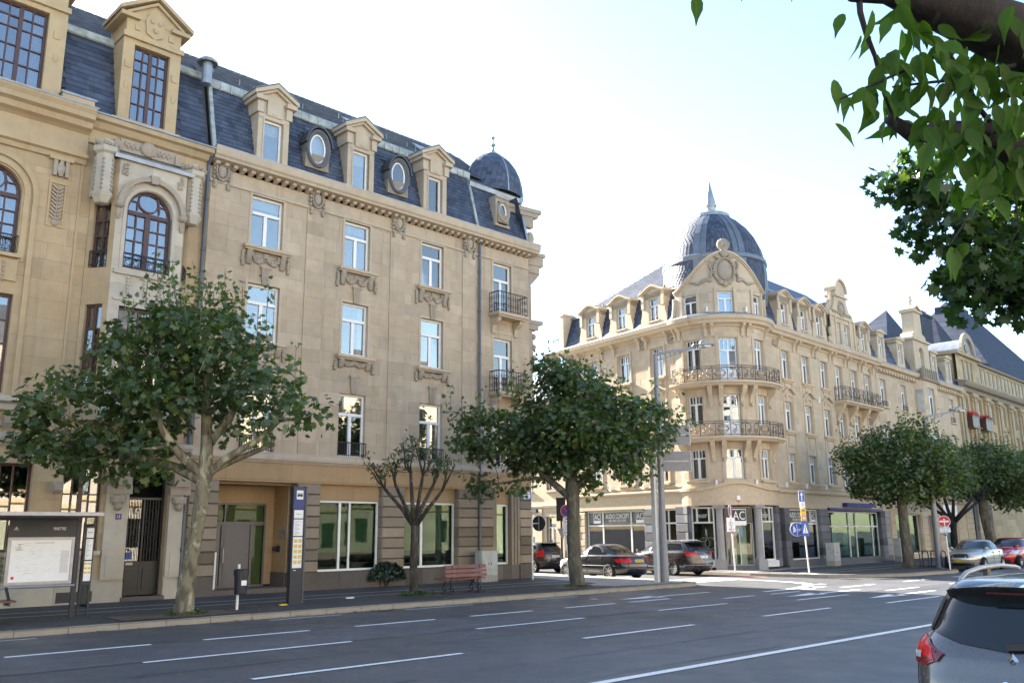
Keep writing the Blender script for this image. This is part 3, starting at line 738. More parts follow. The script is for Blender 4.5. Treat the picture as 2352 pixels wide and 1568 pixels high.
    b = MB(T); b.box(1.84, 2.24, -1.36, -1.35, .2, 2.12); b.build('pane', M['shopglassB'], fr); b = MB(T); b.box(.02, 2.24, -1.36, -1.35, 2.25, 2.8); b.build('pane', M['shopglassB'], fr)
    b = MB(T); b.box(.0, 2.26, -1.34, -1.28, 2.15, 2.24); b.build('door_rail', M['greydoor'], fr)
    b = MB(T); b.bar((.78, -1.22, .95), (.78, -1.22, 1.4), .03); b.bar((.78, -1.3, 1.0), (.78, -1.22, 1.0), .02); b.bar((.78, -1.3, 1.36), (.78, -1.22, 1.36), .02); b.build('door_handle', M['steel'], fr)
    b = MB(T); b.box(.16, .5, -1.306, -1.298, 1.0, 1.09); b.build('letter_slot', M['white'], fr)
    b = MB(T); b.box(2.61, 2.645, -1.1, -.9, 1.25, 1.45); b.box(2.5, 2.6, -1.15, -1.05, 1.28, 1.42); b.build('intercom', M['dark'], root)
    b = MB(T); b.box(2.63, 2.646, -.95, -.55, 1.75, 2.0); b.build('name_plate', M['steel'], root)
    b = MB(T); b.tube([(-.12, .08, .2), (-.12, .08, 1.3)], .03, 8); b.build('standpipe', M['white'], root)
    # street name plate on the corner pier
    b = MB(T); b.box(13.14, 13.76, .055, .075, 3.16, 3.52); sp = b.build('street_plate', M['blue'], root)
    b = MB(T); b.prism([(13.18, 3.26), (13.24, 3.2), (13.66, 3.2), (13.72, 3.26), (13.72, 3.42), (13.66, 3.48), (13.24, 3.48), (13.18, 3.42)], 'w', .076, .08); b.build('plate_face', M['signwhite'], sp)
    b = MB(T)
    for z, k in ((3.38, 6), (3.29, 5)):
        for i in range(k): b.box(13.27 + i * .068, 13.315 + i * .068, .081, .083, z - .02, z + .025)
    b.build('plate_writing', M['ink'], sp)
    # ---- roof
    holes = [(.45, 1.72, 14, 17.6), (4.15, 5.4, 14, 17.6), (7.8, 9.05, 14, 17.6), (2.42, 3.46, 14.78, 16.4), (6.1, 7.12, 14.78, 16.4), (11.86, 12.78, 14.85, 16.3)]
    slates(T, root, -1.0, 10.82, (-.02, 14.36, -.72, 16.95), holes, .24, .17, 300, -1.5, r, M['slate'])
    slates(T, root, 10.84, 13.84, (-.02, 14.36, -.62, 16.55), holes, .24, .17, 0, 0, r, M['slate'])
    slates(T2, root, .0, 13.5, (-.02, 14.36, -.62, 16.55), [], .24, .17, 0, 0, r, M['slate'])
    b = MB(T); b.strip([(-.04, 14.33), (-.76, 16.95), (-4.0, 19.66), (-8.6, 16.9), (-9.4, 14.3)], -1.05, 13.2); b.poly([(-1.05, -.04, 14.33), (-1.05, -.76, 16.95), (-1.05, -4.0, 19.66), (-1.05, -8.6, 16.9), (-1.05, -9.4, 14.3)])
    b.poly([(13.2, -.1, 14.33), (13.2, -.76, 16.5), (13.2, -4.6, 16.5), (13.2, -8.6, 16.9), (13.2, -9.4, 14.3)]); b.build('roof', M['slateD'], root, fix=False)
    slates(T, root, -1.05, 12.6, (-.86, 17.18, -4.0, 19.74), [], .26, .2, 0, 0, r, M['slateD'])
    # lead-work along the mansard break
    b = MB(T); b.strip([(-.66, 16.86), (-.62, 16.9), (-.60, 17.14), (-.7, 17.22), (-.95, 17.24)], -1.05, 10.9, 40, False)
    for i in range(34):
        u = -1 + i * .35 + r.uniform(-.06, .06); b.box(u, u + r.uniform(.02, .05), -.72, -.585, 16.84, 17.16)
    b.build('roof_flashing', M['zincW'], root)
    for u in (-1.0, 10.83):
        b = MB(T); b.bar((u, -.0, 14.4), (u, -.72, 17.0), .13, .1); b.build('roof_flashing', M['zincW'], root)
    b = MB(T)
    for i in range(15):
        u = r.uniform(-.5, 11); t = r.uniform(.1, .5); b.bar((u, -.9 - 3.1 * t, 17.25 + 2.5 * t), (u, -.9 - 3.1 * t, 17.47 + 2.5 * t), .02)
    b.build('snow_hook', M['zincW'], root)
    b = MB(T)
    for u in (1.9, 5.6, 9.3): b.prism([(-1.9, 18.06), (-2.7, 18.72), (-2.7, 18.78), (-1.9, 18.12)], 'u', u, u + .7)
    b.build('skylight', M['zinc'], root)
    # pedimented dormers
    for k, u in enumerate((1.09, 4.78, 8.42)):
        b = MB(T); rm = MB(T)
        b.box(u - .6, u - .37, -1.0, .06, 14.36, 16.06); b.box(u + .37, u + .6, -1.0, .06, 14.36, 16.06); b.box(u - .37, u + .37, -.3, .04, 14.36, 14.5); b.box(u - .6, u + .6, -1.0, .06, 16.02, 16.2)
        b.box(u - .42, u - .37, -.02, .09, 14.5, 16.02); b.box(u + .37, u + .42, -.02, .09, 14.5, 16.02)
        b.box(u - .56, u + .56, -1.0, .03, 16.2, 16.75)
        for s in (-1, 1): b.box(u + s * .56 - .12, u + s * .56 + .12, -.9, .12, 16.2, 16.62); b.box(u + s * .6 - .2, u + s * .6 + .2, -.9, .24, 16.62, 16.78)
        b.box(u - .3, u + .3, 0, .11, 16.16, 16.74); b.box(u - .1, u + .1, .1, .13, 16.22, 16.27)
        gable_cap(b, u, .86, 16.76, .46, -.9, .27, .15); gable_cap(b, u, .72, 16.72, .4, -.9, .17, .1)
        b.prism([(u - .7, 16.72), (u + .7, 16.72), (u, 17.12)], 'w', -.9, .06); d = b.build('dormer', M['trimB'], root)
        window(T, d, u - .365, u + .365, 14.5, 16.02, -.08, [(1, [1], 0)], M['white'], M['glassB'], .07, .07, ('blind', .3), rm)
        rm.build('interior', M['room'], d, fix=False)
        b = MB(T); gable_cap(b, u, .88, 16.93, .47, -1.6, .28, .02); b.build('dormer_lead', M['zinc'], d)
    # oval windows
    for u, z, q in ((2.94, 15.58, 1.), (6.61, 15.58, 1.), (12.32, 15.55, .66)):
        b = MB(T); rx, rz = .5 * q, .74 * q
        ring = []
        for i in range(28):
            a = 2 * pi * i / 28; ring.append((cos(a), sin(a)))
        def rw(k, w): return [b.P((u + x * rx * k, w, z + y * rz * (k + (1 - k) * .3 if k < 1 else k))) for x, y in ring]
        R_ = [rw(1.0, -.5), rw(1.0, .05), rw(.92, .12), rw(.84, .1), rw(.78, .02), rw(.72, .0), rw(.66, -.04), rw(.66, -.12)]
        for A, B in zip(R_, R_[1:]):
            for i in range(28): b.face((A[i], A[(i + 1) % 28], B[(i + 1) % 28], B[i]))
        o = b.build('oval_window', M['greyC'] if q == 1 else M['carve'], root, smooth=True)
        b = MB(T); b.box(u - rx * .98, u + rx * .98, -.5, -.03 - (0 if q == 1 else -.06), z - rz * 1.06, z - rz * .3); b.build('window_base', M['pierB'], o)
        if q == 1:
            b = MB(T)
            for (p, t) in zip(circle(u, z, rx * 1.1, 14, radians(8), radians(172), rz * 1.1), circle(u, z, rx * 1.1, 14, radians(8), radians(172), rz * 1.1)[1:]): b.bar((p[0], -.1, p[1]), (t[0], -.1, t[1]), .07, .5, up=(0, 1, 0))
            b.build('lead_hood', M['slateD'], o)
        else:
            b = MB(T); b.box(u - .4, u + .4, -.7, .0, z + .62, z + .7); b.box(u - .4, u - .27, -.7, -.07, z - .6, z + .62); b.box(u + .27, u + .4, -.7, -.07, z - .6, z + .62); b.box(u - .27, u + .27, -.7, -.07, z + .46, z + .62); b.box(u - .44, u + .44, -.5, -.03, z - .68, z - .6); b.build('window_surround', M['carve'], o)
        kx, kz = rx * .66, rz * (.66 + .34 * .3)
        b = MB(T); A = circle(u, z, kx, 24, ry=kz); B = circle(u, z, kx - .05, 24, ry=kz - .05)
        for i in range(24): j = (i + 1) % 24; b.poly([(A[i][0], -.03, A[i][1]), (A[j][0], -.03, A[j][1]), (B[j][0], -.03, B[j][1]), (B[i][0], -.03, B[i][1])]); b.poly([(B[i][0], -.03, B[i][1]), (B[j][0], -.03, B[j][1]), (B[j][0], -.09, B[j][1]), (B[i][0], -.09, B[i][1])])
        b.build('window_frame', M['white'], o)
        b = MB(T); b.prism(B, 'w', -.075, -.07); b.build('pane', M['glassB'], o)
        b = MB(T); b.box(u - kx, u + kx, -.3, -.29, z - kz, z + kz); b.build('blind', M['curtain'], o)
    # zinc moulding and corner dome
    b = MB(T); b.strip([(-.6, 16.5), (-.5, 16.52), (-.46, 16.7), (-.56, 16.8), (-.9, 16.84)], 10.78, 13.98); b.box(13.86, 13.98, -.6, -.02 - .44, 16.5, 16.8); b.bar((13.84, 0, 14.4), (13.9, -.55, 16.52), .12, .08); b.build('roof_flashing', M['zinc'], root)
    b = MB(T2); b.strip([(-.6, 16.5), (-.5, 16.52), (-.46, 16.7), (-.56, 16.8), (-.9, 16.84)], .5, 5); b.build('roof_flashing', M['zinc'], root)
    cx, cy, hx, hy = 13.12, -1.5, 1.5, 1.22
    pf = [(1.0, 16.82), (1.0, 17.1), (.97, 17.45), (.9, 17.84), (.78, 18.22), (.6, 18.56), (.38, 18.82), (.16, 18.98)]
    b = MB(T); b.lathe([(p[0] - .02, p[1]) for p in pf], 32, (cx, cy, 0), hx, hy); b.build('dome', M['slateD'], root, smooth=True); b = MB(T); den = []
    for (k0, z0), (k1, z1) in zip(pf, pf[1:]):
        for s in range(2):
            t0, t1 = s / 2, (s + 1) / 2; den.append((k0 + (k1 - k0) * t0, z0 + (z1 - z0) * t0, k0 + (k1 - k0) * t1, z0 + (z1 - z0) * t1))
    for q, (k0, z0, k1, z1) in enumerate(den):
        n = max(12, int(k0 * 38)); L = lambda k, a, z, e: (cx + hx * (k + e) * cos(a), cy + hy * (k + e) * sin(a), z)
        for i in range(n):
            b.dt = r.uniform(-1, 1); a0 = 2 * pi * (i + .5 * (q % 2)) / n + .006; a1 = 2 * pi * (i + 1 + .5 * (q % 2)) / n - .006
            b.poly([L(k0, a0, z0 - .02, .014), L(k0, a1, z0 - .02, .014), L(k1, a1, z1, .003), L(k1, a0, z1, .003)])
    b.dt = 0; kind(b.build('dome_slates', M['slate'], root, fix=False), 'stuff')
    b = MB(T)
    for a in (.12, 1.7, 3.3, 4.85):
        for (k0, z0), (k1, z1) in zip(pf, pf[1:]): b.bar((cx + hx * k0 * cos(a), cy + hy * k0 * sin(a), z0), (cx + hx * k1 * cos(a), cy + hy * k1 * sin(a), z1), .08, .05)
    b.lathe([(.27, 18.93), (.24, 19.02), (.1, 19.1), (.07, 19.3), (.05, 19.36), (.13, 19.42), (.13, 19.48), (.04, 19.55), (.04, 19.7), (.1, 19.78), (.1, 19.84), (.02, 19.9), (.008, 20.5)], 10, (cx, cy, 0)); b.build('finial', M['zinc'], root)
    # carved bay, dormer and cornice brackets seen in profile along the side street
    b = MB(T2); b.box(.2, 2.6, 0, .8, 13.2, 13.55); b.box(.16, 2.7, 0, .98, 13.55, 14.0); b.box(.12, 2.8, 0, 1.1, 14.0, 14.16)
    for q in (.4, 1.2, 2.0): b.prism([(0, 12.5), (.3, 12.6), (.5, 12.8), (.85, 13.2), (0, 13.2)], 'u', q - .14, q + .14)
    b.box(.2, 2.4, 0, .7, 10.6, 10.85); b.box(.16, 2.5, 0, .92, 10.85, 11.02); b.box(.3, 2.3, 0, .42, 4.5, 10.6); b.box(.25, 2.35, 0, .34, 11.02, 12.6)
    for k in range(7): b.blob((.4 + .2 * (k % 2), .5, 10.3 - k * .24), (.2, .16, .16), 7, 5)
    for z in (5.5, 6.2, 6.9, 7.6, 8.3): b.box(.28, 2.3, 0, .47, z, z + .05)
    b.box(.5, 2.2, -.9, .3, 14.16, 15.9); b.box(.3, 2.4, -.9, .85, 15.9, 16.1); b.box(.25, 2.5, -.9, 1.0, 16.1, 16.28)
    for q in (.5, 2.2): b.blob((q, .5, 14.9), (.16, .22, .34), 8, 6); b.blob((q, .42, 14.4), (.2, .26, .26), 8, 6); b.box(q - .15, q + .15, 0, .6, 15.4, 15.9)
    b.build('side_bay', M['carve'], root)
    # rain pipes
    for u, nm in ((-1.2, 0), (10.84, 1)):
        b = MB(T); b.tube([(u, .3, 14.1), (u, .28, 13.95), (u, .11, 13.7), (u, .1, 13.4), (u, .1, .35 if nm else .3)], .055, 10)
        for z in (12.5, 10.8, 9, 7.2, 5.4, 3.2, 1.4): b.lathe([(.055, -.05), (.072, -.04), (.072, .04), (.055, .05)], 10, (u, .1, z))
        if nm: b.tube([(u, .1, .0), (u, .1, .38)], .075, 10)
        b.build('downpipe', M['grey_pipe'], root)
    b = MB(T); b.tube([(-1.3, -.3, 16.7), (-1.3, -.3, 17.5)], .17, 12); b.lathe([(.33, 17.45), (.36, 17.5), (.24, 17.62), (0, 17.66)], 12, (-1.3, -.3, 0)); b.build('vent_cowl', M['zinc'], root)
bldB()
# ---------------------------------------------------------------- ornate ochre building on the left
def arch_window(T, par, uc, hw, z0, zs, w, mat, gl, room, sill=True, name='window', ringpane=True, cols=4):
    """tall window with semicircular head: hw half width, zs springing height"""
    b = MB(T); bd = .08; n = 16
    zt = zs - .06
    b.box(uc - hw, uc - hw + bd, w - .08, w, z0, zs); b.box(uc + hw - bd, uc + hw, w - .08, w, z0, zs); b.box(uc - hw + bd, uc + hw - bd, w - .08, w, z0, z0 + .1)
    b.box(uc - hw + bd, uc + hw - bd, w - .08, w + .02, zt - .05, zt + .07); b.box(uc - .075, uc + .075, w - .08, w + .015, z0 + .1, zt - .05)
    A = circle(uc, zs, hw, n, 0, pi); B = circle(uc, zs, hw - bd, n, 0, pi)
    for (p, q), (p2, q2) in zip(zip(A, A[1:]), zip(B, B[1:])): b.prism([p, q, q2, p2], 'w', w - .08, w)
    rr = (hw - bd) * .55
    if ringpane:
        zc = zs + .07 + rr * .92; A = circle(uc, zc, rr, 20); B = circle(uc, zc, rr - .045, 20)
        for i in range(20): j = (i + 1) % 20; b.prism([A[i], A[j], B[j], B[i]], 'w', w - .06, w)
        for s in (-1, 1): b.box(uc + s * rr - .02, uc + s * rr + .02, w - .05, w - .005, zs + .07, zs + hw * .52); b.box(uc + s * (rr + hw - bd) / 2 - (hw - bd - rr) / 2, uc + s * (rr + hw - bd) / 2 + (hw - bd - rr) / 2, w - .05, w - .005, zs + .3, zs + .335)
    panes = []
    for s in (-1, 1):
        a, c = (uc - hw + bd, uc - .075) if s < 0 else (uc + .075, uc + hw - bd); m = (a + c) / 2
        b.box(m - .018, m + .018, w - .06, w - .005, z0 + .1, zt - .05)
        nz = 4; zz = [z0 + .1 + (zt - .05 - z0 - .1) * k / nz for k in range(nz + 1)]
        for k in range(nz):
            if k: b.box(a, m - .018, w - .06, w - .005, zz[k] - .018, zz[k] + .018); b.box(m + .018, c, w - .06, w - .005, zz[k] - .018, zz[k] + .018)
            panes += [(a, m - .018, zz[k], zz[k + 1]), (m + .018, c, zz[k], zz[k + 1])]
    fr = b.build(name, mat, par); panes_out(fr, panes, T, w - .05, gl)
    b = MB(T); b.prism(circle(uc, zs + .02, hw - bd + .01, n, 0, pi), 'w', w - .06, w - .055); b.build('pane', gl, fr)
    b = MB(T); drape(b, uc + hw * .45, uc + hw - .05, z0, zs + hw * .6, w - .25); b.build('curtain', M['curtain'], fr, fix=False)
    k = w - .09; d = .8; a, c = uc - hw, uc + hw; z1 = zs + hw
    for p in (((a, k - d, z0), (c, k - d, z0), (c, k - d, z1), (a, k - d, z1)), ((a, k, z0), (a, k, z1), (a, k - d, z1), (a, k - d, z0)), ((c, k, z0), (c, k, z1), (c, k - d, z1), (c, k - d, z0)), ((a, k, z1), (c, k, z1), (c, k - d, z1), (a, k - d, z1))): room.poly(p)
    return fr
def arch_fill(b, uc, hw, zs, ztop, w, d, n=16):
    """stone filling the corners of a square opening above a semicircular arch"""
    P = circle(uc, zs, hw, n, 0, pi)
    for p, q in zip(P, P[1:]):
        b.poly([(p[0], w, p[1]), (q[0], w, q[1]), (q[0], w, ztop), (p[0], w, ztop)]); b.poly([(p[0], w, p[1]), (q[0], w, q[1]), (q[0], w - d, q[1]), (p[0], w - d, p[1])])
def arch_band(b, uc, r0, r1, zs, w0, w1, n=18, a0=0, a1=pi):
    A = circle(uc, zs, r0, n, a0, a1); B = circle(uc, zs, r1, n, a0, a1)
    for i in range(len(A) - 1): b.prism([A[i], A[i + 1], B[i + 1], B[i]], 'w', w0, w1)
G8 = lambda n: [(1, [.25, .5, .75, 1], (.035, .11, .035))] * n
def bldA():
    r = random.Random(5)
    root = thing('town_house', 'ornate ochre stone town house with oriel window, brown window frames and pedimented slate mansard', 'building', (12.19, 26.85, 0), radians(2.0))
    T = lambda u, w, z: (u, -w, z)
    x0 = -16.0; rm = MB(T)
    ops = [(-8.0, -6.45, 5.6, 8.34, .25), (-8.02, -6.52, 9.48, 12.0, .25), (-7.1, -5.48, 1.42, 3.75, .3), (-4.69, -3.62, 1.42, 3.75, .3), (-2.86, -1.7, .12, 3.75, .35),
           (-4.7, -1.7, 5.2, 12.6, 0), (-4.7, -1.7, 5.0, 5.2, 0), (-12.3, -10.8, 5.6, 8.34, .25), (-12.3, -10.8, 9.5, 12.2, .25), (-11.4, -9.8, 1.42, 3.75, .3), (-15, -13.4, 1.42, 3.75, .3), (-16, -14.6, 5.6, 8.34, .25)]
    b = MB(T); wall(b, x0, -1.12, .55, 13.5, ops, .5, 1.05, rnd=r); arch_fill(b, -7.27, .75, 11.25, 12.0, -.006, .25); b.build('wall', M['stoneA'], root, fix=False)
    b = MB(T); b.box(x0, -1.15, -13, -1.1, 0, 14.2); b.build('core_wall', M['room'], root)
    b = MB(T)
    for a, c in ((x0, -7.1), (-7.1, -4.69), (-4.69, -2.86), (-1.7, -1.12)):
        b.dt = r.uniform(-1, 1); b.box(a + .004, c - .004, -.5, .07, 0, .55); b.box(a + .004, c - .004, -.4, .04, .555, .62)
    b.build('plinth', M['paleA'], root)
    b = MB(T); b.box(-4.62, -3.68, .06, .075, .05, .33)
    for k in range(4): b.box(-4.6, -3.7, .075, .09, .09 + k * .06, .11 + k * .06)
    b.build('cellar_grille', M['dark'], root)
    # windows: brown frames with glazing bars
    GR = [(.68, [.25, .5, .75, 1], (.035, .12, .035)), (.32, [.25, .5, .75, 1], (.035, .12, .035))]
    for o, rows, cu in ((ops[0], G8(3) + G8(1), ('drape', .2, .2)), (ops[2], GR, ('drape', .25, .0)), (ops[3], GR, ('drape', .0, .22)), (ops[7], G8(4), None), (ops[9], GR, None), (ops[10], GR, None), (ops[11], G8(4), None)):
        window(T, root, o[0], o[1], o[2], o[3], -.16, rows, M['brown'], M['glassA'], .07, .04, cu, rm)
    arch_window(T, root, -7.27, .75, 9.48, 11.25, -.16, M['brown'], M['glassA'], rm); arch_window(T, root, -11.55, .75, 9.5, 11.25, -.16, M['brown'], M['glassA'], rm)
    for a, c, z in ((-8.0, -6.5, 9.5),): railing(T, root, [(a, .0), (c, .0)], z + .05, z + .52, M['iron'], .2, True)
    # mouldings round the arched window, recessed strips, carved panel
    b = MB(T); arch_band(b, -7.27, .80, .95, 11.25, -.01, .05); arch_band(b, -7.27, 1.02, 1.16, 11.25, -.01, .07)
    for s in (-1, 1): b.box(-7.27 + s * .875 - .075, -7.27 + s * .875 + .075, -.01, .04, 9.3, 11.25); b.box(-7.27 + s * 1.09 - .07, -7.27 + s * 1.09 + .07, -.01, .06, 4.7, 11.25)
    b.box(-8.1, -6.4, 0, .16, 9.36, 9.46); b.box(-8.05, -6.45, 0, .06, 8.7, 9.3); b.build('moulding', M['trimA'], root)
    b = MB(T)
    for u in (-6.8, -7.7):
        for k in range(5): b.blob((u, .07, 9.2 - k * .12), (.05, .05, .06), 6, 4)
    for k in range(9):
        for s in (-1, 1): b.bar((-5.62 + s * .02, .05, 10.72 + k * .115), (-5.62 + s * .15, .05, 10.82 + k * .115), .05, .05)
    b.bar((-5.62, .04, 10.6), (-5.62, .04, 11.75), .04); b.blob((-5.62, .04, 10.62), (.12, .05, .1), 8, 4)
    for k in range(3): b.box(-5.82 + k * .16, -5.72 + k * .16, 0, .12, 12.02, 12.5)
    b.blob((-5.62, .08, 12.25), (.14, .1, .2), 8, 5); b.build('carved_panel', M['carve'], root, smooth=False)
    b = MB(T); b.box(-5.86, -5.38, 0, .03, 10.5, 10.56); b.box(-5.86, -5.38, 0, .04, 11.8, 11.88); b.box(-5.86, -5.80, 0, .03, 10.56, 11.8); b.box(-5.44, -5.38, 0, .03, 10.56, 11.8); b.box(-5.05, -4.98, 0, .04, 4.6, 12.6); b.box(-5.95, -5.3, 0, .14, 12.5, 12.62); b.build('panel_frame', M['trimA'], root)
    # ledge under the first floor
    b = MB(T); b.strip([(0, 5.1), (.16, 5.15), (.2, 5.3), (.34, 5.36), (.34, 5.5), (0, 5.54)], -8.6, -5.85); b.strip([(0, 4.2), (.08, 4.22), (.22, 4.4), (.24, 4.5), (0, 4.56)], x0, -1.12); b.build('ledge', M['paleA'], root)
    b = MB(T)
    for u in (-8.3, -7.2, -6.2): b.prism([(0, 4.6), (.2, 4.8), (.28, 5.1), (0, 5.1)], 'u', u - .18, u + .18)
    for k in range(22): b.blob((-8.4 + k * .115, .08, 4.85 + .1 * sin(k * 1.7)), (.09, .08, .1), 6, 4)
    b.build('corbel_carving', M['carve'], root)
    # left pavilion entablature
    b = MB(T); b.strip([(0, 12.55), (.08, 12.57), (.12, 12.7), (.22, 12.74), (.22, 12.84), (.10, 12.88), (.10, 13.5), (.2, 13.56), (.36, 13.62), (.42, 13.78), (.56, 13.84), (.58, 13.98), (.66, 14.1), (.66, 14.16), (0, 14.2)], x0, -4.95, 1); b.build('cornice', M['stoneA'], root)
    b = MB(T); b.strip([(.5, 14.15), (.68, 14.16), (.68, 14.2), (.0, 14.22)], x0, -4.9); b.build('gutter', M['zinc'], root)
    # main bay entablature
    b = MB(T); b.strip([(0, 13.3), (.1, 13.32), (.14, 13.45), (.08, 13.5), (.08, 13.75), (.2, 13.8), (.3, 13.96), (.42, 14.0), (.44, 14.14), (0, 14.2)], -4.95, -1.16); b.build('cornice', M['stoneA'], root)
    b = MB(T); b.strip([(.36, 14.14), (.48, 14.15), (.48, 14.19), (.0, 14.22)], -4.9, -1.14); b.build('gutter', M['zinc'], root)
    b = MB(T); b.box(-4.05, -2.35, 0, .16, 13.32, 13.72); b.blob((-3.2, .2, 13.55), (.26, .12, .24), 10, 6)
    for s in (-1, 1):
        for k in range(6): b.blob((-3.2 + s * (.34 + k * .07), .17, 13.5 + .06 * (k % 2)), (.06, .06, .08), 6, 4)
        b.box(-3.2 + s * .95 - .1, -3.2 + s * .95 + .1, 0, .22, 13.3, 13.6)
    b.build('carved_panel', M['carve'], root)
    # oriel: pale stone front with arched window, side turrets
    b = MB(T); wf = .75; U0, U1, uc = -4.2, -2.15, -3.2
    op = [(-3.88, -2.52, 9.5, 12.0, .25), (-3.88, -2.52, 5.7, 8.34, .25)]
    wall(b, U0, U1, 8.5, 12.8, op, .5, .8, wf, rnd=r); wall(b, U0, U1, 5.0, 8.5, op, .5, .8, wf, rnd=r); arch_fill(b, uc, .68, 11.32, 12.0, wf - .006, .25)
    b.poly([(U0 - .5, 0, 5), (U0, wf, 5), (U1, wf, 5), (U1 + .5, 0, 5)]); o = b.build('oriel', M['paleA'], root, fix=False)
    k = math.hypot(.5, wf); TS = lambda s, w, z: T(U0 - .5 + s * .5 / k - w * wf / k, s * wf / k + w * .5 / k, z); TR_ = lambda s, w, z: T(U1 + .5 - s * .5 / k + w * wf / k, s * wf / k + w * .5 / k, z)
    for tt in (TS, TR_):
        b = MB(tt); sops = [(.16, .72, 9.45, 11.42, .12), (.16, .72, 5.6, 8.35, .12)]; wall(b, 0, k, 5.0, 12.8, sops, .5, .9, rnd=r); b.build('oriel_side', M['stoneA'], o, fix=False)
        for q in sops: window(tt, root, q[0], q[1], q[2], q[3], -.1, [(1, [.5, 1], .05)] * 4, M['brown'], M['glassA'], .06, .04)
        for z in (9.5, 5.65): railing(tt, root, [(.16, .02), (.72, .02)], z, z + .46, M['iron'], .16, True)
    b = MB(T); b.poly([(U0 - .42, .08, 5.1), (U0 - .05, wf - .12, 5.1), (U1 + .05, wf - .12, 5.1), (U1 + .42, .08, 5.1)]); b.poly([(U0 - .3, .0, 5.1), (U0 - .3, .0, 12.7), (U1 + .3, .0, 12.7), (U1 + .3, .0, 5.1)]); b.build('interior', M['room'], o, fix=False)
    b = MB(T); arch_band(b, uc, .70, .80, 11.32, wf - .01, wf + .03)
    for s in (-1, 1): b.box(uc + s * .75 - .05, uc + s * .75 + .05, wf - .01, wf + .025, 9.4, 11.32)
    b.box(U0 + .05, U1 - .05, wf - .01, wf + .09, 9.28, 9.42); b.box(U0 + .1, U1 - .1, wf - .01, wf + .03, 8.5, 8.56)
    for u in (-3.7, -3.2, -2.7):
        for k in range(7): b.blob((u, wf + .03, 9.2 - k * .1), (.07 - .006 * k, .05, .055), 6, 4)
    b.build('moulding', M['paleA'], o)
    b = MB(T); arch_band(b, uc, .88, 1.03, 11.38, wf - .01, wf + .16)
    for s in (-1, 1): b.blob((uc + s * .96, wf + .1, 11.36), (.14, .14, .13), 8, 5); b.blob((uc + s * .96, wf + .06, 11.1), (.08, .06, .2), 7, 5)
    b.prism([(uc - .1, 12.2), (uc + .1, 12.2), (uc + .14, 12.46), (uc - .14, 12.46)], 'w', wf, wf + .2)
    b.build('hood_mould', M['carve'], o)
    b = MB(T)
    for s in (-1, 1):
        for k in range(14): b.blob((uc + s * (.78 + .12 * r.random()), wf + .02, 12.32 + .36 * r.random()), (.05, .04, .05), 6, 4)
    b.build('spandrel_carving', M['carve'], o)
    arch_window(T, root, uc, .68, 9.5, 11.32, wf - .16, M['brown'], M['glassA'], rm)
    window(T, root, -3.88, -2.52, 5.7, 8.34, wf - .16, G8(4), M['brown'], M['glassA'], .07, .04, ('drape', .2, .2), rm)
    railing(T, root, [(-3.88, wf + .02), (-2.52, wf + .02)], 9.52, 9.95, M['iron'], .22, True)
    b = MB(T); b.strip([(wf + .1, 12.78), (wf + .12, 12.9), (wf + .06, 12.94), (.1, 13.3)], U0 - .2, U1 + .2); b.poly([(U0 - .2, wf + .1, 12.78), (U0 - .2, .0, 12.78), (U0 - .2, .1, 13.3), (U0 - .2, wf + .06, 12.94)]); b.build('oriel_roof', M['zinc'], o)
    for u in (-4.55, -1.85):
        b = MB(T); w = .52
        b.lathe([(0, 11.3), (.2, 11.34), (.33, 11.58), (.33, 11.62), (.27, 11.66), (.27, 12.86), (.36, 12.92), (.38, 13.06), (.28, 13.12), (.22, 13.3), (.0, 13.36)], 6, (u, w, 0)); b.box(u - .2, u + .2, 0, w, 11.62, 12.9)
        t_ = b.build('turret', M['paleA'], o)
        b = MB(T)
        for a in range(6):
            for k in range(8): b.blob((u + .28 * cos(a * pi / 3), w + .28 * sin(a * pi / 3), 11.75 + k * .13), (.045, .045, .05), 6, 4)
        for k in range(16): b.blob((u + .3 * cos(k), w + .3 * sin(k), 13.1 + .12 * r.random()), (.07, .07, .08), 6, 4)
        b.build('turret_carving', M['carve'], t_)
    # ground floor: pilasters, keystones, number plate, door
    for a, c in ((-3.52, -2.88), (-1.68, -1.14)):
        b = MB(T); b.dt = 0; b.box(a, c, 0, .1, .62, 3.0); b.box(a + .12, c - .12, .1, .115, .7, 1.3); b.build('pilaster', M['paleA'], root)
        b = MB(T); b.box(a - .04, c + .04, 0, .2, 3.0, 3.24); b.box(a + .02, c - .02, 0, .3, 3.24, 3.6); b.build('capital', M['carve'], root)
        b = MB(T); m = (a + c) / 2; b.blob((m, .16, 2.82), (.22, .14, .16), 8, 5); b.blob((m, .16, 2.66), (.13, .12, .14), 8, 5); b.blob((m - .14, .14, 2.88), (.1, .1, .08), 6, 4); b.blob((m + .14, .14, 2.88), (.1, .1, .08), 6, 4); b.build('carved_mask', M['carve'], root)
    b = MB(T); b.box(-5.0, -4.72, 0, .16, 3.0, 3.3); b.box(-4.98, -4.75, .1, .24, 3.05, 3.2); b.build('carved_block', M['carve'], root)
    for a, c in ((-7.15, -5.43), (-4.74, -3.57), (-11.5, -9.7)):
        b = MB(T); b.box(a, c, 0, .12, 1.3, 1.42); b.build('sill', M['paleA'], root)
        b = MB(T); b.box(a + .1, c - .1, .0, .03, .68, 1.25)
        for k in range(int((c - a) / .3)):
            for q in range(3): b.blob((a + .28 + k * .3 + .05 * sin(q * 2), .04, .78 + q * .17), (.1, .05, .07), 6, 4)
        b.build('carved_panel', M['carve'], root)
    b = MB(T); b.box(-3.23, -3.07, .1, .12, 2.28, 2.44); np_ = b.build('house_number', M['deepblue'], root); lettering('12', .09, .08, M['signwhite'], np_, T, (-3.15, .121, 2.36), .003)
    b = MB(T); ps = frame_bars(b, -2.86, -1.7, .14, 3.74, -.25, [(.78, [.5, 1], .05), (.22, [1], 0)], .07, .07)
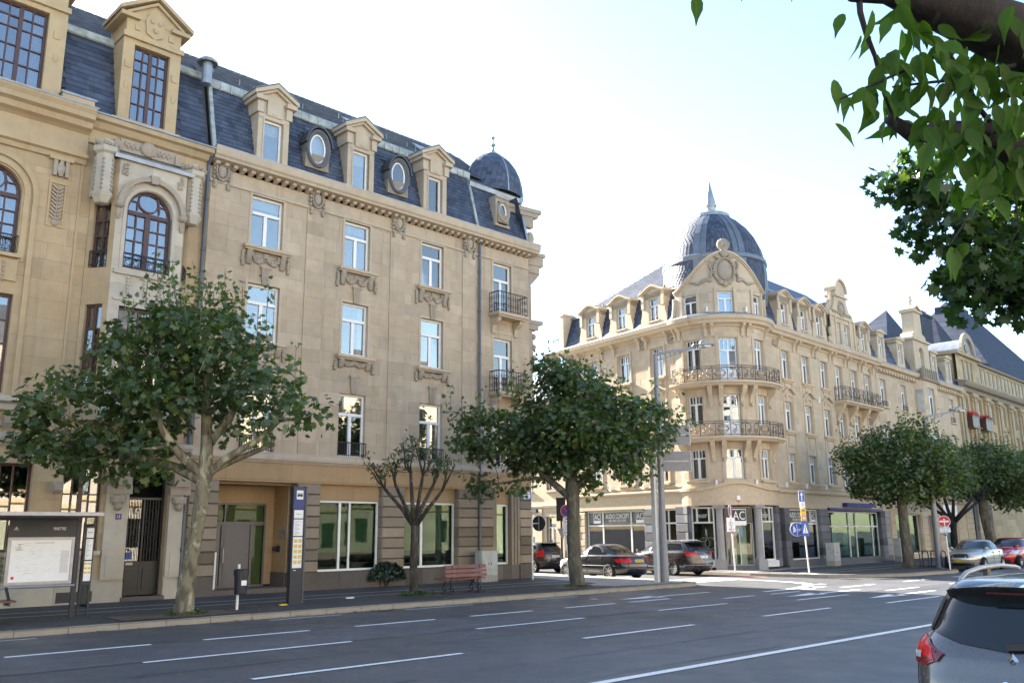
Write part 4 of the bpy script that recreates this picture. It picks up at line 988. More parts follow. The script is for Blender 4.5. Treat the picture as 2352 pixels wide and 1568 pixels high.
    d = b.build('door', M['blackdoor'], root)
    for a, c in ((-2.78, -2.3), (-2.26, -1.78)):
        b = MB(T); b.box(a, c, -.3, -.26, .2, .98); b.box(a + .06, c - .06, -.26, -.24, .3, .9); b.box(a, c, -.3, -.25, .98, 1.08)
        b.build('door_leaf', M['blackdoor'], d)
        b = MB(T); b.box(a + .03, c - .03, -.32, -.31, 1.1, 2.9); b.build('pane', M['glassA'], d)
        b = MB(T)
        for k in range(5):
            u = a + .06 + k * (c - a - .12) / 4; b.bar((u, -.26, 1.08), (u, -.26, 2.9), .02)
        for k in range(4): b.tube([(a + .12 + .07 * cos(q * pi / 4) + k % 2 * .16, -.26, 1.35 + k * .4 + .1 * sin(q * pi / 4)) for q in range(9)], .009, 4, False)
        b.build('door_grille', M['iron'], d)
    b = MB(T); b.box(-2.7, -2.5, -.25, -.245, .99, 1.06); b.build('letter_slot', M['steel'], d)
    b = MB(T); b.box(-2.7, -2.55, -.255, -.25, 1.15, 1.35); b.build('door_sticker', M['blue'], d)
    b = MB(T); b.box(-2.9, -1.66, -.3, .12, 0, .12); b.build('doorstep', M['plinth'], root)
    # roof
    holes = [(-4.25, -2.2, 14, 18), (-8.4, -5.75, 14, 18)]
    slates(T, root, x0, -1.2, (-.1, 14.22, -.95, 17.2), holes, .34, .2, 300, -4.0, r, M['slate'])
    b = MB(T); b.strip([(-.12, 14.2), (-.97, 17.2), (-4.0, 19.86), (-8.6, 17.2), (-9.4, 14.2)], x0, -1.1); b.build('roof', M['slateD'], root, fix=False)
    slates(T, root, x0, -1.15, (-1.05, 17.3, -4.0, 19.94), [], .3, .22, 0, 0, r, M['slateD'])
    b = MB(T); b.strip([(-.86, 17.1), (-.8, 17.14), (-.8, 17.36), (-.95, 17.42), (-1.2, 17.44)], x0, -1.15, 1, False); b.build('roof_flashing', M['zincW'], root)
    b = MB(T); b.box(-5.85, -4.95, -.3, .34, 14.22, 14.5); b.build('parapet_block', M['trimA'], root); b = MB(T); b.box(-5.9, -4.9, -.3, .38, 14.5, 14.56); b.build('coping', M['zinc'], root)
    # dormers
    for u, hw, full in ((-3.24, .57, 1), (-7.06, .70, 0)):
        b = MB(T); H = .92 if full else 1.2; w = -.05 if full else .1; zt = 17.05 if full else 16.95
        b.box(u - H, u - hw, -1.4, w, 14.2, zt); b.box(u + hw, u + H, -1.4, w, 14.2, zt); b.box(u - hw, u + hw, -.5, w, 14.2, 14.5)
        b.box(u - H, u + H, -1.4, w, zt, zt + .16); b.box(u - H - .05, u + H + .05, -1.4, w + .1, zt + .16, zt + .34); b.box(u - H + .04, u + H - .04, -1.4, w + .01, zt + .34, zt + .95)
        for s in (-1, 1):
            b.box(u + s * (H - .12) - .1, u + s * (H - .12) + .1, 0, w + .04, 16.1, 16.3) if 0 else None
            b.box(u + s * (hw + H) / 2 - .09, u + s * (hw + H) / 2 + .09, w, w + .03, 16.2, 16.45); b.blob((u + s * (hw + H) / 2, w, 15.6), (.08, .05, .16), 7, 5)
            b.box(u + s * (H + .0) - .16, u + s * (H + .0) + .16, -1.2, w + .05, 14.2, 14.45)
            b.box(u + s * (H - .1) - .3, u + s * (H - .1) + .3, -1.3, w + .16, zt + .82, zt + .96)
        if full:
            b.prism([(u - H, zt + .9), (u + H, zt + .9), (u, zt + 1.62)], 'w', -1.4, w + .02); gable_cap(b, u, H + .26, zt + .94, .78, -1.4, w + .26, .14); gable_cap(b, u, H + .02, zt + .9, .66, -1.4, w + .14, .1)
            b.box(u - .14, u + .14, -.5, w + .2, zt + 1.7, zt + 1.95); b.blob((u, w, zt + 2.05), (.16, .14, .16), 8, 5)
            b.prism([(u - .26, zt + .5), (u - .32, zt + .95), (u - .22, zt + 1.2), (u, zt + 1.1), (u + .22, zt + 1.2), (u + .32, zt + .95), (u + .26, zt + .5), (u, zt + .36)], 'w', w, w + .07); b.box(u - .62, u - .46, w, w + .05, zt + .5, zt + .68); b.box(u + .46, u + .62, w, w + .05, zt + .5, zt + .68)
            for s in (-1, 1): b.blob((u + s * .12, w + .09, zt + .95), (.07, .04, .08), 6, 4)
            b.blob((u, w + .09, zt + .66), (.08, .05, .1), 6, 4)
        else: b.box(u - H - .1, u + H + .1, -1.4, w + .2, zt + .95, zt + 1.3); gable_cap(b, u, H + .3, zt + 1.3, .9, -1.4, w + .3, .16); b.prism([(u - H, zt + 1.3), (u + H, zt + 1.3), (u, zt + 2.1)], 'w', -1.4, w + .02)
        d = b.build('dormer', M['trimA'], root)
        R2 = MB(T); window(T, d, u - hw + .01, u + hw - .01, 14.5, zt, w - .14, G8(3) + [(.62, [.25, .5, .75, 1], (.035, .11, .035)), (.62, [.25, .5, .75, 1], (.035, .11, .035))], M['brown'], M['glassA'], .07, .035, ('drape', 0, .25), R2)
        R2.build('interior', M['room'], d, fix=False)
    rm.build('interior', M['room'], root, fix=False)
bldA()
# ---------------------------------------------------------------- corner building with round bow and dome
C0 = (39.12, 26.72)
def seg(ox, oy, az):
    d = (cos(radians(az)), sin(radians(az))); n = (d[1], -d[0])
    return lambda u, w, z: (ox + u * d[0] + w * n[0] - C0[0], oy + u * d[1] + w * n[1] - C0[1], z)
TL = seg(36.5, 26.5, 264); TR = seg(40.9, 24.6, 3.7)
RB = 2.65
TB = lambda s, w, z: ((RB + w) * cos(radians(229) + s / RB), (RB + w) * sin(radians(229) + s / RB), z)
SA = lambda az: radians(az - 229) * RB
def ogee_dormer(T, root, u, half, z, hw, rm, w=-.02, gl='glassC', r=RND, mat='trimC'):
    b = MB(T); zt = z + 1.45
    b.box(u - half, u - hw, -1.1, w, z - .05, zt); b.box(u + hw, u + half, -1.1, w, z - .05, zt); b.box(u - hw, u + hw, -.5, w, z - .05, z + .22); b.box(u - half, u + half, -1.1, w, zt - .02, zt + .32)
    b.box(u - hw - .08, u + hw + .08, w, w + .08, z + .12, z + .2)
    for s in (-1, 1):
        b.box(u + s * (half - .1) - .1, u + s * (half - .1) + .1, w, w + .07, z + .95, z + 1.7); b.prism([(u + s * half, z - .05), (u + s * (half + .14), z - .05), (u + s * (half + .1), z + .35), (u + s * half, z + .7)], 'w', -.4, w)
    gable_cap(b, u, half + .12, zt + .28, .34, -1.1, w + .18, .1, 'ogee'); gable_cap(b, u, half + .04, zt + .22, .32, -1.1, w + .1, .08, 'ogee')
    P = gable_cap(MB(), u, half, zt + .24, .32, 0, 0, .1, 'ogee'); b.prism([(u - half, zt)] + P + [(u + half, zt)], 'w', -.6, w)
    d = b.build('dormer', M[mat], root)
    window(T, d, u - hw + .01, u + hw - .01, z + .22, zt, w - .14, [(.68, [.5, 1], .1), (.32, [1], 0)], M['white'], M[gl], .06, .07, ('drape', .1 + .3 * r.random(), .1) if r.random() < .5 else None, rm)
    return d
def scroll_bracket(T, root, u, z, h, d, mat, wd=.13):
    b = MB(T); P = [(0, z)]
    for i in range(9):
        t = i / 8; P.append((d * (1 - t) ** 1.3 * (1 + .18 * sin(pi * 2 * t)) + .05, z - h * t))
    P.append((0, z - h)); b.prism(P, 'u', u - wd, u + wd); b.blob((u, .1, z - h - .05), (wd * .9, .09, .12), 7, 5); b.blob((u, d * .8, z - .1), (wd * 1.05, .09, .1), 7, 5)
    return b.build('bracket', M[mat], root, smooth=False)
def bldC():
    r = random.Random(33)
    root = thing('corner_building', 'warm limestone corner building with rounded bow, tiered iron balconies and a large spired dome', 'building', (*C0, 0))
    FL = [(4.33, 5.8), (7.05, 8.56), (9.83, 11.36)]
    lw = [-7.4, -4.85, -2.3]; rw = [1.78, 4.14, 6.45, 8.45, 10.6, 12.7]; hw = .43
    LO = [(c - hw, c + hw, a, e) for c in lw for a, e in FL]
    RO = [(c - hw, c + hw, a if not (i > 2 and k == 2) else 9.25, e) for i, c in enumerate(rw) for k, (a, e) in enumerate(FL)]
    BO = []
    for az, h in ((188, .42), (228.2, .46), (270.5, .42)):
        s = SA(az); mid = abs(az - 228) < 2
        BO += [(s - h, s + h, 4.32, 5.78), (s - h, s + h, 6.36 if mid else 7.0, 8.48), (s - h, s + h, 9.1 if mid else 9.75, 11.35)]
    sL, sR = SA(164), SA(308)
    for T, u0, u1, ops, bw in ((TL, -9.9, -.2, LO, .8), (TR, -.2, 14.0, RO, .8), (TB, sL, sR, BO, .5)):
        b = MB(T); wall(b, u0, u1, 3.8, 11.95, ops, .36, bw, rnd=r); b.build('wall', M['stoneC'], root, fix=False)
    # end walls and backing
    b = MB(TL); b.poly([(-9.9, 0, 0), (-9.9, 0, 14.5), (-9.9, -9, 14.5), (-9.9, -9, 0)]); b.poly([(-9.9, -1.2, 0), (1, -1.2, 0), (1, -1.2, 14), (-9.9, -1.2, 14)]); b.build('end_wall', M['stoneC'], root, fix=False)
    b = MB(TR); b.poly([(14, 0, 0), (14, 0, 12.5), (14, -9, 12.5), (14, -9, 0)]); b.poly([(-2, -1.4, 0), (14, -1.4, 0), (14, -1.4, 14), (-2, -1.4, 14)]); b.poly([(-2, -9, 0), (14, -9, 0), (14, -9, 14), (-2, -9, 14)]); b.build('end_wall', M['room'], root, fix=False)
    b = MB(); b.lathe([(1.7, 3.2), (1.7, 12.4), (0, 12.4)], 20); b.build('core_wall', M['room'], root)
    rms = {}
    for nm, T, ops in (('l', TL, LO), ('r', TR, RO), ('b', TB, BO)):
        rm = MB(T)
        for o in ops:
            c = r.random(); cu = ('drape', .3 * r.random() + .08, .3 * r.random() + .08) if c < .5 else (('blind', .3 + .3 * r.random()) if c < .62 else None)
            if nm == 'b' and o[0] < 0 < o[1]:
                q = o[3] - o[2]
                f = window(T, root, o[0], o[1], o[2], o[3], -.14, [(1 - .42 / q - .55 / q if q > 1.6 else .01, [.5, 1], .12), (.55, [.5, 1], .12), (.42, [.25, .5, .75, 1], (.025, .05, .025))] if q > 1.6 else XCASE, M['white'], M['glassC'], .06, .07, cu, rm)
                if q > 1.6: w_ = MB(T); w_.box(o[0] + .05, o[1] - .05, -.16, -.12, o[2] + .05, o[2] + .62); w_.build('door_panel', M['white'], f)
            else: window(T, root, o[0], o[1], o[2], o[3], -.17, XCASE, M['white'], M['glassC'], .055, .07, cu, rm)
        rm.build('interior', M['room'], root, fix=False)
    # window surrounds, sills, hoods, aprons
    for T, cs in ((TL, lw), (TR, rw)):
        b = MB(T); s_ = MB(T)
        for c in cs:
            b.box(c - .62, c - .5, 0, .035, 4.2, 11.5); b.box(c + .5, c + .62, 0, .035, 4.2, 11.5)
            for a, e in FL:
                if T is TR and c > 7.5 and a > 9: continue
                s_.box(c - .62, c + .62, 0, .16, a - .16, a - .06); s_.box(c - .56, c + .56, 0, .09, a - .26, a - .16)
            b.box(c - .5, c + .5, 0, .03, 11.4, 11.5)
            b.box(c - .34, c + .34, 0, .03, 6.15, 6.75); b.box(c - .26, c + .26, .03, .05, 6.25, 6.65)
            if not (T is TR and c > 7.5):
                gable_cap(b, c, .66, 9.0, .26, 0, .15, .09, 'ogee', 10); b.box(c - .3, c + .3, 0, .03, 9.35, 9.62); arch_band(b, c, .36, .46, 8.56, 0, .06, 10, radians(35), radians(145))
        b.build('window_surround', M['trimC'], root); s_.build('sill', M['trimC'], root)
    b = MB(TB)
    for az in (188, 228.2, 270.5):
        s = SA(az)
        for q in (-1, 1): b.box(s + q * .56 - .05, s + q * .56 + .05, 0, .03, 4.2, 11.5)
        b.box(s - .58, s + .58, 0, .15, 4.14, 4.24)
        if az != 228.2:
            for z in (6.9, 9.65): b.box(s - .55, s + .55, 0, .1, z - .08, z)
    b.build('window_surround', M['trimC'], root)
    # cornice with paired brackets
    prof = [(0, 11.9), (.06, 11.93), (.1, 12.02), (.3, 12.08), (.34, 12.2), (.44, 12.28), (.46, 12.42), (.46, 12.46), (.0, 12.66)]
    for T, u0, u1, n in ((TL, -10.0, .35, 1), (TR, -.6, 14.1, 1), (TB, sL, sR, 40)):
        b = MB(T); b.strip(prof[:-1], u0, u1, n, False); b.build('cornice', M['trimC'], root)
        b = MB(T); b.strip([(.30, 12.46), (.47, 12.455), (.45, 12.49), (-.05, 12.7)], u0, u1, n, False); b.build('gutter', M['zinc'], root)
    br = MB(); br.prism([(0, 11.4), (.05, 11.42), (.12, 11.8), (.3, 11.95), (.3, 12.06), (0, 12.06)], 'u', -.08, .08); br = br.mesh('bracket'); br.materials.append(M['trimC'])
    def put(T, u):
        p = Vector(T(u, 0, 0)); q = Vector(T(u, 1, 0)) - p; o = link('bracket', br, root, p); o.rotation_euler = (0, 0, atan2(q.y, q.x) - pi / 2)
    for c in (-9.5, -8.6, -6.6, -5.6, -3.55, -3.05, -1.5, -.9): put(TL, c)
    for c in (1.0, 2.75, 3.2, 5.05, 5.5, 7.2, 7.7, 9.3, 9.8, 11.4, 11.9, 13.5): put(TR, c)
    for az in (172, 205, 212, 245, 252, 286): put(TB, SA(az))
    for T, u in ((TL, -3.3), (TL, -1.2), (TR, .6), (TR, 5.28), (TR, 13.1)):
        b = MB(T)
        for k in range(14): b.blob((u + r.uniform(-.17, .17), .04, 11.62 + r.uniform(-.16, .16)), (.07, .06, .07), 6, 4)
        b.build('carved_panel', M['carve'], root)
    # balconies
    arc = [(SA(a), .58) for a in range(170, 291, 4)]; arc = [(SA(168), .05)] + arc + [(SA(292), .05)]
    for z in (8.98, 6.24):
        b = MB(TB); b.strip([(0, z - .14), (.5, z - .12), (.6, z - .02), (.66, z + .0), (.66, z + .1), (0, z + .12)], SA(168), SA(292), 30); b.build('balcony', M['trimC'], root)
        big_scroll_rail(TB, root, arc, z + .12, z + .84, M['ironC'])
        for az in (174, 207, 217.5, 240, 251, 284): scroll_bracket(TB, root, SA(az), z - .12, .85, .42, 'trimC', .1)
    b = MB(TR); z = 9.1; b.strip([(0, z - .14), (.55, z - .12), (.66, z - .02), (.72, z), (.72, z + .1), (0, z + .12)], 7.55, 13.0); b.build('balcony', M['trimC'], root)
    big_scroll_rail(TR, root, [(7.65, .03), (7.65, .64), (12.9, .64), (12.9, .03)], z + .12, z + .92, M['ironC'])
    for u in (7.75, 9.5, 11.3, 12.75): scroll_bracket(TR, root, u, z - .12, .95, .5, 'trimC', .12)
    # wave moulding over the shop and cream fascia
    for T, u0, u1 in ((TL, -9.9, -.2), (TR, -.2, 14.0)):
        b = MB(T); b.strip([(0, 3.7), (.1, 3.72), (.14, 3.8), (.14, 3.86), (.05, 3.9), (0, 3.92)], u0, u1); b.strip([(0, 4.0), (.06, 4.0), (.06, 4.1), (0, 4.12)], u0, u1); b.build('string_course', M['trimC'], root)
        b = MB(T); b.box(u0, u1, -.4, .0, 2.96, 3.72); b.build('fascia', M['soffit'], root)
    b = MB(TB); n = 40; P = []
    for i in range(n + 1):
        s = sL + (sR - sL) * i / n; t = (s) / 1.9; P.append((s, 3.76 + .30 * (.5 + .5 * cos(pi * max(-1, min(1, t)))) ** 1.0))
    for (a, za), (c, zc) in zip(P, P[1:]):
        b.prism([(a, za), (c, zc), (c, zc + .14), (a, za + .14)], 'w', 0, .13)
    b.build('string_course', M['trimC'], root)
    b = MB(TB); b.strip([(-.5, 3.05), (.02, 3.05), (.02, 3.85), (.0, 4.1)], sL, sR, 30, False); b.build('fascia', M['soffit'], root)
    # gable over the bow
    def gz(s):
        t = max(-1, min(1, s / SA(229 + 62))); return 13.95 + 1.85 * (.5 + .5 * cos(pi * t)) ** .85
    gops = [(SA(187.6) - .4, SA(187.6) + .4, 12.62, 13.72), (SA(228.6) - .4, SA(228.6) + .4, 12.68, 13.78), (SA(273) - .4, SA(273) + .4, 12.62, 13.72)]
    g0, g1 = SA(167), SA(291)
    b = MB(TB); wall(b, g0, g1, 12.4, 13.9, gops, .5, .55, -.02, rnd=r); n = 44
    for i in range(n):
        a = g0 + (g1 - g0) * i / n; c = g0 + (g1 - g0) * (i + 1) / n
        b.poly([(a, -.022, 13.9), (c, -.022, 13.9), (c, -.022, gz(c)), (a, -.022, gz(a))]); b.poly([(a, -.35, 12.4), (c, -.35, 12.4), (c, -.35, gz(c)), (a, -.35, gz(a))])
    for u in (g0, g1): b.poly([(u, -.022, 12.4), (u, -.35, 12.4), (u, -.35, gz(u)), (u, -.022, gz(u))])
    gb = b.build('gable', M['trimC'], root, fix=False)
    b = MB(TB)
    for i in range(n):
        a = g0 + (g1 - g0) * i / n; c = g0 + (g1 - g0) * (i + 1) / n
        b.prism([(a, gz(a)), (c, gz(c)), (c, gz(c) + .11), (a, gz(a) + .11)], 'w', -.4, .12); b.prism([(a, gz(a) - .08), (c, gz(c) - .08), (c, gz(c)), (a, gz(a))], 'w', -.3, .05)
    b.build('gable_coping', M['trimC'], root)
    rm = MB(TB)
    for o in gops:
        window(TB, root, *o, -.16, [(.68, [.5, 1], .1), (.32, [1], 0)], M['white'], M['glassC'], .06, .07, ('drape', .3, .3) if o is gops[1] else None, rm)
    b = MB(TB)
    for o in gops:
        for q in (o[0] - .1, o[1] + .1): b.box(q - .08, q + .08, -.02, .03, 12.5, 13.95)
        b.box(o[0] - .12, o[1] + .12, -.02, .12, 12.52, 12.6)
    b.build('window_surround', M['trimC'], gb)
    rm.build('interior', M['room'], root, fix=False)
    b = MB(TB); S0 = SA(229)   # carved shield with shell crest
    b.blob((S0, .02, 14.85), (.36, .12, .52), 14, 8)
    for i in range(26):
        a = 2 * pi * i / 26; b.blob((S0 + .52 * cos(a), .04, 14.85 + .66 * sin(a)), (.1, .08, .1), 6, 4)
    for s in (-1, 1):
        for k in range(9): t = k / 8; b.blob((S0 + s * (.68 + .05 * sin(t * 9)), .04, 15.3 - .95 * t), (.08, .07, .1), 6, 4)
        for k in range(12): t = k / 11; b.blob((S0 + s * (.75 + 1.0 * t), .03, 14.35 - .1 * t + .08 * sin(t * 8)), (.12, .06, .09 * (1.3 - t)), 6, 4)
        b.blob((S0 + s * .3, .08, 15.55), (.17, .1, .12), 7, 5); b.blob((S0 + s * .2, .06, 14.2), (.15, .09, .12), 7, 5)
    b.blob((S0, .08, 14.12), (.16, .09, .16), 7, 5); b.blob((S0, .1, 15.78), (.22, .12, .28), 9, 6); b.blob((S0, .06, 16.22), (.33, .14, .33), 14, 8)
    for k in range(9): a = pi * (k + .5) / 9; b.bar((S0, .18, 16.1), (S0 + .33 * cos(a), .14, 16.15 + .36 * sin(a)), .06, .06)
    b.build('shield', M['carve'], gb, smooth=True)
    for s, az in ((-1, 168), (1, 292)):
        b = MB(TB); u = SA(az)
        for k in range(10): t = k / 9; b.blob((u + s * (.05 + .2 * t ** 2), .0, 13.6 - 1.1 * t), (.12, .12, .1), 6, 4)
        b.blob((u + s * .22, .02, 12.62), (.2, .14, .2), 8, 5); b.build('volute', M['trimC'], gb, smooth=True)
    # mansards
    sl = [(-.03, 12.66), (-.6, 14.45)]
    for T, u0, u1, hs in ((TL, -9.85, -.3, [(c - .85, c + .85, 12, 15) for c in (-7.55, -4.98, -2.43)]), (TR, .1, 14.0, [(c - .8, c + .8, 12, 15) for c in (2.1, 4.45, 6.4, 12.75)] + [(7.75, 11.45, 12, 15)])):
        b = MB(T); b.strip([(-.06, 12.6), (-.63, 14.45)], u0, u1, 1, False); b.build('mansard', M['slateD'], root, fix=False)
        slates(T, root, u0, u1, (-.03, 12.66, -.6, 14.45), hs, .26, .16, 0, 0, r, M['slate'])
        b = MB(T); b.strip([(-.58, 14.4), (-.5, 14.44), (-.5, 14.54), (-.7, 14.6)], u0, u1, 1, False); b.build('roof_flashing', M['zinc'], root)
    rm = MB(TL)
    for c in (-7.55, -4.98, -2.43): ogee_dormer(TL, root, c, .84, 12.68, .36, rm, r=r)
    rm.build('interior', M['room'], root, fix=False); rm = MB(TR)
    for c in (2.1, 4.45, 6.4, 12.75): ogee_dormer(TR, root, c, .82, 12.68, .36, rm, r=r)
    # stepped gable on the long wing
    b = MB(TR); u = 9.6; wops = [(8.72, 9.36, 12.82, 14.15), (9.86, 10.5, 12.82, 14.15)]
    wall(b, 7.85, 11.35, 12.62, 14.45, wops, .45, .7, .0, rnd=r); b.box(7.85, 11.35, -1.2, -.25, 12.62, 14.45)
    cv = [(7.85, 14.45), (7.95, 14.75), (8.35, 14.9), (8.6, 15.25), (8.78, 15.7), (8.85, 16.0), (10.35, 16.0), (10.42, 15.7), (10.6, 15.25), (10.85, 14.9), (11.25, 14.75), (11.35, 14.45)]
    b.prism(cv, 'w', -.5, 0); b.box(8.72, 10.48, -.6, .12, 15.78, 15.92); b.box(8.9, 10.3, -.5, .02, 15.92, 16.25); arch_band(b, u, .72, .86, 16.15, -.6, .14, 12); b.prism(circle(u, 16.15, .72, 12, 0, pi), 'w', -.5, .0)
    for (a, c), (d, e) in zip(cv, cv[1:]): b.bar((a, -.2, c), (d, -.2, e), .6, .1, up=(0, 1, 0)) if c != e or c < 15.9 else None
    for q in (7.95, 8.6, 10.6, 11.25): b.box(q - .1, q + .1, 0, .06, 12.65, 14.5)
    b.box(7.8, 11.4, 0, .08, 14.42, 14.52)
    for s in (-1, 1): b.blob((u + s * 1.95, 0, 12.9), (.2, .16, .22), 8, 5); b.blob((u + s * 1.87, 0, 13.4), (.12, .14, .3), 8, 5)
    g2 = b.build('gable', M['trimC'], root, fix=False)
    for o in wops: window(TR, g2, *o, -.14, [(.68, [.5, 1], .1), (.32, [1], 0)], M['white'], M['glassC'], .055, .07, None, rm)
    b = MB(TR)
    for i in range(16): a = 2 * pi * i / 16; b.blob((u + .42 * cos(a), .03, 15.05 + .46 * sin(a)), (.1, .07, .1), 6, 4)
    b.blob((u, .02, 15.05), (.3, .1, .36), 10, 6)
    for s in (-1, 1):
        for k in range(6): b.blob((u + s * (.5 + k * .16), .03, 14.75 + .05 * (k % 2)), (.1, .06, .08), 6, 4)
    b.build('shield', M['carve'], g2, smooth=True)
    b = MB(TR); b.prism([(7.9, 14.5), (u, 15.7), (11.3, 14.5)], 'w', -5, -.5); b.build('gable_roof', M['slate'], root)
    rm.build('interior', M['room'], root, fix=False)
    # main roofs
    b = MB(TL); e, k = (-.6, 14.5), (-4.6, 17.7)
    b.poly([(-9.9, *e), (-.2, *e), (-2.5, *k), (-5.6, *k)]); b.poly([(-9.9, *e), (-5.6, *k), (-5.6, -5, 17.7), (-9.9, -9, 14.5)]); b.poly([(-9.9, -9, 14.5), (-5.6, -5, 17.7), (-2.5, -4.6, 17.7), (-6.5, -9, 14.5)]); b.build('roof', M['slateD'], root, fix=False)
    b = MB(TL); nr = 19
    for i in range(nr):       # slates of the sunlit slope, course by course
        t0, t1 = i / nr, (i + 1) / nr; w0, z0 = e[0] + (k[0] - e[0]) * t0, e[1] + (k[1] - e[1]) * t0; w1, z1 = e[0] + (k[0] - e[0]) * t1, e[1] + (k[1] - e[1]) * t1
        u = -9.9 + 4.3 * t0 + (i % 2) * .13
        while u < -.2 - 2.3 * t0: b.dt = r.uniform(-1, 1); b.poly([(u + .003, w0 + .02, z0 + .035), (u + .257, w0 + .02, z0 + .035), (u + .257, w1, z1 + .012), (u + .003, w1, z1 + .012)]); u += .26
    kind(b.build('slates', M['slate'], root, fix=False), 'stuff')
    b = MB(TR); k = (-4.2, 17.6); b.poly([(-.1, *e), (14, *e), (14, *k), (.4, *k)]); b.poly([(14, *e), (14, *k), (14, -8.2, 14.5)]); b.poly([(.4, *k), (14, *k), (14, -8.2, 14.5), (4, -8.2, 14.5)]); b.build('roof', M['slate'], root, fix=False)
    b = MB(TR); b.prism([(-1.9, 15.6), (-3.0, 16.33), (-3.0, 16.38), (-1.9, 15.66)], 'u', 4.0, 5.2); b.build('skylight', M['zinc'], root)
    b = MB(TL); b.box(-10.15, -9.85, -.75, .1, 12.5, 14.72); b.box(-10.2, -9.8, -.8, .16, 14.62, 14.76)
    for i in range(9): b.bar((-9.4 + i * .95, -.9 - .3 * (i % 2), 14.7 + .24 * (i % 2)), (-9.2 + i * .95, -.9 - .3 * (i % 2), 14.95 + .24 * (i % 2)), .12, .05)
    b.build('parapet', M['trimC'], root)
    # dome
    dc = (39.23 + .95 - C0[0], 26.56 + .66 - C0[1], 0)
    pf = [(2.66, 13.6), (2.78, 14.5), (2.80, 15.3), (2.74, 16.07), (2.56, 16.84), (2.27, 17.5), (1.88, 18.09), (1.43, 18.56), (.97, 18.9)]
    b = MB(); b.lathe([(p[0] - .03, p[1]) for p in pf], 48, dc); dm = b.build('dome', M['slateD'], root, smooth=True)
    b = MB(); den = []
    for (r0, z0), (r1, z1) in zip(pf, pf[1:]):
        m = max(2, round(math.hypot(r1 - r0, z1 - z0) / .17))
        for q in range(m): den.append((r0 + (r1 - r0) * q / m, z0 + (z1 - z0) * q / m, r0 + (r1 - r0) * (q + 1) / m, z0 + (z1 - z0) * (q + 1) / m))
    for i, (r0, z0, r1, z1) in enumerate(den):
        n = max(16, round(2 * pi * r0 / .22))
        for q in range(n):
            a0 = 2 * pi * (q + .5 * (i % 2)) / n + .004; a1 = 2 * pi * (q + 1 + .5 * (i % 2)) / n - .004; am = (a0 + a1) / 2
            b.dt = r.uniform(-1, 1); c_ = lambda rr, a, z: (dc[0] + rr * cos(a), dc[1] + rr * sin(a), z)
            b.poly([c_(r0 + .016, a0 + (am - a0) * .35, z0 - .02), c_(r0 + .02, am, z0 - .05), c_(r0 + .016, a1 - (a1 - am) * .35, z0 - .02), c_((r0 + r1) / 2 + .012, a1, (z0 + z1) / 2), c_(r1, a1, z1 + .02), c_(r1, a0, z1 + .02), c_((r0 + r1) / 2 + .012, a0, (z0 + z1) / 2)])
    b.dt = 0; kind(b.build('dome_slates', M['slate'], root, fix=False), 'stuff')
    b = MB()
    for k in range(8):
        a0 = radians(199 + 45 * k)
        for (r0, z0), (r1, z1) in zip(pf, pf[1:]):
            for o, hwid, hh in ((-.19, .16, .03), (.19, .16, .03), (0, .03, .07)):
                q = lambda rr, z, off, h: (dc[0] + (rr + h) * cos(a0 + off / 2.7), dc[1] + (rr + h) * sin(a0 + off / 2.7), z)
                f0 = r0 / 2.74; f1 = r1 / 2.74; of = lambda x, f: x * f / max(f, .3) * (.45 + .55 * f)
                b.poly([q(r0, z0, of(o - hwid, f0) / max(f0, .35), hh), q(r0, z0, of(o + hwid, f0) / max(f0, .35), hh), q(r1, z1, of(o + hwid, f1) / max(f1, .35), hh), q(r1, z1, of(o - hwid, f1) / max(f1, .35), hh)])
    b.lathe([(2.79, 15.9), (2.84, 15.95), (2.83, 16.15), (2.75, 16.22)], 48, dc)
    b.build('dome_rib', M['zincD'], dm, smooth=False, fix=False)
    b = MB(); b.lathe([(1.0, 18.86), (1.05, 18.9), (1.03, 19.08), (.94, 19.14), (.56, 19.26), (.32, 19.32), (.32, 19.38), (.25, 19.42), (.28, 19.6), (.34, 19.7), (.34, 19.78), (.30, 19.82), (.21, 20.3), (.1, 20.85), (.02, 21.25), (0, 21.3)], 28, dc); b.build('spire', M['zinc'], dm, smooth=False)
    return root
RC = bldC()
# ---------------------------------------------------------------- ground floor of the corner building
def pier_blocks(T, root, u0, u1, z0, z1, mat, n=7, w=.06, r=RND, dep=.5, nm='stone_block'):
    h = (z1 - z0) / n
    for k in range(n):
        b = MB(T); b.dt = r.uniform(-1, 1); e = .025; a, c = z0 + k * h + .008, z0 + (k + 1) * h - .008; o = w + r.uniform(-.006, .006)
        A = [b.P(p) for p in ((u0, w - .04, a), (u1, w - .04, a), (u1, w - .04, c), (u0, w - .04, c))]; B = [b.P(p) for p in ((u0 + e, o, a + e), (u1 - e, o, a + e), (u1 - e, o, c - e), (u0 + e, o, c - e))]
        b.face(B)
        for i in range(4): b.face((A[i], A[(i + 1) % 4], B[(i + 1) % 4], B[i]))
        for s in (u0, u1): b.poly([(s, w - .04, a), (s, w - .04, c), (s, -dep, c), (s, -dep, a)])
        b.build(nm, M[mat], root, fix=False)
    b = MB(T); b.box(u0 + .01, u1 - .01, -dep, w - .035, z0, z1); b.build('pier_core', M[mat], root)
def shop(T, root, u0, u1, z0, z1, w, rows, gl='shopglass', mat='whitedark', bd=.07, room=None):
    b = MB(T); ps = frame_bars(b, u0, u1, z0, z1, w, rows, bd, .08, .08); f = b.build('shop_window', M[mat], root); panes_out(f, ps, T, w - .05, M[gl])
    return f, ps
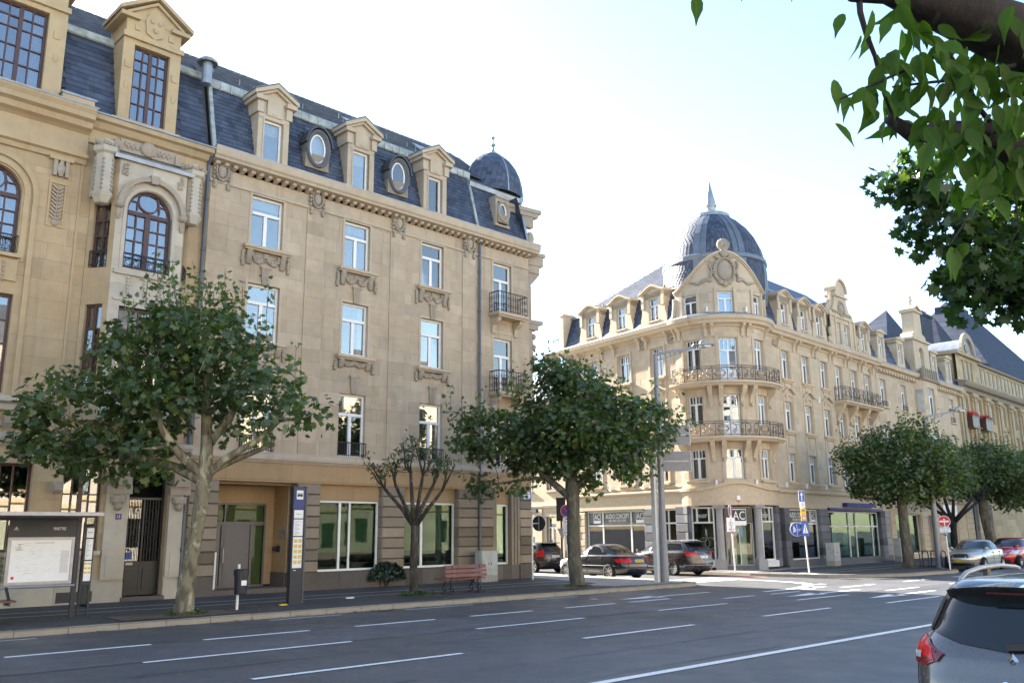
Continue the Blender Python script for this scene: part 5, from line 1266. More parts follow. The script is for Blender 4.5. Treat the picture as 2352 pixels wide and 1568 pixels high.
def sign_ac(T, par, u, w, z, h, nm='AC'):
    b = MB(T); q = h * .44
    for a in ((u - q, u + q, z + h * .36, z + h * .40), (u - q, u + q, z - h * .5, z - h * .26), (u - q, u - q + .02, z - h * .26, z + h * .36), (u + q - .02, u + q, z - h * .26, z + h * .36)): b.box(a[0], a[1], w, w + .006, a[2], a[3])
    b.build('sign_frame', M['signwhite'], par); lettering('AC', q * 1.6, h * .46, M['signwhite'], par, T, (u, w, z + h * .04))
def shopsC():
    r = random.Random(8); root = RC; inner = []
    # left wing
    pier_blocks(TL, root, -9.9, -8.95, .3, 2.9, 'stoneC', 7, .05, r); pier_blocks(TL, root, -8.93, -8.4, .3, 2.9, 'stoneC', 7, .02, r)
    b = MB(TL); b.box(-9.9, -3.75, -.4, .06, 0, .45); b.box(-8.45, -3.68, -.3, .1, 2.94, 3.0); b.build('plinth', M['plinth'], root)
    f, ps = shop(TL, root, -8.3, -3.72, .5, 2.94, -.12, [(.70, [.27, .77, 1], .1), (.30, [.27, .77, 1], .1)])
    b = MB(TL); b.box(-7.02, -4.82, -.163, -.155, 2.3, 2.88); sp = b.build('shop_sign', M['signblack'], f)
    lettering('AUDIO CONCEPT', 1.85, .25, M['signwhite'], sp, TL, (-5.92, -.154, 2.66)); lettering('HIFI AND HIGH END', 1.35, .14, M['signwhite'], sp, TL, (-5.92, -.154, 2.42))
    for u in (-7.62, -4.24):
        b = MB(TL); b.box(u - .55, u + .5, -.163, -.155, 2.3, 2.88); s2 = b.build('shop_sign', M['signblack'], f); sign_ac(TL, s2, u + .06, -.154, 2.62, .66)
    b = MB(TL); b.box(-8.25, -3.75, -2.4, -2.35, .3, 2.9); b.box(-8.25, -8.2, -2.4, -.3, .3, 2.9); b.box(-3.8, -3.75, -2.4, -.3, .3, 2.9); b.box(-8.25, -3.75, -2.4, -.25, .3, .35); b.build('interior', M['roomlit'], root)
    b = MB(TL); b.box(-8.1, -3.8, -2.3, -2.28, .9, 1.75); b.build('red_wall_panel', M['red'], root)
    pier_blocks(TL, root, -3.66, -2.9, .1, 3.0, 'greyC', 7, .08, r); pier_blocks(TL, root, -1.42, -.5, .1, 3.05, 'greyC', 7, .08, r)
    f, ps = shop(TL, root, -2.88, -1.44, .35, 2.94, -.2, [(.75, [.5, 1], .07), (.25, [.5, 1], .07)])
    b = MB(TL); b.box(-2.9, -1.4, -1.4, -1.38, 0, 3); b.box(-2.9, -1.42, -.4, .02, 0, .33); b.build('interior', M['room'], root)
    # bow: columns, door and two narrow windows
    for az in (208.5, 251.5):
        b = MB(TB); s = SA(az); b.box(s - .26, s + .26, -.36, .14, 0, .42); b.box(s - .24, s + .24, -.34, .12, .42, .5); b.lathe([(.23, .5), (.21, .54), (.21, .58), (.185, .66), (.18, 1.4), (.175, 2.3), (.165, 2.72), (.19, 2.74), (.19, 2.78), (.17, 2.8), (.2, 2.86), (.26, 2.92)], 16, (s, -.1, 0)); b.box(s - .27, s + .27, -.37, .15, 2.92, 3.06); b.build('column', M['colC'], root)
    for az0, az1 in ((158, 172.5), (283.5, 305)):
        b_ = lambda az: SA(az)
        pier_blocks(TB, root, SA(az0), SA(az1), .1, 3.05, 'greyC', 7, .05, r)
    for a0, a1, z0, rows, mt in ((174, 202.5, .42, [(.73, [1], 0), (.27, [.24, .82, 1], .07)], 'whitedark'), (257.5, 282, .42, [(.74, [1], 0), (.26, [.66, 1], .07)], 'whitedark')):
        f, ps = shop(TB, root, SA(a0), SA(a1), z0, 2.98, -.14, rows, mat=mt)
        s0, s1 = SA(a0) + .1, SA(a1) - .1; m = (s0 + s1) / 2
        b = MB(TB); b.box(s0, s1, -.187, -.179, 2.3, 2.9); sp = b.build('shop_sign', M['signblack'], f)
        lettering('AUDIO CONCEPT', .55, .09, M['signwhite'], sp, TB, (m - (.0 if a0 < 200 else .2), -.178, 2.58)); lettering('HIFI AND HIGH END', .42, .05, M['signwhite'], sp, TB, (m - (.0 if a0 < 200 else .2), -.178, 2.49))
        b = MB(TB); b.box(SA(a0), SA(a1), -.35, .02, .12, .42); b.build('shop_sill', M['whitedark'], root)
    f, ps = shop(TB, root, SA(214), SA(246), .18, 2.98, -.2, [(.74, [.12, 1], .05), (.26, [1], 0)], mat='colC')
    b = MB(TB); b.box(SA(215), SA(245), -.155, -.147, 2.2, 2.92); sp = b.build('shop_sign', M['signblack'], f)
    sign_ac(TB, sp, SA(229.5), -.146, 2.52, .86)
    b = MB(TB); b.box(SA(213), SA(247), -.5, .1, 0, .08); b.box(SA(214), SA(246), -.5, .0, .08, .17); b.build('doorstep', M['greyC'], root)
    b = MB(); b.lathe([(1.55, 0), (1.55, 3.05)], 20); b.build('interior', M['roomlit'], root)
    b = MB(TB); b.box(SA(233), SA(243), -.7, -.66, .2, 2.2); b.build('display_panel', M['curtain'], root)
    b = MB(TB); b.box(SA(219), SA(228), -.75, -.7, .2, 1.0); b.build('display_panel', M['white'], root)
    b = MB(TB); b.box(S := SA(229) - .08, S + .17, .0, .07, 3.28, 3.5); o = b.build('alarm_box', M['signwhite'], root); b = MB(TB); b.box(S + .03, S + .14, .0, .06, 3.2, 3.28); b.build('alarm_light', M['red'], o)
    # right wing
    b = MB(TR); b.box(.5, 14, -.4, .06, 0, .32); b.build('plinth', M['greyC'], root)
    pier_blocks(TR, root, .35, .9, .1, 2.96, 'greyC', 7, .06, r); pier_blocks(TR, root, 4.4, 5.5, .1, 2.96, 'greyC', 7, .06, r); pier_blocks(TR, root, 12.6, 13.3, .1, 2.96, 'greyC', 7, .06, r); pier_blocks(TR, root, 13.32, 14.0, .1, 2.96, 'colC', 7, .03, r)
    f, ps = shop(TR, root, .92, 4.36, .34, 2.92, -.14, [(.73, [1], 0), (.27, [.78, 1], .07)])
    b = MB(TR); b.box(1.0, 3.5, -.187, -.179, 2.26, 2.85); sp = b.build('shop_sign', M['signblack'], f); lettering('AUDIO CONCEPT', 1.9, .27, M['signwhite'], sp, TR, (2.25, -.178, 2.62)); lettering('HIFI AND HIGH END', 1.3, .14, M['signwhite'], sp, TR, (2.25, -.178, 2.38))
    b = MB(TR); b.box(3.66, 4.28, -.187, -.179, 2.26, 2.85); s2 = b.build('shop_sign', M['signblack'], f); sign_ac(TR, s2, 3.97, -.178, 2.56, .6)
    b = MB(TR); b.box(.9, 4.4, -1.5, -1.46, .2, 2.9); b.build('interior', M['room'], root)
    f, ps = shop(TR, root, 5.6, 12.5, .25, 2.86, -.14, [(.70, [.40, .54, .90 - .02, 1], .09), (.30, [.40, .54, .88, 1], .09)], gl='shopglassB')
    b = MB(TR); b.box(5.6, 12.5, -2.2, -2.15, .2, 2.9); b.box(5.6, 12.5, -2.2, -.3, .2, .24); b.build('interior', M['roomlit'], root)
    b = MB(TR); b.box(7.4, 11.4, .02, .3, 3.12, 3.34); b.box(5.4, 12.7, 0, .16, 2.9, 3.04); b.build('awning', M['deepblue'], root)
    for c in (-7.5, -3.5):
        pass
    # wall lamps between first-floor sills
    lm = MB(); lm.box(-.06, .06, 0, .12, -.05, .05); lm.box(-.045, .045, .04, .14, .05, .2); lm = lm.mesh('wall_lamp'); lm.materials.append(M['signwhite'])
    for T, u, z in ((TL, -6.1, 4.05), (TL, -3.55, 4.05), (TB, SA(208), 4.05), (TB, SA(250), 4.05), (TR, .7, 4.05), (TR, 3.0, 4.05), (TR, 5.3, 4.05), (TR, 7.45, 4.05), (TB, SA(208), 12.75), (TB, SA(251), 12.75), (TR, 5.3, 8.9)):
        p = Vector(T(u, 0, z)); q = Vector(T(u, 1, z)) - p; o = link('wall_lamp', lm, root, p); o.rotation_euler = (0, 0, atan2(q.y, q.x) - pi / 2)
    # goods seen through the glass
    wpos = lambda T, u, w, z=0: (T(u, w, z)[0] + C0[0], T(u, w, z)[1] + C0[1], z)
    for u, lab in ((SA(184), 'white oval-backed chair in the bow window beside the left column, the left one'), (SA(193), 'white oval-backed chair in the bow window, the one next to the left column')):
        t = thing('shop_chair', lab, 'chair', wpos(TB, u, -.5, .42), radians(-60), 'oval-backed chairs in the shop window')
        b = MB(); b.lathe([(.0, .42), (.24, .42), (.24, .48), (0, .48)], 14); b.build('seat', M['white'], t)
        b = MB()
        for q in circle(0, .82, .27, 18): pass
        P = circle(0, .82, .27, 18); b.tube([(p[0], .2, p[1]) for p in P + P[:1]], .025, 6, False); b.build('backrest', M['white'], t)
        for x, y in ((-.18, -.16), (.18, -.16), (-.18, .18), (.18, .18)): b = MB(); b.tube([(x, y, 0), (x * .9, y * .9, .43)], .022, 6); b.build('leg', M['white'], t)
    for k, (u, z, c) in enumerate(((6.4, 1.35, 'blue'), (7.6, 1.35, 'blue'), (9.6, 1.3, 'steel'))):
        b = MB(TR); b.box(u - .5, u + .5, -.9, -.86, z - .55, z + .55); o = b.build('poster', M['zinc'], None); o.location = (*C0, 0); tag(o, ('blue framed poster at the left edge of the wide office window', 'blue framed poster by the thick mullion of the wide office window', 'silver framed poster in the right half of the wide office window')[k], 'poster', 'posters in the office window')
        b = MB(TR); b.box(u - .42, u + .42, -.86, -.85, z - .47, z + .47); b.build('poster_print', M[c], o)
    t = thing('dress_form', 'cream dress on a stand in the right Audio shop window', 'mannequin', wpos(TR, 3.3, -.7, .34)); t['label'] = 'cream dress hung on a stand in the shop window right of the bow'
    b = MB(); b.lathe([(.02, 1.75), (.08, 1.7), (.15, 1.55), (.11, 1.3), (.16, 1.1), (.24, .6), (.26, .5)], 12); b.build('dress', M['curtain'], t); b = MB(); b.tube([(0, 0, 0), (0, 0, 1.8)], .02, 6); b.lathe([(.16, 0), (.16, .03), (0, .03)], 12); b.build('stand', M['dark'], t)
shopsC()
# ---------------------------------------------------------------- further buildings along the avenue and the side street
RL = lambda T: (lambda u, w, z: T(u, w, z))
def far_root(name, label, cat='building'): return thing(name, label, cat, (*C0, 0))
def bldD():
    r = random.Random(12); root = far_root('apartment_building', 'pale stone apartment building with projecting bay and gabled turret, right of the domed corner building'); T = TR
    U0, U1 = 14.05, 30.0; cs = [15.1, 18.6, 28.0]; FL = [(4.4, 6.0), (7.0, 8.6), (9.62, 11.36)]
    gf = [(14.95, 19.3, .3, 2.8), (20.55, 21.4, .05, 2.75), (23.6, 26.2, .5, 2.65)]
    ops = [(c - .48, c + .48, a, e) for c in cs for a, e in FL] + gf
    b = MB(T); wall(b, U0, U1, 0, 12.0, ops, .42, .9, rnd=r); b.build('wall', M['stoneC'], root, fix=False)
    b = MB(T); b.box(U0 + .1, U1 - .1, -9, -1.3, 0, 12); b.build('core_wall', M['room'], root); rm = MB(T)
    for o in ops[:9]: window(T, root, *o, -.17, XCASE, M['white'], M['glassC'], .055, .07, ('drape', .2 * r.random() + .05, .2) if r.random() < .4 else None, rm); railing(T, root, [(o[0], .03), (o[1], .03)], o[2] + .02, o[2] + .32, M['iron'], .2, False)
    for k, o in enumerate(gf): window(T, root, *o, -.2, [(1, [.3, 1] if k != 1 else [1], .08)], M['whitedark'], M['shopglassB'], .07, .07, None, rm, 'shop_window')
    b = MB(T); b.box(23.5, 26.3, .02, .1, 2.75, 3.5); b.build('shop_sign', M['signwhite'], root)
    b = MB(T)
    for c in cs:
        for a, e in FL: b.box(c - .6, c + .6, 0, .14, a - .14, a - .04)
    b.build('sill', M['trimC'], root)
    for a, c in ((14.1, 14.9), (19.4, 20.45), (21.5, 22.4), (22.5, 23.5), (26.35, 27.2), (28.4, 29.9)): pier_blocks(T, root, a, c, .3, 3.4, 'stoneC', 8, .07, r)
    b = MB(T); b.strip([(0, 3.6), (.12, 3.62), (.18, 3.8), (0, 3.9)], U0, U1); b.build('string_course', M['trimC'], root)
    # bay
    b = MB(T); bo = [(21.6, 22.9, 9.5, 11.5), (21.6, 22.9, 6.6, 8.6)]; wall(b, 20.9, 23.6, 4.2, 12.0, bo, .42, .8, .55, rnd=r)
    for u, v in ((20.9, 20.5), (23.6, 24.0)): b.poly([(u, .55, 4.2), (u, .55, 12), (v, 0, 12), (v, 0, 4.2)])
    b.poly([(20.5, 0, 4.2), (20.9, .55, 4.2), (23.6, .55, 4.2), (24, 0, 4.2)]); b.poly([(20.5, 0, 12), (20.9, .55, 12), (23.6, .55, 12), (24, 0, 12)]); bay = b.build('bay', M['trimC'], root, fix=False)
    for o in bo: window(T, bay, *o, .4, XCASE, M['white'], M['glassC'], .06, .07, None, rm)
    b = MB(T)
    for z in (9.7, 6.8): b.prism([(20.55, .12), (20.83, .5), (20.8, .52), (20.52, .14)], 'z', z, z + 1.6)
    b.build('bay_side_window', M['glassC'], bay)
    b = MB(T); b.box(20.7, 23.8, 0, .7, 11.95, 12.15); b.box(20.8, 23.7, .45, .62, 12.15, 12.75)
    for k in range(7): b.box(20.9 + k * .42, 21.1 + k * .42, .4, .66, 12.15, 12.8)
    b.build('balustrade', M['pierB'], bay)
    prof = [(0, 11.85), (.1, 11.9), (.14, 12.05), (.36, 12.12), (.42, 12.3), (.44, 12.36), (0, 12.5)]
    b = MB(T); b.strip(prof, U0, U1); b.build('cornice', M['trimC'], root); b = MB(T); b.strip([(.3, 12.36), (.46, 12.37), (.44, 12.42), (0, 12.58)], U0, U1); b.build('gutter', M['zinc'], root)
    mb = MB(T); 
    for k in range(34): mb.box(U0 + .2 + k * .47, U0 + .38 + k * .47, 0, .28, 11.75, 11.95)
    kind(mb.build('bracket', M['trimC'], root), 'stuff')
    b = MB(T); b.strip([(-.05, 12.5), (-.75, 14.5), (-4.4, 17.0), (-9, 12.5)], U0, U1); b.poly([(U1, -.05, 12.5), (U1, -.75, 14.5), (U1, -4.4, 17.), (U1, -9, 12.5)]); b.build('roof', M['slateR'], root, fix=False)
    slates(T, root, U0, U1, (-.02, 12.55, -.72, 14.5), [(c - .7, c + .7, 12, 15) for c in (15.45, 18.75, 25.2, 28.2)] + [(20.6, 23.9, 12, 15)], .3, .2, 0, 0, r, M['slate'])
    for c in (15.45, 18.75, 25.2, 28.2):
        b = MB(T); b.box(c - .62, c - .34, -1, 0, 12.5, 14.35); b.box(c + .34, c + .62, -1, 0, 12.5, 14.35); b.box(c - .34, c + .34, -1, 0, 12.5, 12.85); b.box(c - .62, c + .62, -1, 0, 14.2, 14.5); b.box(c - .75, c + .75, -1.2, .1, 14.5, 14.6); b.prism([(c - .75, 14.6), (c, 14.75), (c + .75, 14.6)], 'w', -1.2, .1); b.prism([(c - .62, 12.5), (c - .78, 12.5), (c - .62, 13.3)], 'w', -.4, -.02); b.prism([(c + .62, 12.5), (c + .78, 12.5), (c + .62, 13.3)], 'w', -.4, -.02); d = b.build('dormer', M['trimC'], root)
        window(T, d, c - .33, c + .33, 12.85, 14.2, -.12, [(.7, [.5, 1], .1), (.3, [1], 0)], M['white'], M['glassC'], .055, .06, None, rm)
    b = MB(T); c = 22.2; b.box(20.75, 21.75, -1, .2, 12.4, 14.9); b.box(22.65, 23.7, -1, .2, 12.4, 14.9); arch_fill(b, c, .46, 14.0, 14.9, .2, .4); b.box(21.75, 22.65, -1, -.35, 12.4, 14.9); b.box(20.6, 23.85, -1, .34, 14.85, 15.02)
    b.prism([(20.8, 15.02), (21.0, 15.4), (21.5, 15.55), (21.55, 17.0), (22.85, 17.0), (22.9, 15.55), (23.4, 15.4), (23.6, 15.02)], 'w', -.7, .15); b.box(21.4, 23.0, -.8, .28, 17.0, 17.14); gable_cap(b, c, .82, 17.14, .35, -.8, .26, .1); b.prism([(21.45, 17.14), (22.95, 17.14), (c, 17.5)], 'w', -.7, .1); b.bar((c, -.2, 17.5), (c, -.2, 18.3), .14); b.blob((c, -.2, 18.0), (.16, .16, .12), 7, 5); d = b.build('turret_gable', M['trimC'], root, fix=False)
    arch_window(T, d, c, .44, 12.7, 14.0, -.05, M['white'], M['glassC'], rm, ringpane=False)
    rm.build('interior', M['room'], root, fix=False)
    # steep roofs and chimney behind
    for nm, u0, u1, w0, w1, z0, pk in (('roof', 22.4, 33.2, -2.2, -8, 14.2, (28.3, -4.2, 19.1)), ('roof', 36.2, 48, -2.4, -9, 14.4, (39.5, -4.2, 20.4))):
        b = MB(T); P = [(u0, w0, z0), (u1, w0, z0), (u1, w1, z0), (u0, w1, z0)]
        for i in range(4): b.poly([P[i], P[(i + 1) % 4], pk])
        b.build('roof', M['slateR'], root)
    b = MB(T); b.box(34.3, 36.9, -4.6, -3.6, 14.5, 19.9); b.box(34.15, 37.05, -4.75, -3.5, 19.7, 19.95)
    for k in range(4): b.box(34.5 + k * .6, 34.8 + k * .6, -4.3, -3.9, 19.95, 20.35)
    b.build('chimney', M['slateR'], root)
    b = MB(T); b.tube([(30.0, .15, 12.3), (30.0, .15, .2)], .07, 8); b.build('downpipe', M['grey_pipe'], root)
def bldE():
    r = random.Random(14); root = far_root('office_building', 'long yellow stone building with tall pilasters and steep slate roof at the far right'); T = TR
    U0, U1 = 30.05, 92.0; st = 3.25; n = int((U1 - U0) / st)
    cs = [U0 + 1.5 + st * k for k in range(n)]
    FL = [(4.6, 6.9), (7.6, 9.6), (10.3, 12.0)]
    ops = [(c - .5, c + .5, a, e) for c in cs for a, e in FL]; att = [(36.2 + k * 1.12, 36.9 + k * 1.12, 13.75, 15.0) for k in range(44)]
    b = MB(T); wall(b, U0, U1, 0, 12.6, ops, .5, 1.2, rnd=r); wall(b, 35.5, U1, 13.2, 15.3, att, .7, 1.2, -.5, rnd=r); b.build('wall', M['stoneE'], root, fix=False)
    b = MB(T); b.box(U0, U1, -12, -1.4, 0, 15.2); b.poly([(U0, 0, 3), (U0, -12, 3), (U0, -12, 15), (U0, 0, 13)]); b.build('core_wall', M['room'], root); rm = MB(T)
    for o in ops[:30]: window(T, root, *o, -.2, [(1, [.5, 1], .06)] * 3, M['white'], M['glassC'], .06, .05, None, rm)
    b = MB(T)
    for o in ops[30:]: b.box(o[0], o[1], -.24, -.2, o[2], o[3])
    b.build('window_strip', M['glassC'], root)
    for o in att[:26]: window(T, root, *o, -.62, [(1, [.5, 1], .05)], M['white'], M['glassC'], .05, .05)
    b = MB(T)
    for c in [U0 + .1] + [q + st / 2 for q in cs]:
        for q in (-.42, .0, .42): b.box(c + q - .17, c + q + .17, 0, .16 if q else .24, 4.2, 12.0)
        b.box(c - .7, c + .7, 0, .3, 12.0, 12.3); b.box(c - .66, c + .66, 0, .26, 11.7, 11.8)
    kind(b.build('pilaster', M['stoneE'], root), 'stuff')
    b = MB(T); b.strip([(0, 12.3), (.2, 12.32), (.24, 12.6), (.5, 12.7), (.6, 12.9), (.62, 13.05), (-.5, 13.2)], U0, U1); b.strip([(0, 3.8), (.2, 3.85), (.24, 4.1), (0, 4.2)], U0, U1); b.strip([(-.5, 15.2), (-.3, 15.24), (-.25, 15.4), (-.6, 15.45)], 35.4, U1); b.build('cornice', M['pierB'], root)
    pier_blocks(T, root, 30.2, 31.0, .1, 3.7, 'plinth', 9, .12, r); pier_blocks(T, root, 33.3, 34.4, .1, 3.7, 'plinth', 9, .12, r)
    # corner attic with segmental gable
    b = MB(T); wo = [(31.4, 32.0, 13.4, 14.9), (32.3, 33.1, 13.4, 14.9), (33.4, 34.0, 13.4, 14.9)]; wall(b, 30.2, 35.5, 13.1, 15.3, wo, .5, .8, .0, rnd=r); b.box(30.2, 35.5, -4, -.3, 13.1, 15.3); b.box(30.0, 35.7, -4, .25, 15.2, 15.45); a_ = b.build('attic', M['stoneE'], root, fix=False)
    for o in wo: window(T, a_, *o, -.15, [(1, [.5, 1], .06)], M['white'], M['glassC'], .05, .05)
    b = MB(T); P = [(32.7 + 1.75 * cos(pi - pi * i / 12), 15.4 + 1.25 * sin(pi * i / 12)) for i in range(13)]; b.prism(P, 'w', -4.5, .1); b.build('attic_roof', M['zinc'], a_)
    b = MB(T); arch_band(b, 32.7, 1.3, 1.75, 15.4, .1, .3, 14); b.blob((32.7, .15, 15.9), (.5, .1, .35), 8, 5); b.build('attic_gable', M['carve'], a_)
    b = MB(T); k = [(35.4, -.6, 15.4), (U1, -.6, 15.4), (U1, -14, 15.4), (35.4, -14, 15.4)]; p, q = (50.5, -6.5, 24.3), (58.5, -6.5, 24.3)
    b.poly([(43, -.8, 15.4), (72, -.8, 15.4), q, p]); b.poly([(72, -.8, 15.4), (72, -13, 15.4), q]); b.poly([(43, -13, 15.4), (43, -.8, 15.4), p]); b.poly([(72, -13, 15.4), (43, -13, 15.4), p, q]); b.prism([(-.6, 15.4), (-7, 18.2), (-13, 15.4)], 'u', 35.4, U1) if 0 else None
    b.poly([(35.4, -.6, 15.4), (92, -.6, 15.4), (92, -6, 18.0), (35.4, -6, 18.0)]); b.poly([(35.4, -.6, 15.4), (35.4, -6, 18.), (35.4, -12, 15.4)]); b.build('roof', M['slateR'], root, fix=False)
    b = MB(T); b.box(49.3, 53.2, -7.2, -5.2, 17, 23.6); b.build('chimney', M['slateR'], root)
    # planters with red geraniums
    for k in range(2):
        c = cs[k]; t = thing('flower_box', ('dark balcony box with red geraniums, the one nearer the downpipe', 'dark balcony box with red geraniums, the one farther along the yellow building')[k], 'planter', (*C0, 0), 0, 'geranium boxes on the yellow building')
        b = MB(T); b.box(c - .75, c + .75, .0, .55, 9.55, 10.35); b.box(c - .8, c + .8, 0, .6, 9.45, 9.55); b.box(c - .8, c + .8, 0, .6, 10.3, 10.38); b.build('box', M['brown'], t)
        b = MB(T)
        for q in range(120): p = (c + r.uniform(-.75, .75), r.uniform(.1, .6), 10.4 + r.uniform(0, .28)); b.blob(p, (.06, .06, .05), 4, 3)
        kind(b.build('blossoms', M['red'], t), 'stuff')
        b = MB(T)
        for q in range(90): p = (c + r.uniform(-.75, .75), r.uniform(.1, .6), 10.38 + r.uniform(0, .18)); b.blob(p, (.07, .07, .04), 4, 3)
        kind(b.build('foliage', M['ivy'], t), 'stuff')
    rm.build('interior', M['room'], root, fix=False)
def bldF():
    r = random.Random(15); root = far_root('terraced_house', 'low rusticated stone house down the side street, beyond the left wing of the corner building'); T = TL
    ops = [(-11.9, -11.0, .84, 2.72), (-14.3, -13.0, .5, 2.75), (-17, -15.6, .84, 2.7)] + [(c - .45, c + .45, a, e) for c in (-11.4, -13.7, -16.3) for a, e in ((4.3, 5.9), (7.0, 8.6))]
    b = MB(T); wall(b, -19, -10.0, .35, 3.3, ops, .33, .75, .03, .016, rnd=r); wall(b, -19, -10, 3.3, 9.6, ops, .42, .9, rnd=r); b.build('wall', M['stoneC'], root, fix=False)
    b = MB(T); b.box(-19, -10, -9, -1.2, 0, 9.6); b.build('core_wall', M['room'], root); rm = MB(T)
    b = MB(T); b.box(-19, -10, -.3, .08, 0, .36); b.build('plinth', M['plinth'], root)
    for k, o in enumerate(ops): window(T, root, *o, -.15, [(.7, [.5, 1], .1), (.3, [1], 0)], M['white'], M['glassC'], .07, .07, ('drape', .15, .3) if k % 2 else None, rm)
    rm.build('interior', M['room'], root, fix=False)
    b = MB(T); b.strip([(0, 3.25), (.12, 3.28), (.14, 3.4), (0, 3.44)], -19, -10); b.strip([(0, 9.4), (.2, 9.45), (.34, 9.6), (.34, 9.7), (0, 9.75)], -19, -10)
    for o in ops: b.box(o[0] - .1, o[1] + .1, 0, .12, o[2] - .12, o[2] - .02)
    for u in (-10.3, -12.4, -14.9): b.box(u - .16, u + .16, 0, .1, .4, 3.2)
    b.build('moulding', M['trimC'], root)
    b = MB(T); b.prism([(.2, 9.7), (-4.5, 12.4), (-9, 9.7)], 'u', -19, -10.2); b.build('roof', M['zinc'], root)
    b = MB(T); b.box(-15.5, -14.45, -3.4, -2.9, 10, 13.4); b.box(-15.6, -14.35, -3.5, -2.8, 13.38, 13.52); b.build('chimney', M['pierB'], root)
    b = MB(T); b.box(-13.4, -12.7, .0, .16, 3.02, 3.2); b.build('wall_lamp', M['dark'], root)
def bldO():
    r = random.Random(16); root = thing('opposite_building', 'long sunlit yellow stone terrace across the street, seen only as reflections in the windows', 'building', (-30, -13, 0)); T = lambda u, w, z: (u, w, z)
    ops = [(2 + k * 3.4, 3.3 + k * 3.4, z, z + 2.1) for k in range(29) for z in (1.0, 4.8, 8.2, 11.4)]
    b = MB(T); wall(b, 0, 102, 0, 14.4, ops, .9, 2.4, rnd=r); b.build('wall', M['stoneO'], root, fix=False)
    b = MB(T)
    for o in ops: b.box(o[0], o[1], -.24, -.2, o[2], o[3])
    b.build('window_row', M['glassC'], root, fix=False); b = MB(T); b.box(0, 102, -10, -1, 0, 14.4); b.build('core_wall', M['room'], root)
    b = MB(T); b.strip([(0, 14.2), (.5, 14.4), (.5, 14.7), (-.3, 14.8), (-1.6, 17.6), (-5, 19.5), (-10, 15)], 0, 102); b.build('roof', M['slateD'], root); b = MB(T); b.strip([(0, 3.9), (.25, 4.0), (.25, 4.2), (0, 4.3)], 0, 102); b.build('string_course', M['trimA'], root)
bldD(); bldE(); bldF(); bldO()
# ---------------------------------------------------------------- trees
def leaf_shape(kind_):
    if kind_ == 'plane':      # five pointed lobes
        o = [(0, -.05), (.16, -.12), (.30, -.30), (.26, -.04), (.55, .02), (.36, .18), (.44, .46), (.18, .42), (0, .72), (-.18, .42), (-.44, .46), (-.36, .18), (-.55, .02), (-.26, -.04), (-.30, -.30), (-.16, -.12)]
        V = [(0, .12, 0)] + [(x, y, .10 * abs(x) - .12 * y * y) for x, y in o]
        n = len(o); F = [(0, 1 + i, 1 + (i + 1) % n) for i in range(n)]; return np.array(V), F
    if kind_ == 'plane_far':
        o = [(0, -.15), (.3, -.25), (.55, .05), (.42, .45), (0, .7), (-.42, .45), (-.55, .05), (-.3, -.25)]
        V = [(0, .12, -.04)] + [(x, y, .12 * abs(x) - .1 * y * y) for x, y in o]
        n = len(o); return np.array(V), [(0, 1 + i, 1 + (i + 1) % n) for i in range(n)]
    o = [(0, 0), (.13, .10), (.23, .34), (.215, .58), (.075, .86), (0, 1.14)]
    L = [(x, y, .4 * x - .24 * y * y) for x, y in o]; V = L + [(-x, y, z) for x, y, z in L[1:-1]] + [(0, .3, -.016 - .04), (0, .6, -.065 - .03)]
    F = [(0, 1, 10), (1, 2, 10), (2, 11, 10), (2, 3, 11), (3, 4, 11), (4, 5, 11), (0, 10, 6), (6, 10, 7), (7, 10, 11), (7, 11, 8), (8, 11, 9), (9, 11, 5)]
    return np.array(V), F
def leaves_mesh(name, pts, nrm, size, mat, shape, rs, dtbase=None):
    """one mesh of many leaves: pts (n,3), nrm (n,3) rough facing, size (n,)"""
    V, F = leaf_shape(shape); n = len(pts); k = len(V)
    z = nrm / np.linalg.norm(nrm, axis=1, keepdims=True)
    a = rs.normal(size=(n, 3)); a[:, 2] -= .8      # tips hang
    y = a - (a * z).sum(1, keepdims=True) * z; y /= np.linalg.norm(y, axis=1, keepdims=True); x = np.cross(y, z)
    sc = size[:, None, None]; curl = rs.uniform(.4, 1.8, (n, 1))
    P = pts[:, None, :] + sc * (V[None, :, 0:1] * x[:, None] + V[None, :, 1:2] * y[:, None] + (V[None, :, 2] * curl)[:, :, None] * z[:, None])
    fv = np.array([q for f in F for q in f]); m = len(F)
    idx = (fv[None] + (np.arange(n) * k)[:, None]).ravel()
    me = bpy.data.meshes.new(name); me.vertices.add(n * k); me.vertices.foreach_set('co', P.ravel().astype('f'))
    me.loops.add(len(idx)); me.loops.foreach_set('vertex_index', idx.astype('i')); me.polygons.add(n * m)
    me.polygons.foreach_set('loop_start', np.arange(0, n * m * 3, 3, dtype='i')); me.polygons.foreach_set('loop_total', np.full(n * m, 3, dtype='i'))
    me.update(calc_edges=True)
    dt = rs.normal(0, .45, n) + (dtbase if dtbase is not None else 0); dt = np.clip(dt, -.9, 1.3)
    at = me.attributes.new('dt', 'FLOAT', 'FACE'); at.data.foreach_set('value', np.repeat(dt, m).astype('f')); me.materials.append(mat); return me
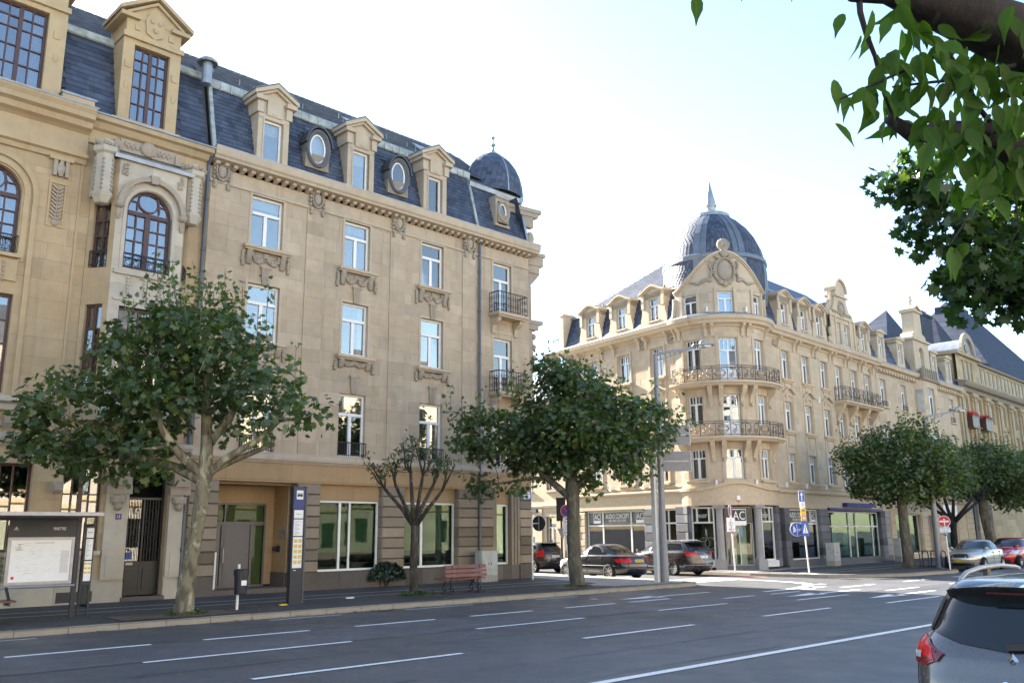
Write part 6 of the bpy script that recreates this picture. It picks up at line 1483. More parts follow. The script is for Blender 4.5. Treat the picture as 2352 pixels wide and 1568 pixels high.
def grow(b, tips, start, r0, rs, trunk, seed_nodes=None, lift=.25, wob=.06, rmin=.012, n=6):
    """join every tip to the nearest lower node of the skeleton with a bent tapering branch"""
    nodes = [(Vector(p), r, d) for p, r, d in (seed_nodes or [(start, r0, 0.)])]
    for t in sorted(tips, key=lambda t: (Vector(t) - Vector(start)).length):
        t = Vector(t); best = None
        for p, r, d in nodes:
            L = (t - p).length
            c = L + d * .35 + (max(0, p.z - t.z) * .8)
            if best is None or c < best[0]: best = (c, p, r, d)
        _, p, r, d = best; L = (t - p).length; m = max(3, int(L / .35)); path = []; rr = []
        ra = max(rmin, min(r * .72, .05 + L * .022)); off = Vector(rs.normal(0, wob, 3)) * L
        for i in range(m + 1):
            q = i / m; s_ = p.lerp(t, q); s_ = s_ + off * sin(pi * q) + Vector((0, 0, -lift * L * .25 * sin(pi * q) * (1 - q)))
            path.append(s_); rr.append(ra + (max(rmin * .7, ra * .35) - ra) * q)
            if i: nodes.append((s_, rr[-1], d + L * q))
        b.tube(path, rr, n if ra > .03 else 4, False)
def plane_tree(base, label, seed, trunk_pts, trunk_r, env, nclump, leafsize, perclump, shape='plane', mat='leaf', spikes=0, group='plane trees along the far pavement', holes=(), bark='bark', hollow=.45, cr=(.5, .85), limbs=None):
    """env: list of ellipsoids (cx,cy,cz,rx,ry,rz) in camera-free local coordinates; trunk_pts local"""
    rs = np.random.RandomState(seed); root = thing('plane_tree', label, 'tree', base, 0, group)
    tr = MB(); tr.tube(trunk_pts, trunk_r, 14)
    cl = []; vol = np.array([e[3] * e[4] * e[5] for e in env]); vol = vol / vol.sum()
    tries = 0
    while len(cl) < nclump and tries < 20000:
        tries += 1; e = env[rs.choice(len(env), p=vol)]; q = rs.normal(size=3); q /= np.linalg.norm(q); q *= (hollow + (1 - hollow) * rs.rand()) ** .6
        p = np.array(e[:3]) + q * np.array(e[3:])
        if any(np.linalg.norm(p - c) < .42 for c in cl): continue
        if any(((p - np.array(h[:3])) ** 2 / np.array(h[3:]) ** 2).sum() < 1 for h in holes): continue
        cl.append(p)
    fork = Vector(trunk_pts[-1]); nodes = [(Vector(p), r, 0.) for p, r in zip(trunk_pts[-2:], trunk_r[-2:])]
    for L in limbs or []:
        pth = [Vector(q[:3]) for q in L]; rr = [q[3] for q in L]; tr.tube(pth, rr, 9, False)
        for a, c, ra, rb in zip(pth, pth[1:], rr, rr[1:]):
            for t in (.5, 1.): nodes.append((a.lerp(c, t), ra + (rb - ra) * t, (a - fork).length * .3))
    grow(tr, cl, fork, trunk_r[-1], rs, None, nodes)
    pts = []; nr = []; sz = []; db = []
    for c in cl:
        k = int(perclump * rs.uniform(.6, 1.35)); rad = rs.uniform(*cr)
        q = rs.normal(size=(k, 3)); q /= np.linalg.norm(q, axis=1, keepdims=True); ln = rs.rand(k, 1) ** .45
        p = c + q * ln * rad * np.array([1, 1, .78]); pts.append(p); nn = q * .8 + rs.normal(0, .55, (k, 3)); nn[:, 2] += .75; nr.append(nn); sz.append(leafsize * rs.uniform(.55, 1.2, k)); db.append(np.full(k, rs.normal(0, .32)))
    top = sorted(cl, key=lambda p: -p[2])
    for i in range(spikes):
        c = cl[rs.randint(len(cl))] if i % 2 else top[rs.randint(max(6, len(top) // 3))]; h = rs.uniform(.5, 1.1); d = np.array([rs.normal(0, .18), rs.normal(0, .18), 1.]); p0 = c + np.array([rs.normal(0, .4), rs.normal(0, .4), .3])
        tr.tube([p0, p0 + d * h * .5, p0 + d * h], [.012, .009, .005], 4, False)
        k = rs.randint(8, 16); t = rs.rand(k, 1); p = p0 + d * h * t * 1.05 + rs.normal(0, .09, (k, 3)); pts.append(p); nn = rs.normal(0, .6, (k, 3)); nn[:, 2] += .6; nr.append(nn); sz.append(leafsize * rs.uniform(.35, .85, k)); db.append(np.full(k, .35))
    tr.build('trunk', M[bark], root, smooth=True, fix=False)
    me = leaves_mesh('crown', np.concatenate(pts), np.concatenate(nr), np.concatenate(sz), M[mat], shape, rs, np.concatenate(db)); kind(link('crown', me, root), 'stuff')
    # root flare tufts
    return root
RGT = Vector((.739, -.674, 0)); FWD = Vector((.667, .745, 0))     # rough axes: across and away
def loc(x, y, z): v = RGT * x + FWD * y; return (v.x, v.y, z)
def env(*E):
    out = []
    for x, y, z, rx, ry, rz in E: v = RGT * x + FWD * y; out.append((v.x, v.y, z, max(rx, ry) * .5 + min(rx, ry) * .5, max(rx, ry) * .5 + min(rx, ry) * .5, rz))
    return out
# nearest plane tree, by the bus shelter
plane_tree((8.86, 21.2, 0), 'broad plane tree with mottled trunk next to the bus shelter', 3,
    [loc(.02, 0, -.05), loc(.0, 0, .12), loc(.03, 0, .6), loc(.12, 0, 1.5), loc(.24, 0, 2.5), loc(.30, 0, 3.2), loc(.30, 0, 3.9), loc(.2, .1, 4.8), loc(.1, .2, 5.8)], [.33, .24, .2, .18, .17, .19, .15, .12, .07],
    env((-1.4, .3, 5.9, 1.6, 1.6, 1.25), (-.2, .2, 6.5, 1.7, 1.5, 1.0), (-2.9, 0, 4.6, 1.3, 1.4, 1.2), (-3.3, -.2, 3.7, 1.2, 1.2, .55), (-1.5, 0, 3.75, 1.4, 1.2, .55), (1.4, .2, 5.2, 1.2, 1.2, .7), (2.2, 0, 5.0, .8, .9, .55), (-.3, 0, 5.1, 1.5, 1.4, 1.0)), 98, .215, 66, spikes=70,
    holes=[(*loc(.95, -1.5, 3.9)[:2], 3.8, 1.2, 1.6, .75)],
    limbs=[[(*loc(.28, 0, 3.1), .15), (*loc(-.5, .1, 3.45), .11), (*loc(-1.5, .1, 3.75), .09), (*loc(-2.4, .1, 4.1), .05)], [(*loc(.25, 0, 3.25), .13), (*loc(-.25, -.2, 3.7), .11), (*loc(-.7, -.3, 4.3), .08), (*loc(-1.0, -.3, 5.2), .05)],
           [(*loc(.3, 0, 3.2), .12), (*loc(.8, 0, 3.65), .09), (*loc(1.5, 0, 4.05), .075), (*loc(2.1, 0, 4.6), .05)], [(*loc(.3, .05, 3.3), .11), (*loc(.9, .2, 3.6), .08), (*loc(1.9, .2, 4.0), .05)], [(*loc(.3, 0, 3.9), .11), (*loc(.8, .1, 4.7), .09), (*loc(1.2, .1, 5.4), .05)]])
plane_tree((22.69, 21.7, 0), 'dense dark green plane tree by the kerb in front of the domed corner building', 9,
    [loc(.1, 0, -.05), loc(.08, 0, .15), loc(.0, 0, .8), loc(-.02, 0, 1.8), loc(.0, 0, 2.7), loc(-.03, 0, 3.3), loc(-.05, 0, 4.2), loc(0, 0, 5.2)], [.36, .27, .24, .22, .22, .25, .17, .1],
    env((0, 0, 5.6, 2.4, 2.2, 1.8), (-2.6, 0, 5.2, 1.6, 1.5, 1.0), (2.3, 0, 5.4, 1.4, 1.5, 1.1), (-.4, .2, 6.8, 1.4, 1.4, 1.05), (1.0, 0, 4.6, 2.4, 1.8, .9), (-1.2, 0, 4.5, 1.6, 1.4, .7), (-2.6, -.1, 3.5, .9, .8, .35), (.9, 0, 3.4, .7, .7, .3)), 175, .205, 84, spikes=60, hollow=.45, bark='barkmid',
    limbs=[[(*loc(-.02, 0, 2.9), .14), (*loc(-.5, 0, 3.35), .12), (*loc(-1.0, 0, 3.75), .1), (*loc(-1.6, 0, 4.4), .06)], [(*loc(0, 0, 3.2), .13), (*loc(.7, .1, 3.9), .1), (*loc(1.6, 0, 4.5), .06)], [(*loc(-.9, 0, 3.7), .07), (*loc(-1.8, 0, 3.62), .04), (*loc(-2.6, 0, 3.5), .03)]])
plane_tree((44.9, 20.1, 0), 'round plane tree in front of the office window, right of the blue signs', 15,
    [loc(.0, 0, -.05), loc(.0, 0, .2), loc(-.03, 0, 1.2), loc(-.05, 0, 2.6), loc(-.05, 0, 3.3), loc(0, 0, 4.5)], [.34, .27, .25, .23, .22, .12],
    env((.3, 0, 5.2, 2.5, 2.3, 1.7), (-1.4, 0, 5.2, 1.5, 1.5, 1.5), (2.0, 0, 4.8, 1.5, 1.5, 1.4), (.3, 0, 6.6, 1.0, 1.0, .95), (0, 0, 3.9, 2.6, 2.2, .7)), 150, .18, 105, 'plane', spikes=44, hollow=.5, bark='barkmid')
plane_tree((58.0, 20.6, 0), 'plane tree behind the silver and red parked cars', 17,
    [loc(.0, 0, -.05), loc(-.1, 0, .3), loc(-.3, 0, 1.5), loc(-.5, 0, 2.8), loc(-.5, 0, 3.6), loc(-.4, 0, 4.6)], [.42, .34, .3, .27, .24, .14],
    env((-.2, 0, 5.2, 2.6, 2.4, 1.6), (1.8, 0, 4.8, 1.8, 1.7, 1.5), (-1.8, 0, 5.0, 1.4, 1.4, 1.2), (.3, 0, 6.4, 1.3, 1.2, .8), (1.5, 0, 3.8, 1.5, 1.5, .6)), 140, .18, 100, 'plane', spikes=36, hollow=.5, bark='barkmid')
plane_tree((70.0, 21.4, 0), 'farthest plane tree at the right edge of the far pavement', 19,
    [loc(.0, 0, -.05), loc(0, 0, 1.5), loc(0, 0, 3.2), loc(0, 0, 4.6)], [.36, .3, .26, .14],
    env((0, 0, 5.2, 2.8, 2.4, 1.8), (1.8, 0, 4.8, 1.8, 1.7, 1.5), (-1.8, 0, 5.0, 1.4, 1.4, 1.2)), 110, .25, 60, 'plane_far', spikes=20, hollow=.5)
# pruned small trees, almost bare
def bare_tree(base, label, seed, H, spread, leaves, lean=0., thick=1., bark='barkdark'):
    rs = np.random.RandomState(seed); root = thing('pruned_tree', label, 'tree', base, 0, 'pruned trees on the far pavement')
    b = MB(); fk = H * .42
    tp = [loc(0, 0, -.05), loc(0, 0, .15), loc(-.02, 0, fk * .5), loc(-.0, 0, fk * .85), loc(.02, 0, fk)]
    b.tube(tp, [.17 * thick, .135 * thick, .12 * thick, .12 * thick, .14 * thick], 10); tips = []
    for k in range(6):
        a = (-1 + 2 * k / 5) + rs.uniform(-.15, .15); x = a * spread * .62; z = fk + (H - fk) * (.58 - .22 * abs(a)) + rs.uniform(-.1, .1)
        p = [loc(0, 0, fk - .06), loc(x * .45, rs.uniform(-.3, .3), fk + (z - fk) * .45), loc(x, rs.uniform(-.4, .4), z)]
        b.tube(p, [.085 * thick, .06 * thick, .05 * thick], 7); q = Vector(p[2])
        for j in range(3):
            a2 = rs.uniform(-.7, .7) + a * .5; e = q + Vector(loc(a2 * spread * .3, rs.uniform(-.35, .35), rs.uniform(.25, .55) * (H - fk) * .6)); m = q.lerp(e, .5) + Vector(loc(rs.uniform(-.08, .08), 0, -.05))
            b.tube([q, m, e], [.038 * thick, .03 * thick, .02 * thick], 5)
            for l in range(4):
                d = Vector(loc(rs.uniform(-.6, .6), rs.uniform(-.5, .5), rs.uniform(-.15, .75))); f = e.lerp(m, rs.rand() * .7); g = f + d * .75
                b.tube([f, f.lerp(g, .5) + Vector(rs.normal(0, .04, 3)), g], [.013, .01, .006], 4, False); tips.append((f, g))
    b.build('trunk', M[bark], root, smooth=True, fix=False)
    if leaves:
        P = []
        for i in range(leaves):
            f, g = tips[rs.randint(len(tips))]; p = f.lerp(g, rs.uniform(.2, 1.1)); P.append(np.array(p) + rs.normal(0, .07, 3))
        P = np.array(P); nn = rs.normal(0, .7, P.shape); nn[:, 2] += .5
        kind(link('crown', leaves_mesh('crown', P, nn, rs.uniform(.07, .15, len(P)), M['leaf2'], 'cherry', rs, np.full(len(P), .2)), root), 'stuff')
bare_tree((16.4, 22.4, 0), 'small pruned tree with few leaves beside the red-brown bench', 23, 4.9, 1.5, 620, bark='barkbrown')
bare_tree((51.5, 20.4, 0), 'bare dark pruned tree behind the no entry sign', 29, 5.2, 3.0, 60, thick=1.5)
# weeds round the trunks, ivy and shrubs
def tuft(name, label, cat, c, rx, ry, h, n, size, mat, seed, shape='cherry', flat=True):
    rs = np.random.RandomState(seed); q = rs.rand(n) ** .6; a = rs.uniform(0, 2 * pi, n)
    P = np.stack([c[0] + rx * q * np.cos(a), c[1] + ry * q * np.sin(a), c[2] + h * rs.rand(n) * (1 - .6 * q)], 1); nn = rs.normal(0, .5, P.shape); nn[:, 2] += .7
    if not flat: nn = rs.normal(0, .5, P.shape) + np.stack([-rx * 0 + np.cos(a), np.sin(a), np.full(n, .4)], 1)
    o = link(name, leaves_mesh(name, P, nn, rs.uniform(.5, 1.2, n) * size, M[mat], shape, rs), None); tag(o, label, cat); return o
kind(tuft('weeds', 'green weeds round the foot of the pruned tree by the bench', 'weeds', (16.45, 22.3, 0), .62, .5, .16, 700, .09, 'leaf2', 41), 'stuff')
kind(tuft('weeds', 'weeds at the foot of the plane tree near the bus shelter', 'weeds', (8.9, 21.15, 0), .5, .4, .16, 420, .08, 'leaf', 42), 'stuff')
kind(tuft('weeds', 'low weeds at the foot of the dense plane tree by the kerb', 'weeds', (22.7, 21.6, 0), .55, .5, .12, 300, .08, 'leaf', 43), 'stuff')
def shrub(label, c, rx, ry, rz, n, size, mat, seed, cat='shrub', name='shrub'):
    rs = np.random.RandomState(seed); q = rs.normal(size=(n, 3)); q /= np.linalg.norm(q, axis=1, keepdims=True); q[:, 2] = np.abs(q[:, 2]) * 1.0 - .15
    P = np.array(c) + q * (rs.uniform(.7, 1.05, (n, 1))) * np.array([rx, ry, rz]); nn = q + rs.normal(0, .45, q.shape); nn[:, 2] += .3
    t = thing(name, label, cat, (0, 0, 0)); kind(link('foliage', leaves_mesh('foliage', P, nn, rs.uniform(.6, 1.2, n) * size, M[mat], 'plane_far', rs), t), 'stuff')
    b = MB()
    for k in range(7): a = k * .9; b.tube([(c[0], c[1], 0), (c[0] + rx * .6 * cos(a), c[1] + ry * .6 * sin(a), c[2] + rz * .5)], [.025, .012], 5)
    b.build('stem', M['twig'], t); return t
shrub('dark ivy bush spilling from the shop window ledge onto the pavement', (18.55, 26.95, .32), .78, .28, .62, 1500, .085, 'ivy', 51)
shrub('round dark shrub behind the black hatchback in the side street', (36.0, 38.6, .7), .9, .7, .75, 900, .13, 'ivy', 52)
# ---------------------------------------------------------------- near branches, upper right
def near_plane():
    rs = np.random.RandomState(61); root = thing('plane_tree', 'dark plane foliage hanging in from the upper right over the street', 'tree', (0, 0, 0))
    b = MB(); tk = [(15.6, .2, -.1), (15.5, .2, 2.5), (15.3, .4, 4.6), (15.0, .8, 6.5)]; b.tube(tk, [.34, .27, .24, .16], 12)
    cl = []
    E = [((12.3, 3.0, 5.9), (1.25, 1.1, 1.1)), ((11.7, 3.5, 5.0), (.95, .9, .55)), ((11.25, 4.0, 5.55), (.6, .6, .45)), ((12.6, 2.9, 4.9), (1.0, .9, .5)), ((10.9, 4.3, 5.95), (.5, .45, .4)), ((11.9, 3.4, 6.3), (.8, .7, .6)), ((12.6, 2.8, 4.75), (.9, .8, .35)), ((13.4, 2.4, 6.4), (1.2, 1.2, 1.4))]
    w = np.array([e[1][0] * e[1][1] * e[1][2] for e in E]) ** .7; w /= w.sum()
    while len(cl) < 120:
        c, s_ = E[rs.choice(len(E), p=w)]; q = rs.normal(size=3); q /= np.linalg.norm(q); p = np.array(c) + q * np.array(s_) * rs.rand() ** .4
        if all(np.linalg.norm(p - k) > .2 for k in cl): cl.append(p)
    grow(b, cl, Vector((15.0, .8, 6.3)), .12, rs, None, [((15.05, .75, 6.2), .14, 0), ((14.3, 1.5, 6.2), .09, 0), ((13.4, 2.2, 6.1), .07, .5)], rmin=.008)
    b.tube([(15.05, .7, 6.1), (14.3, 1.5, 6.2), (13.4, 2.2, 6.1), (12.5, 2.9, 5.8)], [.13, .1, .07, .04], 8)
    b.build('trunk', M['barkdark'], root, smooth=True, fix=False)
    P = []; N = []
    for c in cl:
        k = rs.randint(50, 90); q = rs.normal(size=(k, 3)); q /= np.linalg.norm(q, axis=1, keepdims=True); P.append(c + q * rs.rand(k, 1) ** .5 * .34); n_ = q * .4 + rs.normal(0, .6, (k, 3)); n_[:, 2] += .6; N.append(n_)
    P = np.concatenate(P); N = np.concatenate(N)
    kind(link('crown', leaves_mesh('crown', P, N, rs.uniform(.1, .2, len(P)), M['leafn'], 'plane', rs), root), 'stuff')
near_plane()
def cherry():
    rs = np.random.RandomState(71); root = thing('cherry_tree', 'near cherry tree with thick dark limb and large pointed leaves at upper right', 'tree', (5.6, -.3, 0)); O = Vector((5.6, -.3, 0))
    iR = R.copy()
    def at(x, y, d):      # a point of the tree noted from the viewpoint where the photograph was taken
        v = iR @ Vector(((x - 1176) / 2030 * d, (784 - y) / 2030 * d, -d)); return v + Vector((0, 0, 1.8)) - O
    b = MB(); b.tube([(0, 0, -.1), (-.05, 0, 1.2), (-.1, .05, 2.4), (-.15, .1, 3.2)], [.2, .16, .15, .14], 12)
    L1 = [Vector((-.15, .1, 3.1)), at(2700, 330, 4.1), at(2480, 150, 3.9), at(2300, 70, 3.75), at(2150, 10, 3.65), at(2040, -25, 3.6), at(1960, -15, 3.55), at(1900, -60, 3.5)]
    b.tube(L1, [.15, .15, .145, .125, .095, .06, .035, .02], 12)
    L2 = [Vector((-.15, .1, 3.0)), at(2640, 520, 4.0), at(2440, 420, 3.85), at(2340, 360, 3.8), at(2260, 310, 3.75), at(2170, 300, 3.7), at(2100, 312, 3.68), at(2040, 272, 3.65)]
    b.tube(L2, [.11, .1, .085, .07, .055, .045, .036, .022], 10)
    tw = []
    def twig(p, r0=.011, r1=.004): b.tube(p, [r0 + (r1 - r0) * i / (len(p) - 1) for i in range(len(p))], 5, False); tw.append(p)
    twig([at(1972, -30, 3.57), at(1976, 30, 3.55), at(1990, 80, 3.53), at(2010, 130, 3.52), at(2030, 215, 3.55), at(2060, 290, 3.6)], .014, .006)
    twig([at(2150, 130, 3.62), at(2060, 170, 3.5), at(1980, 205, 3.42), at(1930, 228, 3.4)], .008, .003)
    twig([at(2330, 150, 3.7), at(2230, 180, 3.6), at(2130, 190, 3.55), at(2050, 200, 3.5)], .01, .004)
    twig([at(2352, 215, 3.75), at(2290, 220, 3.7), at(2220, 150, 3.65), at(2190, 90, 3.6)], .016, .008)
    twig([at(2330, 350, 3.8), at(2250, 250, 3.7), at(2210, 170, 3.6), at(2180, 120, 3.6)], .014, .006)
    twig([at(2300, 330, 3.78), at(2270, 420, 3.62), at(2210, 520, 3.5), at(2180, 565, 3.45)], .007, .002)
    twig([at(2352, 320, 3.8), at(2330, 430, 3.7), at(2340, 520, 3.7), at(2310, 590, 3.7)], .006, .002)
    twig([at(1900, -60, 3.5), at(1830, -40, 3.5), at(1800, -30, 3.5)], .008, .004); twig([at(1700, -90, 3.6), at(1640, -60, 3.6), at(1590, -30, 3.6)], .006, .003); twig([at(1900, -60, 3.5), at(1800, -100, 3.6), at(1700, -90, 3.6)], .01, .006)
    b.build('trunk', M['barkdark'], root, smooth=True, fix=False)
    V, F = leaf_shape('cherry'); shp = []
    for k in range(6):
        me = bpy.data.meshes.new('leaf'); c = rs.uniform(.3, 1.5); s_ = rs.uniform(.85, 1.15)
        me.from_pydata([(x * s_, y, z * c) for x, y, z in V], [], F); me.materials.append(M['cherry'])
        at_ = me.attributes.new('dt', 'FLOAT', 'FACE'); at_.data.foreach_set('value', [float(min(.7, rs.normal(.0, .38)))] * len(F)); me.polygons.foreach_set('use_smooth', [True] * len(F)); shp.append(me)
    def leaf(p, tip, size, nrm=None):
        y = Vector(tip).normalized(); z = Vector(nrm if nrm is not None else rs.normal(0, 1, 3)); z = (z - y * z.dot(y)).normalized(); x = y.cross(z)
        o = link('leaf', shp[rs.randint(6)], root); o.matrix_local = Matrix.Translation(Vector(p)) @ Matrix((x, y, z)).transposed().to_4x4() @ Matrix.Scale(size, 4)
    dn = Vector((0, 0, -1)); view = Vector((-.66, -.72, -.15))
    def spot(x, y, d, n, size=.115, spread=.05, hang=1.):
        for k in range(n):
            p = at(x, y, d) + Vector(rs.normal(0, spread, 3)); t = dn * hang + Vector(rs.normal(0, .42, 3)); leaf(p, t, size * rs.uniform(.75, 1.15), view * .9 + Vector(rs.normal(0, .55, 3)))
    for q in range(54):
        x = rs.uniform(2030, 2420); y = rs.uniform(40, 330) + (x - 2200) * .12; spot(x, y, rs.uniform(3.4, 4.1), 3, .112)
    for q in range(16): spot(rs.uniform(2150, 2400), rs.uniform(330, 430), rs.uniform(3.5, 3.9), 3, .11)
    for x, y, d, n in ((1925, 226, 3.4, 4), (1955, 225, 3.4, 1), (1815, -48, 3.5, 1), (1592, -52, 3.6, 1), (1665, -62, 3.6, 1), (1995, 50, 3.5, 3), (2020, 100, 3.5, 3), (2010, 170, 3.5, 4), (2060, 190, 3.5, 5), (2110, 160, 3.5, 5), (2100, 60, 3.55, 5), (2150, 100, 3.55, 6), (2160, 170, 3.5, 6), (2200, 130, 3.6, 6), (2230, 190, 3.6, 5), (2260, 160, 3.6, 6), (2320, 190, 3.65, 6), (2340, 250, 3.7, 4), (2190, 230, 3.5, 4), (2100, 230, 3.5, 3), (2060, 30, 3.5, 3), (2300, 230, 3.6, 4), (2290, 395, 3.6, 5), (2200, 370, 3.55, 4), (2240, 350, 3.6, 3), (2350, 400, 3.7, 3), (2200, 565, 3.45, 5), (2320, 40, 3.6, 4), (2250, 60, 3.9, 5), (2380, 100, 3.6, 4)): spot(x, y, d, n)
cherry()
# ---------------------------------------------------------------- cars
M['carblack'] = plain('black_blue_paint', (.010, .012, .020), .22, .0, .5, .05, Coat_Weight=.8, Coat_Roughness=.03)
M['carbrown'] = plain('brown_paint', (.050, .038, .034), .25, .4, .5, .05, Coat_Weight=.8, Coat_Roughness=.03)
M['carsilver'] = plain('silver_paint', (.42, .42, .38), .32, .65, .5, .04, Coat_Weight=.6, Coat_Roughness=.04)
M['carred'] = plain('red_paint', (.42, .012, .02), .25, .0, .5, .05, Coat_Weight=.8, Coat_Roughness=.03)
M['cargrey'] = plain('warm_grey_paint', (.070, .070, .075), .28, .35, .5, .04, Coat_Weight=.9, Coat_Roughness=.02)
M['cardark'] = plain('near_black_paint', (.014, .013, .016), .22, .0, .5, .05, Coat_Weight=.8, Coat_Roughness=.03)
M['carglass'] = plain('car_glass', (.008, .011, .014), .03, 0, .5, .02)
M['rubber'] = plain('tyre_rubber', (.018, .018, .018), .8, spec=.2)
M['plastic'] = plain('black_plastic', (.015, .015, .016), .45)
M['alloy'] = plain('alloy_rim', (.45, .45, .45), .3, .8)
M['chrome'] = plain('chrome', (.65, .66, .68), .12, 1.)
M['tail'] = plain('tail_lamp_red', (.50, .006, .010), .25, 0, .4, .1, Coat_Weight=.35, Coat_Roughness=.05)
M['tail2'] = plain('tail_lamp_dark_red', (.12, .005, .010), .25, 0, .4, .1, Coat_Weight=.35)
M['lampclear'] = plain('clear_lamp', (.55, .55, .55), .12, .3, .6, .2, Coat_Weight=1.)
M['dimred'] = plain('dim_red_plastic', (.05, .006, .008), .6, spec=.2)
M['amber'] = plain('amber_lamp', (.6, .25, .03), .2, 0, .5)
class Car:
    """rings: (z, x_rear, x_front, half width); plan outline is a rounded rectangle, exponents nr/nf"""
    def __init__(s, rings, nf=3.6, nr=4.5, m=44, sub=4):
        s.R = np.array(rings, float); s.nf, s.nr = nf, nr; out = []
        R_ = s.R
        for i in range(len(R_) - 1):
            p0, p1, p2, p3 = R_[max(i - 1, 0)], R_[i], R_[i + 1], R_[min(i + 2, len(R_) - 1)]
            for k in range(sub):
                t = k / sub; h = .5 * ((2 * p1) + (-p0 + p2) * t + (2 * p0 - 5 * p1 + 4 * p2 - p3) * t * t + (-p0 + 3 * p1 - 3 * p2 + p3) * t ** 3); lin = p1 + (p2 - p1) * t; out.append(lin * .45 + h * .55)
        out.append(R_[-1]); s.D = np.array(out); s.D[:, 0] = np.maximum.accumulate(s.D[:, 0] + np.arange(len(out)) * 1e-7); s.m = m
    def at(s, z): return [float(np.interp(z, s.D[:, 0], s.D[:, k])) for k in (1, 2, 3)]
    def mid(s, xr, xf): return xr + (xf - xr) * .45
    def y_at(s, x, z):
        xr, xf, w = s.at(z); xm = s.mid(xr, xf); f = (x - xm) / (xf - xm) if x > xm else (xm - x) / (xm - xr); n = s.nf if x > xm else s.nr
        return w * max(0., 1 - min(abs(f), 1.) ** n) ** (1 / n)
    def x_rear(s, y, z): xr, xf, w = s.at(z); xm = s.mid(xr, xf); return xm - (xm - xr) * max(0., 1 - min(abs(y) / w, 1.) ** s.nr) ** (1 / s.nr)
    def x_front(s, y, z): xr, xf, w = s.at(z); xm = s.mid(xr, xf); return xm + (xf - xm) * max(0., 1 - min(abs(y) / w, 1.) ** s.nf) ** (1 / s.nf)
    def body(s):
        b = MB(); rows = []
        for z, xr, xf, w in s.D:
            xm = s.mid(xr, xf); row = []
            for k in range(s.m):
                a = 2 * pi * k / s.m; c, q = cos(a), sin(a); n = s.nf if c > 0 else s.nr; L = (xf - xm) if c > 0 else (xm - xr)
                row.append(b.P((xm + L * math.copysign(abs(c) ** (2 / n), c), w * math.copysign(abs(q) ** (2 / n), q), z)))
            rows.append(row)
        for A, B in zip(rows, rows[1:]):
            for k in range(s.m): b.face((A[k], A[(k + 1) % s.m], B[(k + 1) % s.m], B[k]))
        b.face(rows[-1]); b.face(rows[0][::-1]); return b
    def patch(s, poly, face, off=.006, rings=4, dens=.07, b=None):
        """polygon on side ('L','R': x,z), 'rear' or 'front' (y,z), laid on the body surface"""
        b = b or MB(); P = []
        for (x0, y0), (x1, y1) in zip(poly, poly[1:] + poly[:1]):
            n = max(1, int(math.hypot(x1 - x0, y1 - y0) / dens))
            for i in range(n): P.append((x0 + (x1 - x0) * i / n, y0 + (y1 - y0) * i / n))
        cx = sum(p[0] for p in P) / len(P); cy = sum(p[1] for p in P) / len(P)
        def S_(p):
            if face in ('phiL', 'phiR'):
                def q(ph, z):
                    xr, xf, w = s.at(z); xm = s.mid(xr, xf); c_, s_ = cos(ph), sin(ph); n = s.nf if c_ > 0 else s.nr; L = (xf - xm) if c_ > 0 else (xm - xr)
                    return Vector((xm + L * math.copysign(abs(c_) ** (2 / n), c_), w * abs(s_) ** (2 / n), z))
                a_ = q(p[0] - .01, p[1]); b_ = q(p[0] + .01, p[1]); d_ = (b_ - a_).normalized(); o_ = q(*p) + Vector((d_.y, -d_.x, 0)) * off
                return (o_.x, o_.y if face == 'phiL' else -o_.y, o_.z)
            if face in 'LR': 
                e = .02; y = s.y_at(p[0], p[1]); g = math.hypot(1, (s.y_at(p[0], p[1] + e) - s.y_at(p[0], p[1] - e)) / (2 * e)); q = (y + off * g)
                return (p[0], q if face == 'L' else -q, p[1])
            if face == 'rear': e = .02; g = math.hypot(1, (s.x_rear(p[0], p[1] + e) - s.x_rear(p[0], p[1] - e)) / (2 * e)); return (s.x_rear(p[0], p[1]) - off * g, p[0], p[1])
            e = .02; g = min(4, math.hypot(1, (s.x_front(p[0], p[1] + e) - s.x_front(p[0], p[1] - e)) / (2 * e))); return (s.x_front(p[0], p[1]) + off * g, p[0], p[1])
        prev = None
        for k in range(rings + 1):
            f = 1 - k / rings
            if k == rings: c = b.P(S_((cx, cy))); [b.face((prev[i], prev[(i + 1) % len(P)], c)) for i in range(len(P))]; break
            row = [b.P(S_((cx + (p[0] - cx) * f, cy + (p[1] - cy) * f))) for p in P]
            if prev:
                for i in range(len(P)): j = (i + 1) % len(P); b.face((prev[i], prev[j], row[j], row[i]))
            prev = row
        return b
    def line(s, pts, face, r=.006, off=.002):
        b = MB(); Q = []
        for (x0, z0), (x1, z1) in zip(pts, pts[1:]):
            n = max(1, int(math.hypot(x1 - x0, z1 - z0) / .08))
            for i in range(n): Q.append((x0 + (x1 - x0) * i / n, z0 + (z1 - z0) * i / n))
        Q.append(pts[-1]); f = {'L': lambda p: (p[0], s.y_at(*p) + off, p[1]), 'R': lambda p: (p[0], -s.y_at(*p) - off, p[1]), 'rear': lambda p: (s.x_rear(*p) - off, p[0], p[1]), 'front': lambda p: (s.x_front(*p) + off, p[0], p[1])}[face]
        b.tube([f(p) for p in Q], r, 4, False); return b
